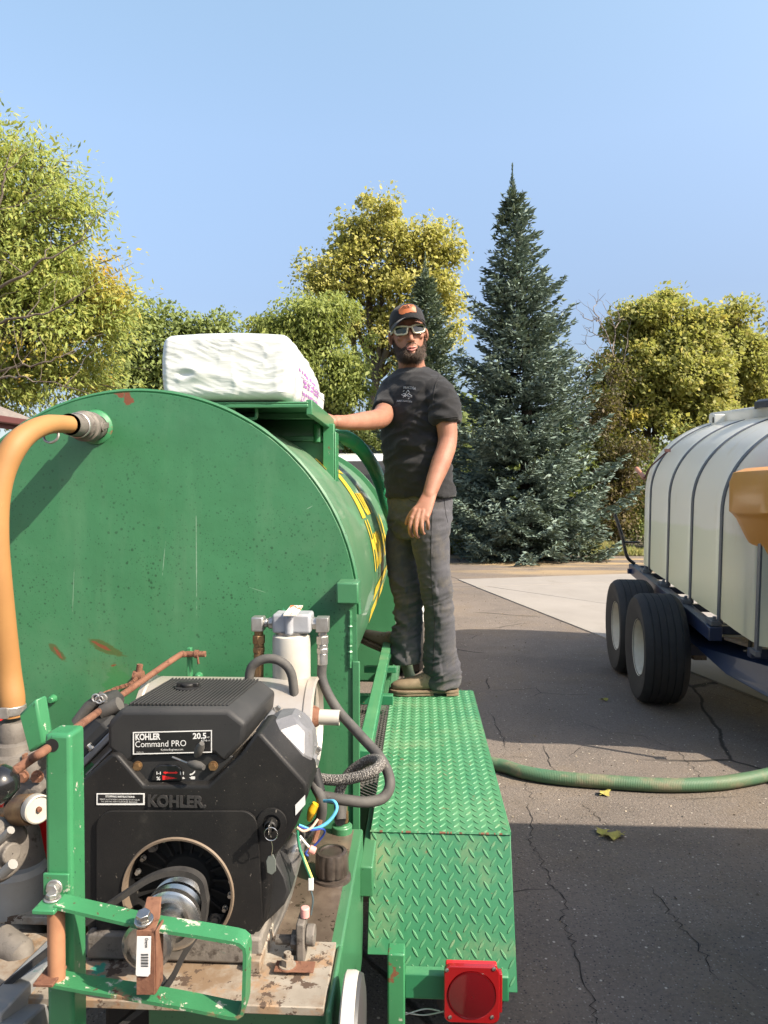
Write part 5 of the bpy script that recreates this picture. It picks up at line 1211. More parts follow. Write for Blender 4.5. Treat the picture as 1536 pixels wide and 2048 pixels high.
# ------------------------------------------------------------------ pump side at the far left
pump = thing('pump', None, None, P(20, 2000, 1.5), parent=rig); pump['label'] = 'dirty cast iron slurry pump and valve stack'
g = G(); c = P(28, 1450, 1.62); rz = 30 * 1.62 / F
def stack(px, Y_, items, m, nm, n=28):
    g = G(); prof = []; zz0 = P(px, items[0][0], Y_).z; o = V(P(px, items[0][0], Y_).x, Y_, 0)
    for py, r_ in items: prof.append((r_ * Y_ / F, P(px, py, Y_).z))
    g.lathe(o, Z1, [(1e-7, prof[0][1])] + prof + [(1e-7, prof[-1][1])], n); g.build(nm, m, pump, smooth=30)
stack(25, 1.62, [(1442, 26), (1462, 30), (1480, 28), (1484, 38), (1500, 40), (1503, 52), (1520, 54)], M['cast'], 'threaded_nipple')
g = G(); a = P(-50, 1500, 1.60); b = P(82, 1604, 1.60); g.span((a.x, 1.58, b.z), (b.x, 1.70, a.z)); g.build('valve_body', M['cast'], pump, bevel=.02, seg=3)
g = G(); a = P(-50, 1560, 1.55); b = P(92, 1600, 1.55); g.span((a.x, 1.53, b.z), (b.x, 1.74, a.z + .0)); g.build('valve_flange', M['cast'], pump, bevel=.012, seg=3)
for px in (12, 47, 76):
    g = G(); g.bolt(P(px, 1552, 1.535), V(0, -1, 0), .010, .014); g.build('bolt', M['rust_bar'], pump)
g = G(); g.span(P(44, 1510, 1.575), P(57, 1575, 1.59)); g.build('rust_strap', M['rust_bar'], pump)
stack(40, 1.60, [(1604, 30), (1625, 34), (1640, 30), (1665, 38), (1690, 42), (1712, 46), (1735, 50), (1742, 54), (1742, 48)], M['cast'], 'pipe_coupling')
stack(36, 1.58, [(1728, 50), (1738, 58), (1745, 58), (1812, 57), (1814, 54), (1900, 52), (1985, 48)], M['grey_pipe'], 'grey_pipe')
g = G(); c = P(-6, 1700, 1.42); g.lathe(c, V(1, -.5, .1), [(.001, -.05), (.055, -.05), (.06, -.03), (.06, .015), (.05, .03), (.02, .035), (.02, .05), (.001, .05)], 28); g.build('valve_cap', M['cast'], pump, bevel=.003)
g = G(); g.rings([P(-5, 1686, 1.37), P(22, 1660, 1.36)], .008, 10); g.build('valve_handle', M['grey_pipe'], pump)
g = G(); g.rings([P(4, 1748, 1.37), P(26, 1728, 1.36)], .010, 10); g.build('valve_handle', M['grey_pipe'], pump)
g = G(); g.rings([P(-20, 1628, 1.5), P(30, 1626, 1.5), P(62, 1622, 1.48)], [.012, .013, .013], 14); g.build('brass_nipple', M['brass'], pump)
g = G(); g.rings([P(28, 1622, 1.45), P(40, 1620, 1.44), P(68, 1618, 1.42)], [.022, .030, .030], 22); g.build('gauge_body', M['brass'], pump, smooth=40)
gax = V(.80, -.6, .08).normalized(); gc = P(76, 1618, 1.40); rg = 29 * 1.40 / F
g = G(); g.lathe(gc, gax, [(rg * .9, -.018), (rg, -.014), (rg, .004), (rg * .9, .006), (rg * .88, .002), (.001, .002)], 36); gauge = g.build('pressure_gauge', M['white_paint'], pump, smooth=35)
g = G(); g.lathe(gc, gax, [(rg * .2, .002), (rg * .18, .008), (.001, .009)], 16); g.build('gauge_hub', M['rust_bar'], pump)
g = G(); g.rings([P(0, 1880, 1.42), P(40, 1905, 1.40), P(52, 1930, 1.40)], [.03, .028, .022], 16); g.build('pump_elbow', M['cast'], pump)
g = G(); c = P(0, 1992, 1.45); g.ell(P(30, 1960, 1.5), (.10, .08, .10)); g.build('pump_housing', M['cast'], pump, smooth=60)
# deck at the left bottom: grey painted frame rails, shade below
g = G(); g.bar(P(-30, 2060, 1.18), P(150, 1870, 1.52), .05, .05); g.bar(P(-30, 2110, 1.10), P(120, 1980, 1.42), .06, .04); g.build('pump_rail', surf('blue_grey_paint', (.16, .18, .20), .5, var=(9, (.24, .23, .21)), spots=[('n', 22, .6, .65, (.03, .12, .11), .6)]), pump, bevel=.004)
g = G(); g.span((-1.6, 1.15, .62), (-.78, 1.95, .66)); g.build('pump_deck', M['plate_worn'], pump, bevel=.003)
# red canister behind the post
g = G(); c = P(75, 1700, 1.52); zt2, zb2 = P(0, 1570, 1.52).z, P(0, 2050, 1.52).z
can = thing('red_canister', 'red metal canister standing between the pump and the green post', 'canister', V(-.84, 1.72, zb2))
xc = P(66, 1700, 1.72).x
g = G(); g.lathe(V(xc, 1.72, .66), Z1, [(.06, 0), (.072, .01), (.072, .30), (.062, .345), (.025, .37), (.02, .385), (.001, .385)], 36); g.build('body', M['red'], can, smooth=40)
g = G(); g.cyl((xc, 1.72, 1.045), (xc, 1.72, 1.075), .018, n=14); g.span((xc - .012, 1.66, 1.07), (xc + .012, 1.76, 1.083)); g.build('valve', M['label_black'], can, bevel=.002)
can.location.z = .66; OFF[can.name] = Vector(can.location)
for ch_ in can.children: ch_.location = V(0, 0, zb2 - .66)
c2_ = P(-18, 1930, 1.75)
g = G(); g.lathe(V(c2_.x, 1.78, .66), Z1, [(.10, 0), (.115, .02), (.115, .40), (.10, .43), (.03, .45)], 36); tag(g.build('fuel_can', M['red'], smooth=40), 'red can at the far left edge behind the grey pipe', 'fuel can')

# ------------------------------------------------------------------ yellow transfer hose
M['yellow_hose'] = surf('yellow_hose_rubber', (.31, .158, .050), .65, var=(3, (.265, .125, .04)), spots=[('n', 26, .68, .74, (.30, .17, .06), .8), ('n', 5, .6, .8, (.62, .42, .18), .7)], bump=(30, .12, .004))
hose = thing('transfer_hose', 'thick yellow rubber hose curving from the tank top coupling down to the pump', 'hose', P(25, 1440, 1.62))
hp = [P(140, 849, 1.80), P(118, 848, 1.76), P(92, 850, 1.70), P(60, 864, 1.64), P(30, 892, 1.60), P(6, 940, 1.58), P(-7, 1000, 1.57), P(-9, 1080, 1.57), P(-3, 1160, 1.58), P(6, 1250, 1.60), P(16, 1340, 1.62), P(23, 1395, 1.62), P(25, 1432, 1.62)]
g = G(); g.tube(hp, [.0215, .022, .023, .024, .0275, .0275, .0275, .0275, .0275, .0275, .0275, .0285, .0265], 28, 8); g.build('hose_body', M['yellow_hose'], hose)
g = G(); c = P(23.5, 1418, 1.62); g.lathe(c - V(0, 0, .010), Z1, [(.029, 0), (.0305, .001), (.0305, .019), (.029, .020)], 32); g.span(c + V(-.008, -.036, -.012), c + V(.010, -.028, .012)); g.build('hose_clamp', M['zinc'], hose, bevel=.001)
# camlock coupling: from the plate out towards the viewer
q0 = P(192, 855, Y0 - .012); q1 = P(140, 849, 1.80); ax_ = (q1 - q0).normalized(); Lc = (q1 - q0).length
g = G(); g.lathe(q0 - ax_ * .01, ax_, [(.052, 0), (.047, .018), (.036, .024)], 32); g.build('flange_ring', M['green_chip'], hose, smooth=40)
g = G(); g.lathe(q0, ax_, [(.034, .01), (.034, Lc * .22), (.041, Lc * .25), (.041, Lc * .50), (.036, Lc * .52), (.036, Lc * .60), (.032, Lc * .62), (.029, Lc * .80), (.027, Lc * 1.02)], 36)
cp = g.build('coupling', M['cast'], hose, smooth=35)
for sg in (-1, 1):
    u_ = ax_.cross(Z1).normalized() * sg; o_2 = q0 + ax_ * Lc * .40 + u_ * .036
    g = G(); g.cyl(o_2 - u_ * .006, o_2 + u_ * .008, .014, n=20); g.bar(o_2 + u_ * .006, o_2 + u_ * .006 - ax_ * .065 + V(0, 0, .006), .006, .016); g.build('cam_lever', M['cast'], hose, bevel=.002)
g = G(); rc = P(102, 872, 1.74); g.rings([rc + V(math.cos(t) * .018, 0.004 * math.sin(t), math.sin(t) * .016) for t in np.linspace(2.2, 6.9, 18)], .0032, 8); g.build('pull_ring', M['zinc'], hose)
g = G(); rc = q0 + ax_ * Lc * .72; g.lathe(rc, ax_, [(.031, 0), (.033, .002), (.033, .010), (.031, .012)], 28); g.build('band', M['zinc'], hose)

# green suction hose beside the man
M['green_hose'] = surf('green_pvc_hose', (.022, .21, .095), .32, var=(4, (.03, .24, .11)), spots=[('n', 4, .5, .75, (.12, .19, .09), .6)], coat=.3)
M['green_hose_dirty'] = surf('dusty_green_hose', (.045, .135, .072), .6, var=(3, (.105, .135, .07)), spots=[('n', 6, .5, .68, (.20, .17, .11), .8), ('n', 2.2, .55, .75, (.10, .22, .12), .6)])
g = G(); YH = 3.3
g.tube([P(650, 868, 3.10), P(682, 872, 3.25), P(714, 890, 3.5), P(742, 926, 3.7), P(761, 968, 3.8), P(776, 1016, 3.85), P(800, 1080, 3.9), P(815, 1160, 4.0), P(812, 1300, 4.05)], .0335, 18, 10, rip=(.0085, .0012))
o = g.build('suction_hose', M['green_hose'], smooth=70); tag(o, 'corrugated green hose arching from the hopper down beside the man', 'hose')
g = G(); zz = .040
pts = [V(-.35, 4.55, .10), V(.15, 4.50, zz)]
pts += [PG(x, y, zz) for x, y in ((990, 1528), (1050, 1545), (1120, 1556), (1220, 1564), (1330, 1570), (1430, 1567), (1500, 1557), (1570, 1542))]
pts += [PG(1680, 1520, zz), PG(1850, 1480, zz), PG(2050, 1440, zz)]
g.tube(pts, .038, 22, 10, rip=(.009, .0007)); o = g.build('discharge_hose', M['green_hose_dirty'], smooth=70); tag(o, 'thick dusty green hose lying across the asphalt', 'hose')

# ------------------------------------------------------------------ white sack on the lid
def mat_sack():
    s = MB('white_plastic_sack'); c = s.mix(s.rng(s.noise(7, 5), .4, .7), (.55, .57, .555), (.52, .54, .525))
    b = s.n('ShaderNodeBsdfPrincipled', i_Roughness=.30); s.l(c, b.inputs['Base Color']); b.inputs['Coat Weight'].default_value = .25
    s.l(s.bump(s.noise(14, 6, .6, (.5, 1, 2.6), .8), .22, .012), b.inputs['Normal']); s.l(b.outputs[0], s.out.inputs[0]); return s.m
M['sack'] = mat_sack()
bx0 = P(328, 760, 2.35).x; bx1 = P(577, 760, 2.35).x + .004; bz0 = ZL + .0; bz1 = P(450, 669, 2.35).z; by0, by1 = 2.33, 3.02
nx_, ny_, nz_ = 110, 120, 60
cen = V((bx0 + bx1) / 2, (by0 + by1) / 2, (bz0 + bz1) / 2); hs = V((bx1 - bx0) / 2, (by1 - by0) / 2, (bz1 - bz0) / 2)
me_b = bmesh.new(); bmesh.ops.create_cube(me_b, size=2)
bmesh.ops.subdivide_edges(me_b, edges=me_b.edges, cuts=63, use_grid_fill=True)
rad_ = .030
fold_c = V(P(500, 745, by0).x, by0, P(500, 745, by0).z)
for v in me_b.verts:
    p = V(v.co.x * hs.x, v.co.y * hs.y, v.co.z * hs.z); r2 = V(hs.x - rad_, hs.y - rad_ * 1.6, hs.z - rad_)
    q = V(*[max(-r2[i], min(r2[i], p[i])) for i in range(3)]); d_ = p - q
    if d_.length > 1e-6:
        n_ = d_.normalized(); p = q + V(n_.x * rad_, n_.y * rad_ * 1.6, n_.z * rad_)
    u, w = p.x / hs.x, p.z / hs.z; t = (p.y / hs.y + 1) / 2
    p.z -= .075 * max(0, t - .55) ** 1.3 * (1 if p.z > 0 else .0) * 1.6      # slumps at the back
    p.x += (.012 * (1 - w * w) if p.x > 0 else -.010 * (1 - w * w)) * 1.0
    if p.x > 0 and p.z < 0: p.x += .016 * t
    p.z += .008 * (1 - u * u) * (w > 0)
    W_ = p + cen
    # folds on the tucked front: creases fan out from the tuck
    if p.y < -hs.y * .8:
        dx, dz = W_.x - fold_c.x, W_.z - fold_c.z; a_ = math.atan2(dz, dx); rr2 = math.hypot(dx, dz)
        wv_ = .25 * mnoise.noise(V(dx * 5, dz * 5, 9.0)); q_ = dz + .38 * dx * (1 if dx < .05 else -.6) + .05 * wv_
        s1 = 1 - abs(mnoise.noise(V(dx * 3.2, q_ * 30, 3.3))) * 2.4; s2 = 1 - abs(mnoise.noise(V(dx * 7 + 4, q_ * 64, 8.3))) * 2.4; s3 = 1 - abs(mnoise.noise(V(dx * 16, dz * 16, 1.3))) * 2.2
        vs_ = math.exp(-((dx + .055 + .01 * math.sin(dz * 40)) / .010) ** 2)
        mk_ = max(0, min(1, .45 + 1.5 * mnoise.noise(V(dx * 6 + 3, dz * 9, 12.0))))
        p.y += mk_ * -.0036 * max(0, s1) ** 3 * (.4 + abs(wv_) * 4) - (1.2 - mk_) * .0017 * max(0, s2) ** 3 - .0018 * max(0, s3) ** 2 - .003 * vs_ + .006 * mnoise.noise(V(dx * 4, dz * 7, 4))
        bl = math.hypot((W_.x - P(385, 735, by0).x) / .05, (W_.z - P(385, 735, by0).z + .02 - .35 * dx * 0) / .025)
        p.y += -.016 * math.exp(-bl * bl) + .014 * math.exp(-((W_.x - P(372, 725, by0).x) / .03) ** 2 - ((W_.z - P(372, 748, by0).z) / .012) ** 2)
    else:
        f_ = abs(mnoise.noise(V(W_.x * 14, W_.y * 9, W_.z * 5))); p += d_.normalized() * (-.008 * f_) if d_.length > 1e-6 else V(0, 0, 0)
        p.x += .006 * mnoise.noise(V(W_.y * 22, W_.z * 5, 2)) * (abs(u) > .9); p.z += .007 * mnoise.noise(V(W_.x * 16, W_.y * 6, 7)) * (w > .8)
    v.co = p + cen
me = bpy.data.meshes.new('sack'); me_b.to_mesh(me); me_b.free()
for p_ in me.polygons: p_.use_smooth = True
me.materials.append(M['sack']); sack = bpy.data.objects.new('sack', me); COL.objects.link(sack); OFF[sack.name] = V(0, 0, 0)
zmin = min(v.co.z for v in me.vertices)
for v in me.vertices:
    if v.co.z < ZL - .002: v.co.z = ZL - .002 + (v.co.z - (ZL - .002)) * .1
tag(sack, 'white plastic mulch sack lying on the open green hopper lid', 'sack')
bv = BVHTree.FromObject(sack, bpy.context.evaluated_depsgraph_get())
M['purple'] = surf('purple_print', (.30, .13, .34), .5)
g = G()
def side_pt(y, z):
    h = bv.ray_cast(V(bx1 + .3, y, z), V(-1, 0, 0)); return (h[0] + V(.0012, 0, 0)) if h[0] else None
def ink(y0, z0, y1, z1, th):
    n_ = 6; a_ = []
    for i in range(n_):
        t = i / (n_ - 1); y = y0 + (y1 - y0) * t; z = z0 + (z1 - z0) * t; a_.append((side_pt(y, z + th / 2), side_pt(y, z - th / 2)))
    for (p, q), (r_, s2) in zip(a_, a_[1:]):
        if p and q and r_ and s2: g.add([p, q, s2, r_], [(0, 1, 2, 3)])
bzh = bz1 - bz0
for row, (z, th) in enumerate(((.56, .012), (.48, .010), (.42, .010), (.36, .010))):
    y = 2.46 + .03 * row
    while y < 2.86:
        l_ = rng.uniform(.03, .075); ink(y, bz0 + bzh * z, y + l_, bz0 + bzh * z, th * rng.uniform(.7, 1.1)); y += l_ + rng.uniform(.012, .02)
y = 2.52
for k in range(9): # big mark: bowls and stems
    zc_ = bz0 + bzh * .17; h_ = bzh * .17
    ink(y, zc_ + h_ * .4, y + .028, zc_ + h_ * .4, .009); ink(y, zc_ - h_ * .4, y + .028, zc_ - h_ * .4, .009); ink(y, zc_ - h_ * .45, y + .003, zc_ + h_ * .45, .02)
    if k % 2: ink(y + .02, zc_ - h_ * .3, y + .03, zc_ + h_ * .3, .02)
    y += .038
g.build('printed_lettering', M['purple'], sack, smooth=0, fix=False)
# ------------------------------------------------------------------ white tank trailer
M['navy'] = surf('navy_frame_paint', (.016, .028, .075), .38, var=(6, (.03, .04, .07)), spots=[('n', 20, .68, .72, (.12, .10, .08), .8)], coat=.2)
M['galv'] = surf('galvanised_strap', (.115, .125, .14), .5, .1, var=(14, (.09, .095, .105)))
M['cream'] = surf('cream_rim_paint', (.62, .58, .47), .45, var=(8, (.50, .45, .35)), coat=.2)
def mat_poly():
    s = MB('white_poly_tank'); z = s.sep()
    # liquid shows through the translucent wall below a level line
    wob = s.math('MULTIPLY', s.noise(1.5, 2), .10)
    m = s.rng(s.math('ADD', z[2], wob), 1.425, 1.455, 1, 0)
    c = s.mix(s.math('MULTIPLY', m, .75), (.72, .725, .69), (.63, .665, .54))
    low = s.rng(s.math('ADD', z[2], s.math('MULTIPLY', s.noise(1.1, 3), .5)), .9, 1.55, 1, 0)
    c = s.mix(s.math('MULTIPLY', low, .45), c, (.72, .70, .50))
    c = s.mix(s.math('MULTIPLY', s.rng(s.noise(3, 6, .7, (1, 1, .3)), .58, .78), .45), c, (.55, .46, .26))
    c = s.mix(s.rng(s.noise(8, 7, .75), .715, .73), c, (.20, .15, .09))
    b = s.n('ShaderNodeBsdfPrincipled', i_Roughness=.33); s.l(c, b.inputs['Base Color']); b.inputs['Subsurface Weight'].default_value = .0; b.inputs['Coat Weight'].default_value = .15
    t = s.n('ShaderNodeBsdfTranslucent'); s.l(c, t.inputs[0]); mx = s.n('ShaderNodeMixShader'); mx.inputs[0].default_value = .42
    s.l(b.outputs[0], mx.inputs[1]); s.l(t.outputs[0], mx.inputs[2]); s.l(mx.outputs[0], s.out.inputs[0]); return s.m
M['poly'] = mat_poly()
AZ = R(4.5); TILT = R(3.7)
u = V(math.sin(AZ), math.cos(AZ), 0); rgt = V(math.cos(AZ), -math.sin(AZ), 0)
ut = (u * math.cos(TILT) + V(0, 0, math.sin(TILT))).normalized(); upt = rgt.cross(ut).normalized()
s4 = P(1429, 1248, 5.40)                                # foot of the nearest strap on the left rail
trl = thing('tank_trailer', 'long white plastic liquid tank with grey hoops on a navy tandem axle trailer', 'trailer', V(s4.x + .9, s4.y + .8, 0))
def T(x, y, z): return s4 + rgt * x + ut * y + upt * z   # trailer frame: right, back, up from that foot
Wt, Ht, Hs = 1.90, 1.50, .74
def hoop(inset=0.0, n=48):
    """half profile: straight lower walls, elliptical shoulders"""
    pts = [(inset, 0.0), (inset * 1.0, Hs * .5)]
    for a in np.linspace(math.pi, 0, n):
        pts.append((Wt / 2 + (Wt / 2 - inset) * math.cos(a) * (1), Hs + (Ht - Hs - inset) * (max(0, math.sin(a))) ** .92))
    pts += [(Wt - inset, Hs * .5), (Wt - inset, 0.0)]
    return pts
rings_ = []
ys = [-.92, -.90, -.82, -.66]; ins = [.40, .22, .10, .03]
strap_y = [0, .733, 1.467, 2.20]
body = []
y = -.60
allst = [-.733] + strap_y + [2.60]
prof = [(-.95, .42), (-.93, .25), (-.85, .12), (-.74, .045)]
for k in range(len(allst) - 1):
    a_, b_ = allst[k], allst[k + 1]
    prof += [(a_ - .040, .012), (a_ - .030, .026), (a_ + .030, .026), (a_ + .042, .012), (a_ + .10, .006), ((a_ + b_) / 2, .0), (b_ - .10, .006)]
prof = [p for p in prof if p[0] < 2.5] + [(2.42, .02), (2.58, .06), (2.68, .14), (2.74, .26), (2.77, .45)]
prof = sorted(set(prof)); g = G()
g.loft([[T(x + .015, yy, z + .05) for x, z in hoop(i_)] for yy, i_ in prof])
tnk = g.build('tank', M['poly'], trl, smooth=60)
g = G(); c_ = T(Wt / 2 - .0, 1.35, Ht + .05); Mx = Matrix((rgt, ut, upt)).transposed()
g.box(c_ + upt * -.005, (.62, 2.3, .12), Mx); g.build('top_ridge', M['poly'], tnk, bevel=.03, seg=3)
g = G(); g.lathe(T(Wt / 2 - .1, 1.0, Ht + .08), upt, [(.27, 0), (.27, .05), (.24, .07), (.001, .075)], 32); g.build('manway_lid', surf('dark_lid', (.03, .033, .04), .5), tnk, bevel=.004)
g = G(); g.box(T(Wt * .30, 1.95, Ht + .01), (.10, .10, .12), Mx); g.build('corner_lug', M['poly'], tnk, bevel=.01)
g = G(); g.box(T(Wt * .30 - .052, 1.95 - .03, Ht + .015), (.004, .035, .05), Mx); g.build('label_sticker', M['label_black'], tnk)
for yy in [-.733] + strap_y:
    rs = []
    hp_ = hoop(.016)
    for i, (x, z) in enumerate(hp_):
        a_ = hp_[max(i - 1, 0)]; b_ = hp_[min(i + 1, len(hp_) - 1)]; t2 = Vector((b_[0] - a_[0], b_[1] - a_[1])).normalized(); nn_ = Vector((-t2.y, t2.x)); 
        o_3 = T(x + .015, yy, z + .05 * (i > 0)); nv = rgt * nn_.x + upt * nn_.y
        rs.append([o_3 - ut * .024 - nv * .02, o_3 + ut * .024 - nv * .02, o_3 + ut * .024 + nv * .010, o_3 - ut * .024 + nv * .010])
    g = G(); g.loft(rs); g.box(T(.02, yy, .0), (.03, .10, .03), Mx); g.build('hoop_strap', M['galv'], trl, smooth=40)
# frame
g = G()
g.bar(T(-.02, -.10, -.05), T(-.02, 2.75, -.05), .09, .10); g.bar(T(Wt + .02, -.9, -.05), T(Wt + .02, 2.75, -.05), .09, .10)
for yy in (-.6, 0, .733, 1.467, 2.2, 2.7): g.bar(T(.03, yy, -.04), T(Wt, yy, -.04), .07, .06)
g.build('chassis', M['navy'], trl, bevel=.006)
g = G(); g.bar(T(-.04, -.02, -.0), T(-.04, 2.72, -.0), .05, .012); g.build('rail_cap', M['galv'], trl, bevel=.002)
for yy in strap_y:
    g = G(); g.box(T(-.02, yy - .02, .022), (.06, .14, .035), Mx); g.bolt(T(-.02, yy - .06, .04), upt, .014, .03); g.build('clamp_foot', M['galv'], trl, bevel=.003)
# drawbar side plate sweeping down and in to the tongue
g = G(); sp_ = [T(-.06, 1.5, -.10), T(-.05, .3, -.10), T(.05, -.10, -.08), T(.32, -.75, -.07), T(.75, -1.8, -.06), T(.75, -1.8, -.18), T(.40, -.95, -.30), T(.20, -.55, -.36), T(.05, -.12, -.33), T(-.05, .3, -.24), T(-.06, 1.5, -.20)]
g.prism(sp_, rgt * .05); g.build('side_plate', M['navy'], trl, bevel=.004)
g = G(); g.prism([T(.03, -.12, -.082), T(.30, -.75, -.07), T(.80, -1.9, -.06), T(1.9, -1.9, -.06), T(1.9, -.12, -.08)], upt * .02); g.build('front_deck', surf('dirt_covered_deck', (.22, .16, .11), .95, var=(9, (.14, .10, .07)), spots=[('n', 30, .55, .65, (.30, .24, .18), .95)], bump=(40, .6, .01)), trl)
g = G(); g.bar(T(.95, -1.8, -.15), T(.95, -3.6, -.26), .12, .12); g.build('tongue', M['navy'], trl, bevel=.006)
g = G(); g.cyl(T(.95, -3.3, -.25), V(*T(.95, -3.3, -.25)[:2], .0), .04, n=18); g.build('jack', M['galv'], trl)
# axles and wheels
rw = .43; cyN = P(1325, 1292, 5.97)
wc = [V(1.875, 5.97, rw), V(1.875 + math.sin(AZ) * 1.0, 5.97 + .985, rw)]
for i, c in enumerate(wc):
    for side in (0, 1):
        cc_ = c + rgt * (side * 2.30)
        w_ = thing('wheel', None, None, cc_, parent=trl)
        wheel(w_, cc_, rw, .335, .215, M['tyre'], M['cream'], 5)
        for o in w_.children: # wheels point along the trailer
            o.matrix_local = Matrix.Rotation(-AZ, 4, 'Z')
    g = G(); g.bar(c + rgt * .18, c + rgt * 2.15, .09, .09); g.build('axle', M['navy'], trl)
g = G(); m_ = (wc[0] + wc[1]) / 2
for side in (0, 1):
    o = m_ + rgt * (.36 + side * 1.6); g.bar(o - u * .62 + V(0, 0, .04), o + u * .62 + V(0, 0, .04), .07, .05); g.bar(o - u * .12 + V(0, 0, .10), o + u * .12 + V(0, 0, .10), .08, .22)
    for k in range(4): g.bar(o - u * (.55 - k * .06) + V(0, 0, .07 + .018 * k), o + u * (.55 - k * .06) + V(0, 0, .07 + .018 * k), .06, .012)
    g.box(o - u * .35 + V(.0, 0, -.06), (.10, .12, .10))
g.build('spring_pack', M['cast'], trl)
g = G(); a_ = wc[1] + V(-.17, 0, rw + .0) + rgt * .0; g.bar(T(-.10, 2.62, -.06), T(.02, 2.62, -.06), .05, .05); g.build('rear_bracket', M['navy'], trl)
g = G(); a_ = T(-.03, 2.62, .0); g.tube([a_ + V(0, 0, .02), a_ + V(-.08, 0, .10), a_ + V(-.13, .02, .32), a_ + V(-.20, .05, .55)], .018, 10); g.rings([a_ + V(-.12, .0, .25), a_ + V(.05, .0, .25)], .012, 8); g.build('step_rail', M['label_black'], trl)
# pipe handle stub at the far shoulder, with a cord
a_, b_ = P(1273, 937, 7.7), P(1289, 956, 7.55); g = G(); g.rings([a_, b_], .022, 14); g.build('pipe_stub', surf('copper_pipe', (.36, .17, .11), .5), trl)
g = G(); g.tube([b_, P(1300, 935, 7.5), P(1318, 918, 7.4), P(1335, 902, 7.3)], .008, 8); g.box(P(1335, 901, 7.3), (.05, .03, .03)); g.build('cord', surf('brown_cord', (.09, .035, .03), .7), trl)

# ------------------------------------------------------------------ orange inductor tank standing on the trailer's front deck
M['orange'] = surf('orange_poly', (.60, .265, .04), .42, var=(2, (.54, .23, .035)), spots=[('n', 9, .62, .75, (.60, .33, .10), .6)], coat=.1)
hb = T(.62, -.95, 0)
oc = V(2.44, 4.60, 1.7)
orange = thing('inductor_tank', 'orange cone bottomed plastic tank on dark legs in front of the white tank', 'tank', V(oc.x, oc.y, .65))
def oct_ring(c, r_, z, n=20): return [V(c.x + r_ * math.copysign(abs(math.cos(t)) ** .55, math.cos(t)), c.y + r_ * math.copysign(abs(math.sin(t)) ** .55, math.sin(t)), z) for t in np.linspace(0, 2 * math.pi, n * 2, endpoint=False)]
ztp = P(0, 948, 4.95).z; zmd = P(0, 1026, 4.95).z; rO = .47
g = G(); g.loft([oct_ring(oc, .06, zmd - .84), oct_ring(oc, .10, zmd - .83), oct_ring(oc, rO - .04, zmd - .03), oct_ring(oc, rO - .02, zmd), oct_ring(oc, rO - .0, zmd + .02), oct_ring(oc, rO, ztp - .06), oct_ring(oc, rO - .02, ztp), oct_ring(oc, rO - .08, ztp + .025), oct_ring(oc, .05, ztp + .04)])
g.build('tank_body', M['orange'], orange, smooth=45)
g = G(); g.lathe(V(oc.x - .1, oc.y, ztp + .03), Z1, [(.16, 0), (.16, .03), (.14, .04), (.001, .045)], 28); g.box(V(oc.x - .27, oc.y - .12, ztp + .03), (.08, .03, .02)); g.build('lid', M['label_black'], orange, bevel=.003)
zdk = T(.6, -.9, -.06).z + .0
for k, (dx, dy) in enumerate(((-.30, -.22), (.30, -.22), (-.30, .25), (.30, .25))):
    g = G(); a_ = V(oc.x + dx, oc.y + dy, zmd + .0); b_ = V(oc.x + dx * 1.05, oc.y + dy * 1.05, .60 + .07 * (dy + .3)); g.bar(a_, b_, .032, .02); g.box(b_, (.07, .05, .01)); g.build('leg', M['label_black'], orange, bevel=.002)

# ------------------------------------------------------------------ white pickup that tows the green trailer
M['white_car'] = surf('white_car_paint', (.74, .74, .73), .22, coat=.6)
M['glass'] = surf('tinted_glass', (.030, .032, .036), .06, coat=.8)
pk = thing('pickup_truck', 'white pickup truck parked beyond the green tank, dark rear window', 'pickup truck', V(-.95, 9.0, 0))
y_c = 8.0
def cabring(y, hw, z0, z1, tw): return [V(-.95 - hw, y, z0), V(-.95 + hw, y, z0), V(-.95 + hw, y, (z0 + z1) / 2), V(-.95 + tw, y, z1 - .04), V(-.95 + tw - .10, y, z1), V(-.95 - tw + .10, y, z1), V(-.95 - tw, y, z1 - .04), V(-.95 - hw, y, (z0 + z1) / 2)]
ztop_ = P(730, 906, 8.1).z
g = G(); g.loft([cabring(8.0, .98, .55, 1.28, .96), cabring(8.02, .97, .55, ztop_ - .03, .80), cabring(8.2, .98, .55, ztop_, .80), cabring(9.6, .98, .55, ztop_, .80), cabring(10.3, .98, .55, 1.22, .95), cabring(11.4, .97, .55, 1.15, .93), cabring(11.5, .93, .6, 1.05, .9)]); g.build('cab', M['white_car'], pk, bevel=.03, seg=2)
g = G(); zt3 = P(730, 922, 8.0).z; g.prism([V(-.95 - .80, 8.012, 1.30), V(-.95 + .86, 8.012, 1.30), V(-.95 + .76, 8.012, zt3), V(-.95 - .74, 8.012, zt3)], (0, -.012, 0)); g.build('rear_window', M['glass'], pk, bevel=.004)
for sx in (-1, 1):
    g = G(); g.prism([V(-.95 + sx * .975, 8.25, 1.28), V(-.95 + sx * .975, 9.9, 1.28), V(-.95 + sx * .82, 9.5, ztop_ - .12), V(-.95 + sx * .82, 8.25, ztop_ - .12)], (sx * .012, 0, 0)); g.build('side_window', M['glass'], pk)
g = G(); g.span((-.95 - .98, 6.1, .60), (-.95 - .90, 7.98, 1.22)); g.span((-.95 + .90, 6.1, .60), (-.95 + .98, 7.98, 1.22)); g.span((-1.85, 6.15, .60), (-.05, 7.98, .68)); g.build('bed', M['white_car'], pk, bevel=.015)
g = G(); g.span((-1.93, 6.03, .60), (.03, 6.09, 1.20)); g.build('tailgate', M['white_car'], pk, bevel=.015)
g = G(); g.span((-1.90, 5.90, .50), (0, 6.02, .66)); g.build('bumper', M['zinc'], pk, bevel=.02)
for x in (-1.84, -.06):
    g = G(); g.span((x - .06, 6.0, .85), (x + .06, 6.03, 1.15)); g.build('tail_lamp', M['lens'], pk, bevel=.006)
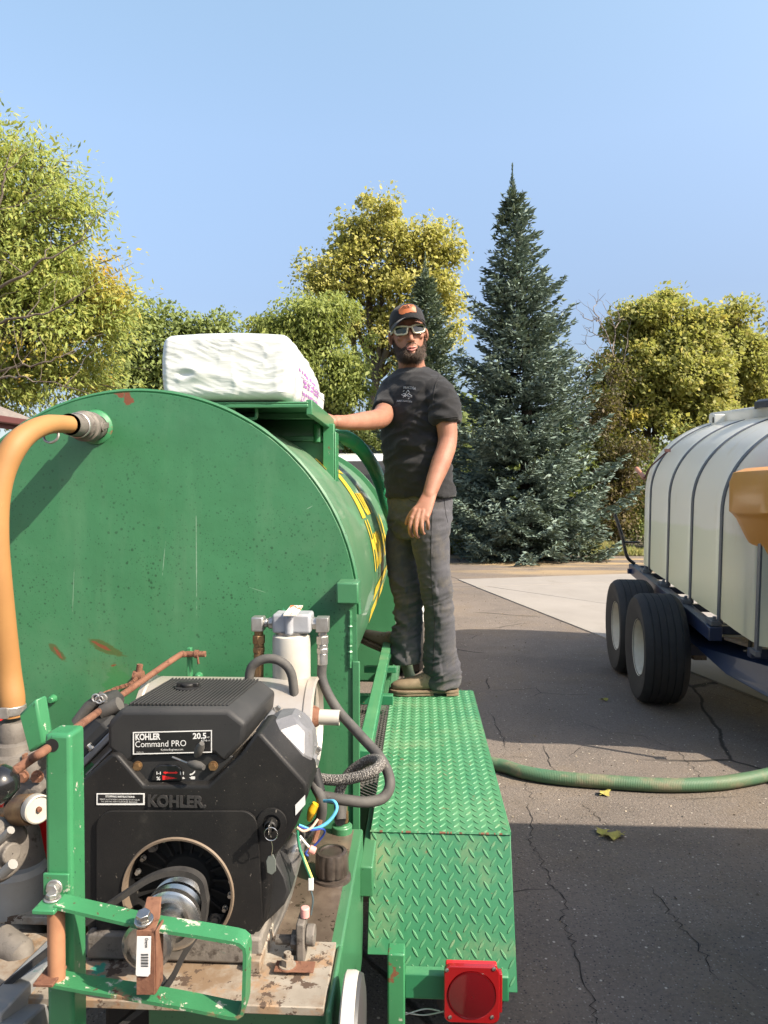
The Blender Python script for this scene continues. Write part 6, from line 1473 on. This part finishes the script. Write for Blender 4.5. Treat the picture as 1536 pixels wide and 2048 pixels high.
for x in (-1.80, -.10):
    for y in (6.9, 10.5):
        w_ = thing('wheel', None, None, V(x, y, .38), parent=pk); wheel(w_, (x, y, .38), .38, .26, .22, M['tyre'], M['zinc'], 4)

# ------------------------------------------------------------------ invented unseen trailer right of the frame, added only to cast the near shade
ct = thing('shade_caster', 'unseen low dark grey box trailer, added right of the frame to cast the near shade', 'trailer', V(3.0, 1.0, 0))
CX0, CY1, CZ = 1.72, 2.90, 1.62
g = G(); g.span((CX0, -3.2, .45), (CX0 + 2.1, CY1, CZ)); g.build('body', surf('dark_grey_caster_skin', (.035, .037, .042), .35, coat=.2), ct, bevel=.03, seg=3)
g = G(); g.span((CX0 + .05, -3.1, .30), (CX0 + 2.05, CY1 - .05, .45)); g.build('chassis', M['navy'], ct, bevel=.01)
g = G(); g.span((CX0 - .012, -3.15, .45), (CX0 + .0, CY1 - .03, .53)); g.build('kick_strip', M['galv'], ct)
g = G(); g.span((CX0 + .05, CY1, .0), (CX0 + 2.05, CY1 + .01, .44)); g.build('mud_skirt', M['label_black'], ct)
for x in (CX0 + .2, CX0 + 1.9):
    for y in (-.6, .3):
        w_ = thing('wheel', None, None, V(x, y, .33), parent=ct); wheel(w_, (x, y, .33), .33, .2, .19, M['tyre'], M['zinc'], 4)
# ------------------------------------------------------------------ the man on the step
def mat_skin():
    s = MB('sun_tanned_skin'); c = s.mix(s.rng(s.noise(18, 6), .35, .7), (.31, .150, .098), (.25, .108, .068))
    c = s.mix(s.math('MULTIPLY', s.rng(s.noise(90, 5, .7), .56, .7), .45), c, (.19, .080, .050))
    return s.done(Base_Color=c, Roughness=.6, Subsurface_Weight=.10, Subsurface_Radius=(.02, .008, .004), Subsurface_Scale=.3, Normal=s.bump(s.noise(240, 5), .18, .002), Specular_IOR_Level=.4)
M['skin'] = mat_skin()
def mat_cloth(name, col, col2, wscale, dirt=None):
    s = MB(name); c = s.mix(s.rng(s.noise(9, 6, .65), .35, .7), col, col2)
    if dirt: c = s.mix(s.math('MULTIPLY', s.rng(s.noise(5, 6, .7), dirt[1], dirt[1] + .2), .6), c, dirt[0])
    h = s.math('ADD', s.noise(wscale, 3, .7, (1, 1, 2.2)), s.math('MULTIPLY', s.noise(70, 4), .8))
    return s.done(Base_Color=c, Roughness=.88, Sheen_Weight=.12, Sheen_Roughness=.5, Normal=s.bump(h, .35, .003), Specular_IOR_Level=.25)
M['tshirt'] = mat_cloth('charcoal_jersey', (.0125, .0125, .014), (.018, .018, .0195), 420)
M['jeans'] = mat_cloth('grey_denim', (.050, .050, .058), (.075, .074, .082), 380, ((.14, .12, .085), .50))
M['boot'] = surf('tan_leather', (.175, .125, .075), .7, var=(14, (.235, .18, .115)), spots=[('n', 30, .62, .7, (.10, .07, .04), .8)], bump=(120, .3, .002), dust=((.30, .25, .17), .4))
M['sole'] = surf('boot_sole', (.13, .085, .05), .8, var=(20, (.20, .155, .10)), bump=(80, .4, .003))
M['cap'] = mat_cloth('dark_cap_cloth', (.014, .014, .016), (.019, .019, .021), 300)
M['hair'] = surf('dark_brown_hair', (.040, .024, .015), .65, var=(60, (.075, .046, .028)))
M['lip'] = surf('lips', (.44, .17, .14), .45)
M['mouth'] = surf('mouth_shade', (.05, .012, .01), .6)
M['shade_frame'] = surf('cream_glasses_frame', (.50, .47, .36), .35, coat=.2)
M['shade_lens'] = surf('mirrored_dark_lens', (.008, .020, .015), .06, coat=.25, spec=.6)
M['leather_patch'] = surf('orange_leather', (.42, .125, .035), .55, var=(40, (.34, .09, .025)))
M['thread'] = surf('thread', (.012, .012, .014), .8)
M['print_grey'] = surf('shirt_print', (.34, .35, .37), .7)
M['sock'] = M['thread']

man = thing('person', 'bearded man in black t-shirt, grey trousers, cap and sunglasses standing on the green step', 'person', V(.02, 3.5, .70))
Lv, Fv = V(.69, -.72, 0).normalized(), V(-.72, -.69, 0).normalized()
def oval(c, e1, e2, a, b, n=28, p=2.0):
    out = []
    for i in range(n):
        t = 2 * math.pi * i / n; x, y = math.cos(t), math.sin(t)
        k = 2 / p; out.append(Vector(c) + e1 * (a * math.copysign(abs(x) ** k, x)) + e2 * (b * math.copysign(abs(y) ** k, y)))
    return out
def limb(g, pts, rad, n=20, sub=6):
    g.tube(pts, rad, n, sub)
    g.ell(pts[0], (rad[0] * .98,) * 3, n=14, m=8); g.ell(pts[-1], (rad[-1] * .98,) * 3, n=14, m=8)
def remeshed(g, voxel, iters, keep=None):
    o = g.build('tmp', M['skin'], None, smooth=0); m = o.modifiers.new('r', 'REMESH'); m.mode = 'VOXEL'; m.voxel_size = voxel
    if iters: s_ = o.modifiers.new('s', 'SMOOTH'); s_.factor = .5; s_.iterations = iters
    dg = bpy.context.evaluated_depsgraph_get(); me = bpy.data.meshes.new_from_object(o.evaluated_get(dg)); bpy.data.objects.remove(o); return me
def displaced(me, fn):
    nv = [v.normal.copy() for v in me.vertices]
    for v, n_ in zip(me.vertices, nv): v.co += n_ * fn(v.co, n_)
def as_child(name, me, mat, parent):
    off = OFF[parent.name]
    for v in me.vertices: v.co -= off
    me.name = name; me.materials.clear(); me.materials.append(mat)
    me.polygons.foreach_set('use_smooth', [True] * len(me.polygons)); me.update()
    o = bpy.data.objects.new(name, me); COL.objects.link(o); o.parent = parent; OFF[o.name] = off; return o

# head frame: x image right, y towards the back of the head, z up
hf = V(.10, -1, -.03).normalized(); hu = (V(-.115, -.02, 1)); hr = hu.cross(hf).normalized(); hu = hf.cross(hr).normalized(); hu = hu if hu.z > 0 else -hu
HB = P(816, 667, 3.55)
def H(x, y, z): return HB + hr * x - hf * y + hu * z
zs = [-.122, -.116, -.104, -.088, -.07, -.05, -.03, -.01, .012, .032, .05, .07, .09, .106, .116, .120]
wd = [.016, .032, .046, .056, .063, .068, .071, .0735, .075, .0755, .0755, .073, .064, .048, .028, .012]
fr_ = [.066, .084, .093, .094, .093, .093, .092, .087, .091, .093, .092, .086, .070, .048, .024, .008]
bk = [-.02, -.005, .004, .018, .045, .070, .085, .094, .098, .100, .099, .092, .076, .052, .026, .010]
def head_ring(i, k=1.0, n=44):
    out = []
    for j in range(n):
        t = 2 * math.pi * j / n; cx_, sy = math.cos(t), math.sin(t)
        x = wd[i] * math.copysign(abs(cx_) ** .92, cx_); y = (-fr_[i] if sy < 0 else bk[i]) * abs(sy) ** .92
        if bk[i] < 0 and sy >= 0: y = bk[i] * abs(sy)
        out.append(H(x * k, y * k, zs[i]))
    return out
g = G(); g.loft([head_ring(i) for i in range(len(zs))])
# brow, cheekbones, nose, ears
g.rings([H(-.055, -.074, .020), H(-.03, -.089, .022), H(0, -.090, .016), H(.03, -.089, .022), H(.055, -.074, .020)], [.007, .009, .008, .009, .007], 10)
for s_ in (-1, 1):
    g.ell(H(s_ * .043, -.066, -.030), (.022, .020, .016)); g.ell(H(s_ * .012, -.096, -.050), (.0085, .011, .0075))
    Me_ = Matrix.Rotation(s_ * .35, 3, 'Z'); Mh = Matrix((hr, -hf, hu)).transposed()
    g.ell(H(s_ * .087, .012, -.012), (.0085, .020, .031), Mh @ Me_); g.ell(H(s_ * .083, .008, -.036), (.007, .010, .010), Mh); g.ell(H(s_ * .074, .008, -.015), (.012, .012, .022), Mh)
g.rings([H(0, -.083, .012), H(0, -.094, -.012), H(0, -.106, -.034), H(.0, -.113, -.048)], [.0075, .0085, .0105, .0115], 12); g.ell(H(0, -.112, -.049), (.0125, .012, .0105))
g.ell(H(0, -.09, -.080), (.030, .016, .022)); g.ell(H(0, -.088, -.108), (.022, .017, .015))
neck0 = P(825, 748, 3.62)
limb(g, [H(0, .022, -.03), H(.002, .022, -.09), neck0.lerp(H(.002, .022, -.09), .4), neck0], [.060, .062, .064, .076])
# inner trunk, so that the body is one figure
pel = P(838, 1005, 3.53); che = P(829, 815, 3.56)
g.loft([oval(pel + V(0, 0, -.10), Lv, Fv, .12, .08), oval(pel, Lv, Fv, .145, .095), oval(pel.lerp(che, .45), Lv, Fv, .14, .09), oval(che, Lv, Fv, .165, .09), oval(che + V(0, 0, .10), Lv, Fv, .15, .075), oval(neck0, Lv, Fv, .075, .065)])
shl, shr = P(876, 778, 3.45), P(785, 780, 3.64)
# near arm, hanging
armL = [shl, P(890, 832, 3.385), P(895, 882, 3.36), P(882, 925, 3.305), P(868, 962, 3.255), P(858, 992, 3.22)]
limb(g, armL, [.056, .050, .043, .044, .036, .0295])
# far arm, reaching to the lid
armR = [shr, P(770, 822, 3.50), P(759, 837, 3.36), P(730, 842, 3.20), P(694, 845, 3.05), P(672, 844, 2.975)]
limb(g, armR, [.055, .050, .047, .041, .031, .028])
# near hand
def palm(g, rings): g.loft([oval(c, e1.normalized(), e2.normalized(), a, b, 20, 2.5) for c, e1, e2, a, b in rings])
ex_ = V(.98, -.12, -.14); ez_ = V(.1, 1, .05)
palm(g, [(P(859, 988, 3.222), ex_, ez_, .032, .023), (P(853, 1003, 3.20), ex_, ez_, .036, .020), (P(845, 1021, 3.18), ex_, ez_, .041, .017), (P(839, 1035, 3.165), ex_, ez_, .042, .0145), (P(838, 1040, 3.162), ex_, ez_, .036, .010)])
def finger(g, pts, r0, r1): limb(g, pts, list(np.linspace(r0, r1, len(pts))), 14, 5)
finger(g, [P(830, 1022, 3.172), P(823, 1036, 3.163), P(820, 1055, 3.158), P(821.5, 1068, 3.174), P(826, 1073, 3.196)], .0115, .0082)
finger(g, [P(838, 1022, 3.17), P(833, 1038, 3.156), P(831, 1059, 3.148), P(833, 1071, 3.166), P(837, 1074, 3.192)], .0115, .0082)
finger(g, [P(846, 1022, 3.17), P(843.5, 1037, 3.158), P(843.5, 1055, 3.150), P(845, 1065, 3.168), P(848, 1067, 3.192)], .0110, .0080)
finger(g, [P(853, 1020, 3.175), P(854, 1034, 3.165), P(855.5, 1048, 3.160), P(855.5, 1056, 3.176), P(856, 1058, 3.198)], .0100, .0072)
for x, y in ((823, 1036), (833, 1038), (843.5, 1037), (853.5, 1034)): g.ell(P(x, y, 3.160), (.0115, .0105, .0115), n=10, m=6)
finger(g, [P(844, 1008, 3.195), P(829, 1020, 3.185), P(818, 1034, 3.187), P(813, 1047, 3.195)], .0145, .0092)
# far hand gripping the lid edge
hx = P(672, 844, 2.975); lx = xr
palm(g, [(hx, V(0, .6, .1), Z1, .030, .022), (hx + V(-.035, -.01, .018), V(.1, 1, 0), Z1, .038, .017), (hx + V(-.07, -.01, .028), V(.1, 1, 0), Z1, .040, .014)])
for k in range(4):
    o = hx + V(-.066, -.040 + k * .020, .030); finger(g, [o, o + V(-.03, 0, .004), o + V(-.052, 0, -.006), o + V(-.066, 0, -.014)], .0105, .008)
o = hx + V(-.02, -.03, .0); finger(g, [o, o + V(-.02, -.02, -.030), o + V(-.05, -.022, -.045)], .0135, .0095)
# legs and feet inside the clothes
legL = [P(858, 1030, 3.45), P(866, 1150, 3.43), P(876, 1190, 3.44), P(880, 1260, 3.48), P(884, 1350, 3.52)]
legR = [P(815, 1030, 3.59), P(806, 1110, 3.57), P(814, 1180, 3.55), P(816, 1250, 3.54), P(808, 1290, 3.53)]
limb(g, legL, [.075, .058, .052, .05, .04]); limb(g, legR, [.075, .058, .052, .05, .04])
me = remeshed(g, .0032, 4); body = as_child('body', me, M['skin'], man)
# lips and parted mouth
g = G(); g.rings([H(-.023, -.098, -.086), H(-.010, -.1065, -.082), H(0, -.1075, -.0835), H(.010, -.1065, -.082), H(.023, -.098, -.086)], [.0025, .0048, .0045, .0048, .0025], 10); g.rings([H(-.021, -.098, -.090), H(0, -.1075, -.098), H(.021, -.098, -.090)], [.0025, .0068, .0025], 10); g.build('lips', M['lip'], man, smooth=70)
g = G(); g.ell(H(0, -.101, -.0895), (.016, .007, .0035), Mh); g.build('mouth', M['mouth'], man)
# beard: shell plus short strands
def beard_pt(th, v):
    """th: degrees round the face from the front, v: 0 bottom .. 1 upper border"""
    a = abs(th); top = float(np.interp(a, [0, 14, 24, 44, 66, 84, 98], [-.058, -.060, -.072, -.080, -.060, -.022, .012]))
    z = -.143 + (top + .143) * v
    i = np.interp(max(z, -.122), zs, range(len(zs))); w_ = np.interp(i, range(len(zs)), wd); f_ = np.interp(i, range(len(zs)), fr_)
    w_ = max(w_, .052 - .6 * max(0, -.11 - z)); f_ = max(f_, .088 - .9 * max(0, -.115 - z))
    pad = .006 + .010 * math.sin(min(1, v * 1.15) * math.pi) * (1 if a < 70 else .6); k = 1.0
    if z < -.122: k = max(.15, 1 - ((-.122 - z) / .030) ** 2)
    t = R(th); return ((w_ + pad) * math.sin(t) * k, -(f_ + pad) * math.cos(t) * (k if k > .5 else .5) - (.006 if z < -.09 else 0), z)
g = G(); gs = G(); TH = np.linspace(-98, 98, 50); VV = np.linspace(0, 1, 22); gv = []
def bare(th, v):
    x, y, z = beard_pt(th, v); return (abs(x) < .026 - .25 * abs(z + .088) and -.104 < z < -.074) or (abs(x) < .017 and -.110 < z <= -.103)
idx = {}
for i, th in enumerate(TH):
    for j, v in enumerate(VV):
        x, y, z = beard_pt(th, v); n_ = .0035 * mnoise.noise(V(x * 160, y * 160, z * 110)) + .002 * mnoise.noise(V(x * 420, y * 420, z * 300)); k = 1 + n_ * 9
        idx[i, j] = len(gv); gv.append(H(x * k, y * k, z))
fs = [(idx[i, j], idx[i + 1, j], idx[i + 1, j + 1], idx[i, j + 1]) for i in range(len(TH) - 1) for j in range(len(VV) - 1) if not bare((TH[i] + TH[i + 1]) / 2, (VV[j] + VV[j + 1]) / 2)]
g.add(gv, fs); brd = g.build('beard', M['hair'], man, smooth=60, fix=False)
st = []
for _ in range(8000):
    th, v = rng.uniform(-98, 98), rng.random() ** .9
    if bare(th, v): continue
    x, y, z = beard_pt(th, v); o = H(x, y, z); out = (H(x * 1.1, y * 1.1, z) - o).normalized()
    d = (out * .55 - hu * rng.uniform(.5, 1.1) + V(*rng.normal(size=3)) * .3).normalized(); l_ = rng.uniform(.008, .019) * (1.25 if z < -.1 else .8); s2 = d.cross(out).normalized() * .0006
    st.append((o - s2, o + s2, o + d * l_))
g = G()
for a_, b_, c_ in st: g.add([a_, b_, c_], [(0, 1, 2)])
tag(g.build('beard_hair', M['hair'], brd, smooth=0, fix=False), kind='stuff')
# short hair under the cap
g = G()
for s_ in (-1, 1): g.ell(H(s_ * .066, .030, .012), (.014, .050, .036), Mh)
g.ell(H(0, .075, -.005), (.062, .030, .052), Mh); g.build('hair', M['hair'], man, smooth=70)
# cap
def dome(t, ph, k=1.0): # t angle round, ph 0 rim .. 1 top
    a = ph * math.pi / 2; rx_, ry_, rz_ = .0865 * k, .107 * k, .094 * k
    c_, s_ = math.cos(t), math.sin(t); cz = math.cos(a) ** (.56 - .26 * max(0, -s_) ** 2)
    return H(rx_ * c_ * cz, ry_ * s_ * cz - .004, .034 + rz_ * math.sin(a) + (.018 * max(0, -s_) * math.cos(a) if ph < .5 else .0))
g = G(); N_ = 48; g.loft([[dome(2 * math.pi * j / N_, p) for j in range(N_)] for p in (0, .06, .15, .28, .42, .56, .7, .82, .92, .985)]); 
capo = g.build('cap', M['cap'], man, smooth=60)
g = G(); br = []
for r_ in np.linspace(0, 1, 9):
    row = []
    for j in range(25):
        t = R(200 + 140 * j / 24); s_ = math.sin(t); c_ = math.cos(t)
        L_ = .078 * (max(0, -s_ - .28) / .72) ** .55
        x = .0865 * c_ * (1 + .05 * r_); y = .107 * s_ - .004 - L_ * r_ * .97
        z = .044 - .001 * r_ - .044 * (abs(c_) ** 2.0) * (r_ * .55 + .45) + .012 * max(0, -s_) * (1 - r_)
        row.append(H(x, y, z))
    br.append(row)
vs = [p for r_ in br for p in r_] + [p - hu * .004 for r_ in br for p in r_]; n_ = 25; m_ = 9; o2 = n_ * m_
fs = []
for i in range(m_ - 1):
    for j in range(n_ - 1):
        q = (i * n_ + j, i * n_ + j + 1, (i + 1) * n_ + j + 1, (i + 1) * n_ + j); fs += [q, tuple(k + o2 for k in q[::-1])]
for j in range(n_ - 1): fs += [((m_ - 1) * n_ + j, (m_ - 1) * n_ + j + 1, o2 + (m_ - 1) * n_ + j + 1, o2 + (m_ - 1) * n_ + j), (j, j + 1, o2 + j + 1, o2 + j)]
g.add(vs, fs); g.build('brim', M['cap'], capo, smooth=60)
def front_dome(u, v): # metres right / up on the cap's front
    return dome(R(270) + u / .088, .07 + v / .100, 1.02)
pt_ = [(-.044, .012), (-.046, .026), (-.036, .044), (-.018, .055), (.012, .058), (.040, .056), (.044, .030), (.041, .010), (.01, .010), (-.03, .006)]
def patch(g, sc, dz, k):
    n_ = 12; cen_ = (sum(p[0] for p in pt_) / len(pt_), sum(p[1] for p in pt_) / len(pt_)); ring0 = [front_dome(cen_[0] + (x - cen_[0]) * sc, cen_[1] + (y - cen_[1]) * sc) - hu * 0 for x, y in pt_]
    for a in (.66, .33): pass
    rows = [[dome(R(270) + (cen_[0] + (x - cen_[0]) * sc * q) / .088, .07 + (cen_[1] + (y - cen_[1]) * sc * q) / .100, k) for x, y in pt_] for q in (1, .66, .33, .02)]
    g.loft(rows, caps=True)
g = G(); patch(g, 1.0, 0, 1.022); pa_ = g.build('cap_patch', M['leather_patch'], capo, smooth=60)
g = G(); q = [front_dome(u_, v_) for u_, v_ in ((-.028, .026), (-.018, .034), (-.008, .030), (0, .036), (.006, .030), (.014, .034), (.024, .031))]; q = [HB + (p - HB) * 1.012 for p in q]; g.tube(q, .0014, 6, 5); g.tube([HB + (front_dome(u_, v_) - HB) * 1.012 for u_, v_ in ((-.022, .024), (0, .026), (.02, .0245))], .0010, 6, 4); g.build('stitched_mark', M['thread'], pa_)
# sunglasses
def face_curve(x, z): return H(x, -.112 + 5.2 * x * x, z)
g = G(); gl = G()
for s_ in (-1, 1):
    q = [(s_ * .009, .012), (s_ * .030, .017), (s_ * .060, .019), (s_ * .070, .014), (s_ * .068, -.010), (s_ * .060, -.017), (s_ * .030, -.021), (s_ * .017, -.018)]
    q3 = [face_curve(x, z) for x, z in q]
    pth = []
    for i in range(len(q3)): # dense outline
        a_, b_ = q3[i], q3[(i + 1) % len(q3)]; xa, za = q[i]; xb, zb = q[(i + 1) % len(q3)]
        for t in (0, .25, .5, .75): pth.append(face_curve(xa + (xb - xa) * t, za + (zb - za) * t))
    g.rings(pth, .0044, 8, closed=True)
    cx_, cz_ = s_ * .040, -.001; k = len(pth); mid_ = face_curve(cx_, cz_) + hf * .001
    gl.add([mid_] + [p for p in pth], [(0, i + 1, (i + 1) % k + 1) for i in range(k)])
    g.bar(face_curve(s_ * .068, .010) - hf * .0, H(s_ * .079, -.045, .006), .005, .016, up=tuple(hu)); g.bar(H(s_ * .079, -.045, .006), H(s_ * .084, .012, .002), .004, .011, up=tuple(hu))
g.rings([face_curve(-.012, .011), face_curve(0, .009), face_curve(.012, .011)], .0042, 8)
sg_ = g.build('sunglasses', M['shade_frame'], man, smooth=50)
gl.build('dark_lens', M['shade_lens'], sg_, smooth=60)

# ------------------------------------------------------------------ t-shirt
g = G()
sec = [(994, 842, 3.52, .178, .140), (960, 838, 3.525, .172, .138), (925, 834, 3.53, .172, .136), (885, 830, 3.54, .180, .134), (845, 828, 3.55, .190, .132), (805, 827, 3.555, .197, .126), (780, 827, 3.56, .196, .118), (764, 827, 3.57, .178, .104), (752, 827, 3.585, .146, .094), (744, 827, 3.60, .112, .084), (739, 827, 3.61, .086, .076)]
g.loft([oval(P(px, py, Y), Lv, Fv, a, b, 40, 2.25) for py, px, Y, a, b in sec])
limb(g, [P(868, 782, 3.46), P(884, 800, 3.41), P(891, 822, 3.385)], [.079, .073, .069])
g.tube([P(884, 800, 3.41), P(890, 822, 3.385), P(892, 843, 3.378)], [.072, .0685, .0665], 24, 5)
limb(g, [P(790, 780, 3.63), P(778, 800, 3.58)], [.076, .068]); g.tube([P(782, 792, 3.60), P(774, 814, 3.53), P(770, 824, 3.49)], [.070, .066, .063], 24, 5)
me = remeshed(g, .0055, 5)
aL = P(866, 830, 3.44)
def shirt_folds(co, n_):
    hgt = co.z; d = co - aL; near = math.exp(-(d.length / .20) ** 2)
    a = mnoise.noise(V(co.x * 5 + co.z * 7, co.y * 5, co.z * 15 - co.x * 9)); b = mnoise.noise(V(co.x * 11 - co.z * 8, co.y * 9, co.z * 24 + co.x * 8))
    r_ = (1 - 2 * abs(a)) * .5 + (1 - 2 * abs(b)) * .28 * (.5 + near)
    low = max(0, min(1, (2.10 - hgt) / .25))
    return .017 * (r_ - .25) * (.30 + .9 * low + 1.2 * near) + .004 * mnoise.noise(V(co.x * 4, co.y * 4, co.z * 3))
displaced(me, shirt_folds); shirt = as_child('t_shirt', me, M['tshirt'], man)
dgx = bpy.context.evaluated_depsgraph_get()
bvs = BVHTree.FromObject(shirt, dgx); soff = OFF[man.name]
def on_cloth(bv_, px, py, lift=.0015):
    d = ray(px, py).normalized(); h = bv_.ray_cast(CAM - soff, d); return (h[0] + soff - d * lift) if h[0] else None
g = G(); cr_ = [neck0 + V(0, 0, .030) + (V(0, -.018, -.035) * max(0, math.cos(t))) + (Fv * math.cos(t) * .079 + Lv * math.sin(t) * .083) + V(0, 0, -.012) for t in np.linspace(0, 2 * math.pi, 40, endpoint=False)]
g.rings(cr_, .0085, 10, closed=True); g.build('collar', M['tshirt'], shirt, smooth=70)
def stitched(name, bv_, pts, r_, m, parent):
    path = []
    for (x0_, y0__), (x1_, y1__) in zip(pts, pts[1:]):
        for k in range(8): path.append((x0_ + (x1_ - x0_) * k / 8, y0__ + (y1__ - y0__) * k / 8))
    path.append(pts[-1]); q = [on_cloth(bv_, x, y, .0008) for x, y in path]; q = [p for p in q if p]
    if len(q) > 3:
        g = G(); g.rings(q, r_, 6); return g.build(name, m, parent, smooth=70)
stitched('seam', bvs, [(879, 750), (871, 770), (866, 795), (866, 815)], .0022, M['tshirt'], shirt)
stitched('hem_seam', bvs, [(867, 838), (880, 837), (900, 835), (916, 833)], .0018, M['tshirt'], shirt)
# chest print
def chest(s_, x0_, y0__, x1_, y1__, h_):
    v, f = text_geo(s_, .01); w_ = v[:, 0].max(); g = G(); pts_ = []
    for a, b in v:
        t = a / w_; p = on_cloth(bvs, x0_ + (x1_ - x0_) * t, y0__ + (y1__ - y0__) * t - 1.2 * math.sin(t * math.pi) - b * h_, .002); pts_.append(p or P(x0_, y0__, 3.35))
    g.add(pts_, f); g.build('lettering', M['print_grey'], shirt, smooth=0, fix=False)
chest('FRAKZIGA', 807, 778, 832, 780, 5.2); chest("AVN'S GARDEN", 793, 804, 824, 805.5, 3.6)
g = G()
for x0_, y0__, x1_, y1__ in ((806, 783, 809, 781), (812, 786, 816, 780), (816, 780, 819, 785), (803, 789, 811, 793), (811, 793, 817, 787), (817, 787, 824, 792), (806, 787, 812, 788), (812, 788, 806, 795), (815, 793, 824, 794), (816, 798, 819, 796), (808, 790, 818, 791)):
    q = [on_cloth(bvs, x0_ + (x1_ - x0_) * t, y0__ + (y1__ - y0__) * t, .0012) for t in (0, .33, .66, 1)]; q = [p for p in q if p]
    if len(q) == 4: g.rings(q, .0016, 5)
g.build('shirt_emblem', M['print_grey'], shirt)

# ------------------------------------------------------------------ trousers
g = G()
g.loft([oval(P(838, 968, 3.53), Lv, Fv, .160, .122, 36, 2.3), oval(P(839, 1000, 3.525), Lv, Fv, .168, .128, 36, 2.3), oval(P(839, 1040, 3.525), Lv, Fv, .165, .125, 36, 2.3), oval(P(838, 1075, 3.525), Lv, Fv, .145, .105, 36, 2.2)])
g.tube([P(860, 1025, 3.46), P(862, 1085, 3.445), P(865, 1120, 3.44), P(871, 1160, 3.435), P(875, 1190, 3.44), P(879, 1250, 3.47), P(880, 1310, 3.50), P(884, 1345, 3.51), P(886, 1371, 3.515)], [.096, .088, .079, .071, .068, .071, .077, .082, .079], 28, 7)
g.tube([P(816, 1025, 3.585), P(806, 1085, 3.57), P(804, 1120, 3.565), P(809, 1160, 3.555), P(815, 1190, 3.55), P(818, 1245, 3.545), P(812, 1290, 3.535), P(813, 1326, 3.53)], [.094, .080, .073, .071, .069, .066, .069, .066], 28, 7)
me = remeshed(g, .0055, 4)
def trouser_folds(co, n_):
    z = co.z - .70; hi = co.x > .0
    knee = math.exp(-((z - .48) / .10) ** 2); ank = math.exp(-((z - .10) / .12) ** 2) if co.x > -.02 else math.exp(-((z - .30) / .14) ** 2); cr = math.exp(-((z - .80) / .09) ** 2)
    tilt = .9 if n_.x < 0 else -.7
    a = mnoise.noise(V(co.x * 6, co.y * 6, co.z * 17 + co.x * 11 * tilt)); b = mnoise.noise(V(co.x * 10, co.y * 10, co.z * 36 - co.x * 12)); c_ = mnoise.noise(V(co.x * 16, co.y * 16, co.z * 4))
    r_ = (1 - 2.2 * abs(a)) * .6 + (1 - 2.2 * abs(b)) * .4
    return .0165 * (r_ - .2) * (.18 + .85 * knee + 1.0 * ank + .5 * cr) + .004 * c_
displaced(me, trouser_folds); trs = as_child('trousers', me, M['jeans'], man)
bvt = BVHTree.FromObject(trs, bpy.context.evaluated_depsgraph_get())
stitched('seam', bvt, [(866, 1000), (863, 1050), (862, 1110), (864, 1185), (870, 1240), (868, 1300), (866, 1341)], .0017, M['thread'], trs)
stitched('pocket_seam', bvt, [(886, 982), (889, 1005), (892, 1030), (896, 1045)], .0014, M['thread'], trs); stitched('pocket_seam', bvt, [(886, 982), (896, 982), (905, 983)], .0014, M['thread'], trs)
stitched('pocket_seam', bvt, [(813, 986), (815, 995), (822, 1001), (833, 1004)], .0014, M['thread'], trs)
# boots
def boot(heel, d, up, shaft=None):
    d = d.normalized(); up = (up - d * up.dot(d)).normalized(); s_ = d.cross(up).normalized(); heel = Vector(heel)
    Q = lambda x, y, z: heel + d * x + s_ * y + up * z
    b = thing('boot', None, None, heel, parent=man)
    rs = []
    for x, hw, zt in ((.004, .018, .07), (.016, .031, .105), (.05, .037, .135), (.09, .039, .135), (.13, .040, .118), (.17, .043, .100), (.21, .047, .084), (.25, .048, .074), (.285, .041, .066), (.308, .028, .056), (.322, .012, .046)):
        zc_, hz_ = (zt + .022) / 2, (zt - .022) / 2
        rs.append([Q(x, hw * math.copysign(abs(math.cos(t)) ** .8, math.cos(t)), zc_ + hz_ * math.copysign(abs(math.sin(t)) ** .8, math.sin(t))) for t in np.linspace(0, 2 * math.pi, 24, endpoint=False)])
    g = G(); g.loft(rs); g.ell(Q(.060, 0, .095), (.036, .036, .045))
    for x in (.150, .172): g.rings([Q(x, .044 * math.cos(t), .07 + (.040 if x < .16 else .030) * math.sin(t)) for t in np.linspace(.3, math.pi - .3, 10)], .0032, 6)
    g.build('upper', M['boot'], b, smooth=60)
    def outline(k): return [(0, .020), (.02, .034 + k), (.06, .038 + k), (.12, .036 + k), (.18, .043 + k), (.24, .051 + k), (.285, .046 + k), (.315, .031 + k), (.331, .010)]
    def slab(g, z0, z1, k, xa=-.006, xb=1):
        o = [p for p in outline(k) if xa <= p[0] <= xb]; pl = [Q(x, y, z0) for x, y in o] + [Q(x, -y, z0) for x, y in o[::-1]]; g.prism(pl, up * (z1 - z0))
    g = G(); slab(g, .014, .027, .004); slab(g, .0, .0138, .001, .085, 1); g.build('sole', M['sole'], b, bevel=.003)
    g = G(); slab(g, .0, .0138, .002, -.01, .085); g.build('heel', M['sole'], b, bevel=.002)
hl = P(917, 1386, 3.50); hl.z = fz + .003
boot(hl, V(-1, -.03, 0), Z1)
rt_ = P(822, 1324, 3.58); toe = P(734, 1282, 3.70)
boot(rt_ + V(.0, 0, -.012), toe - rt_, V(.45, -.10, 1), V(.10, .04, 1))
# pale pipe stub beside the boot
g = G(); g.cyl(P(812, 1325, 3.66), P(822, 1362, 3.60), .027, n=18); g.build('pipe_stub', surf('faded_green_pipe', (.30, .36, .20), .6, var=(10, (.2, .28, .14))), rig, bevel=.002)
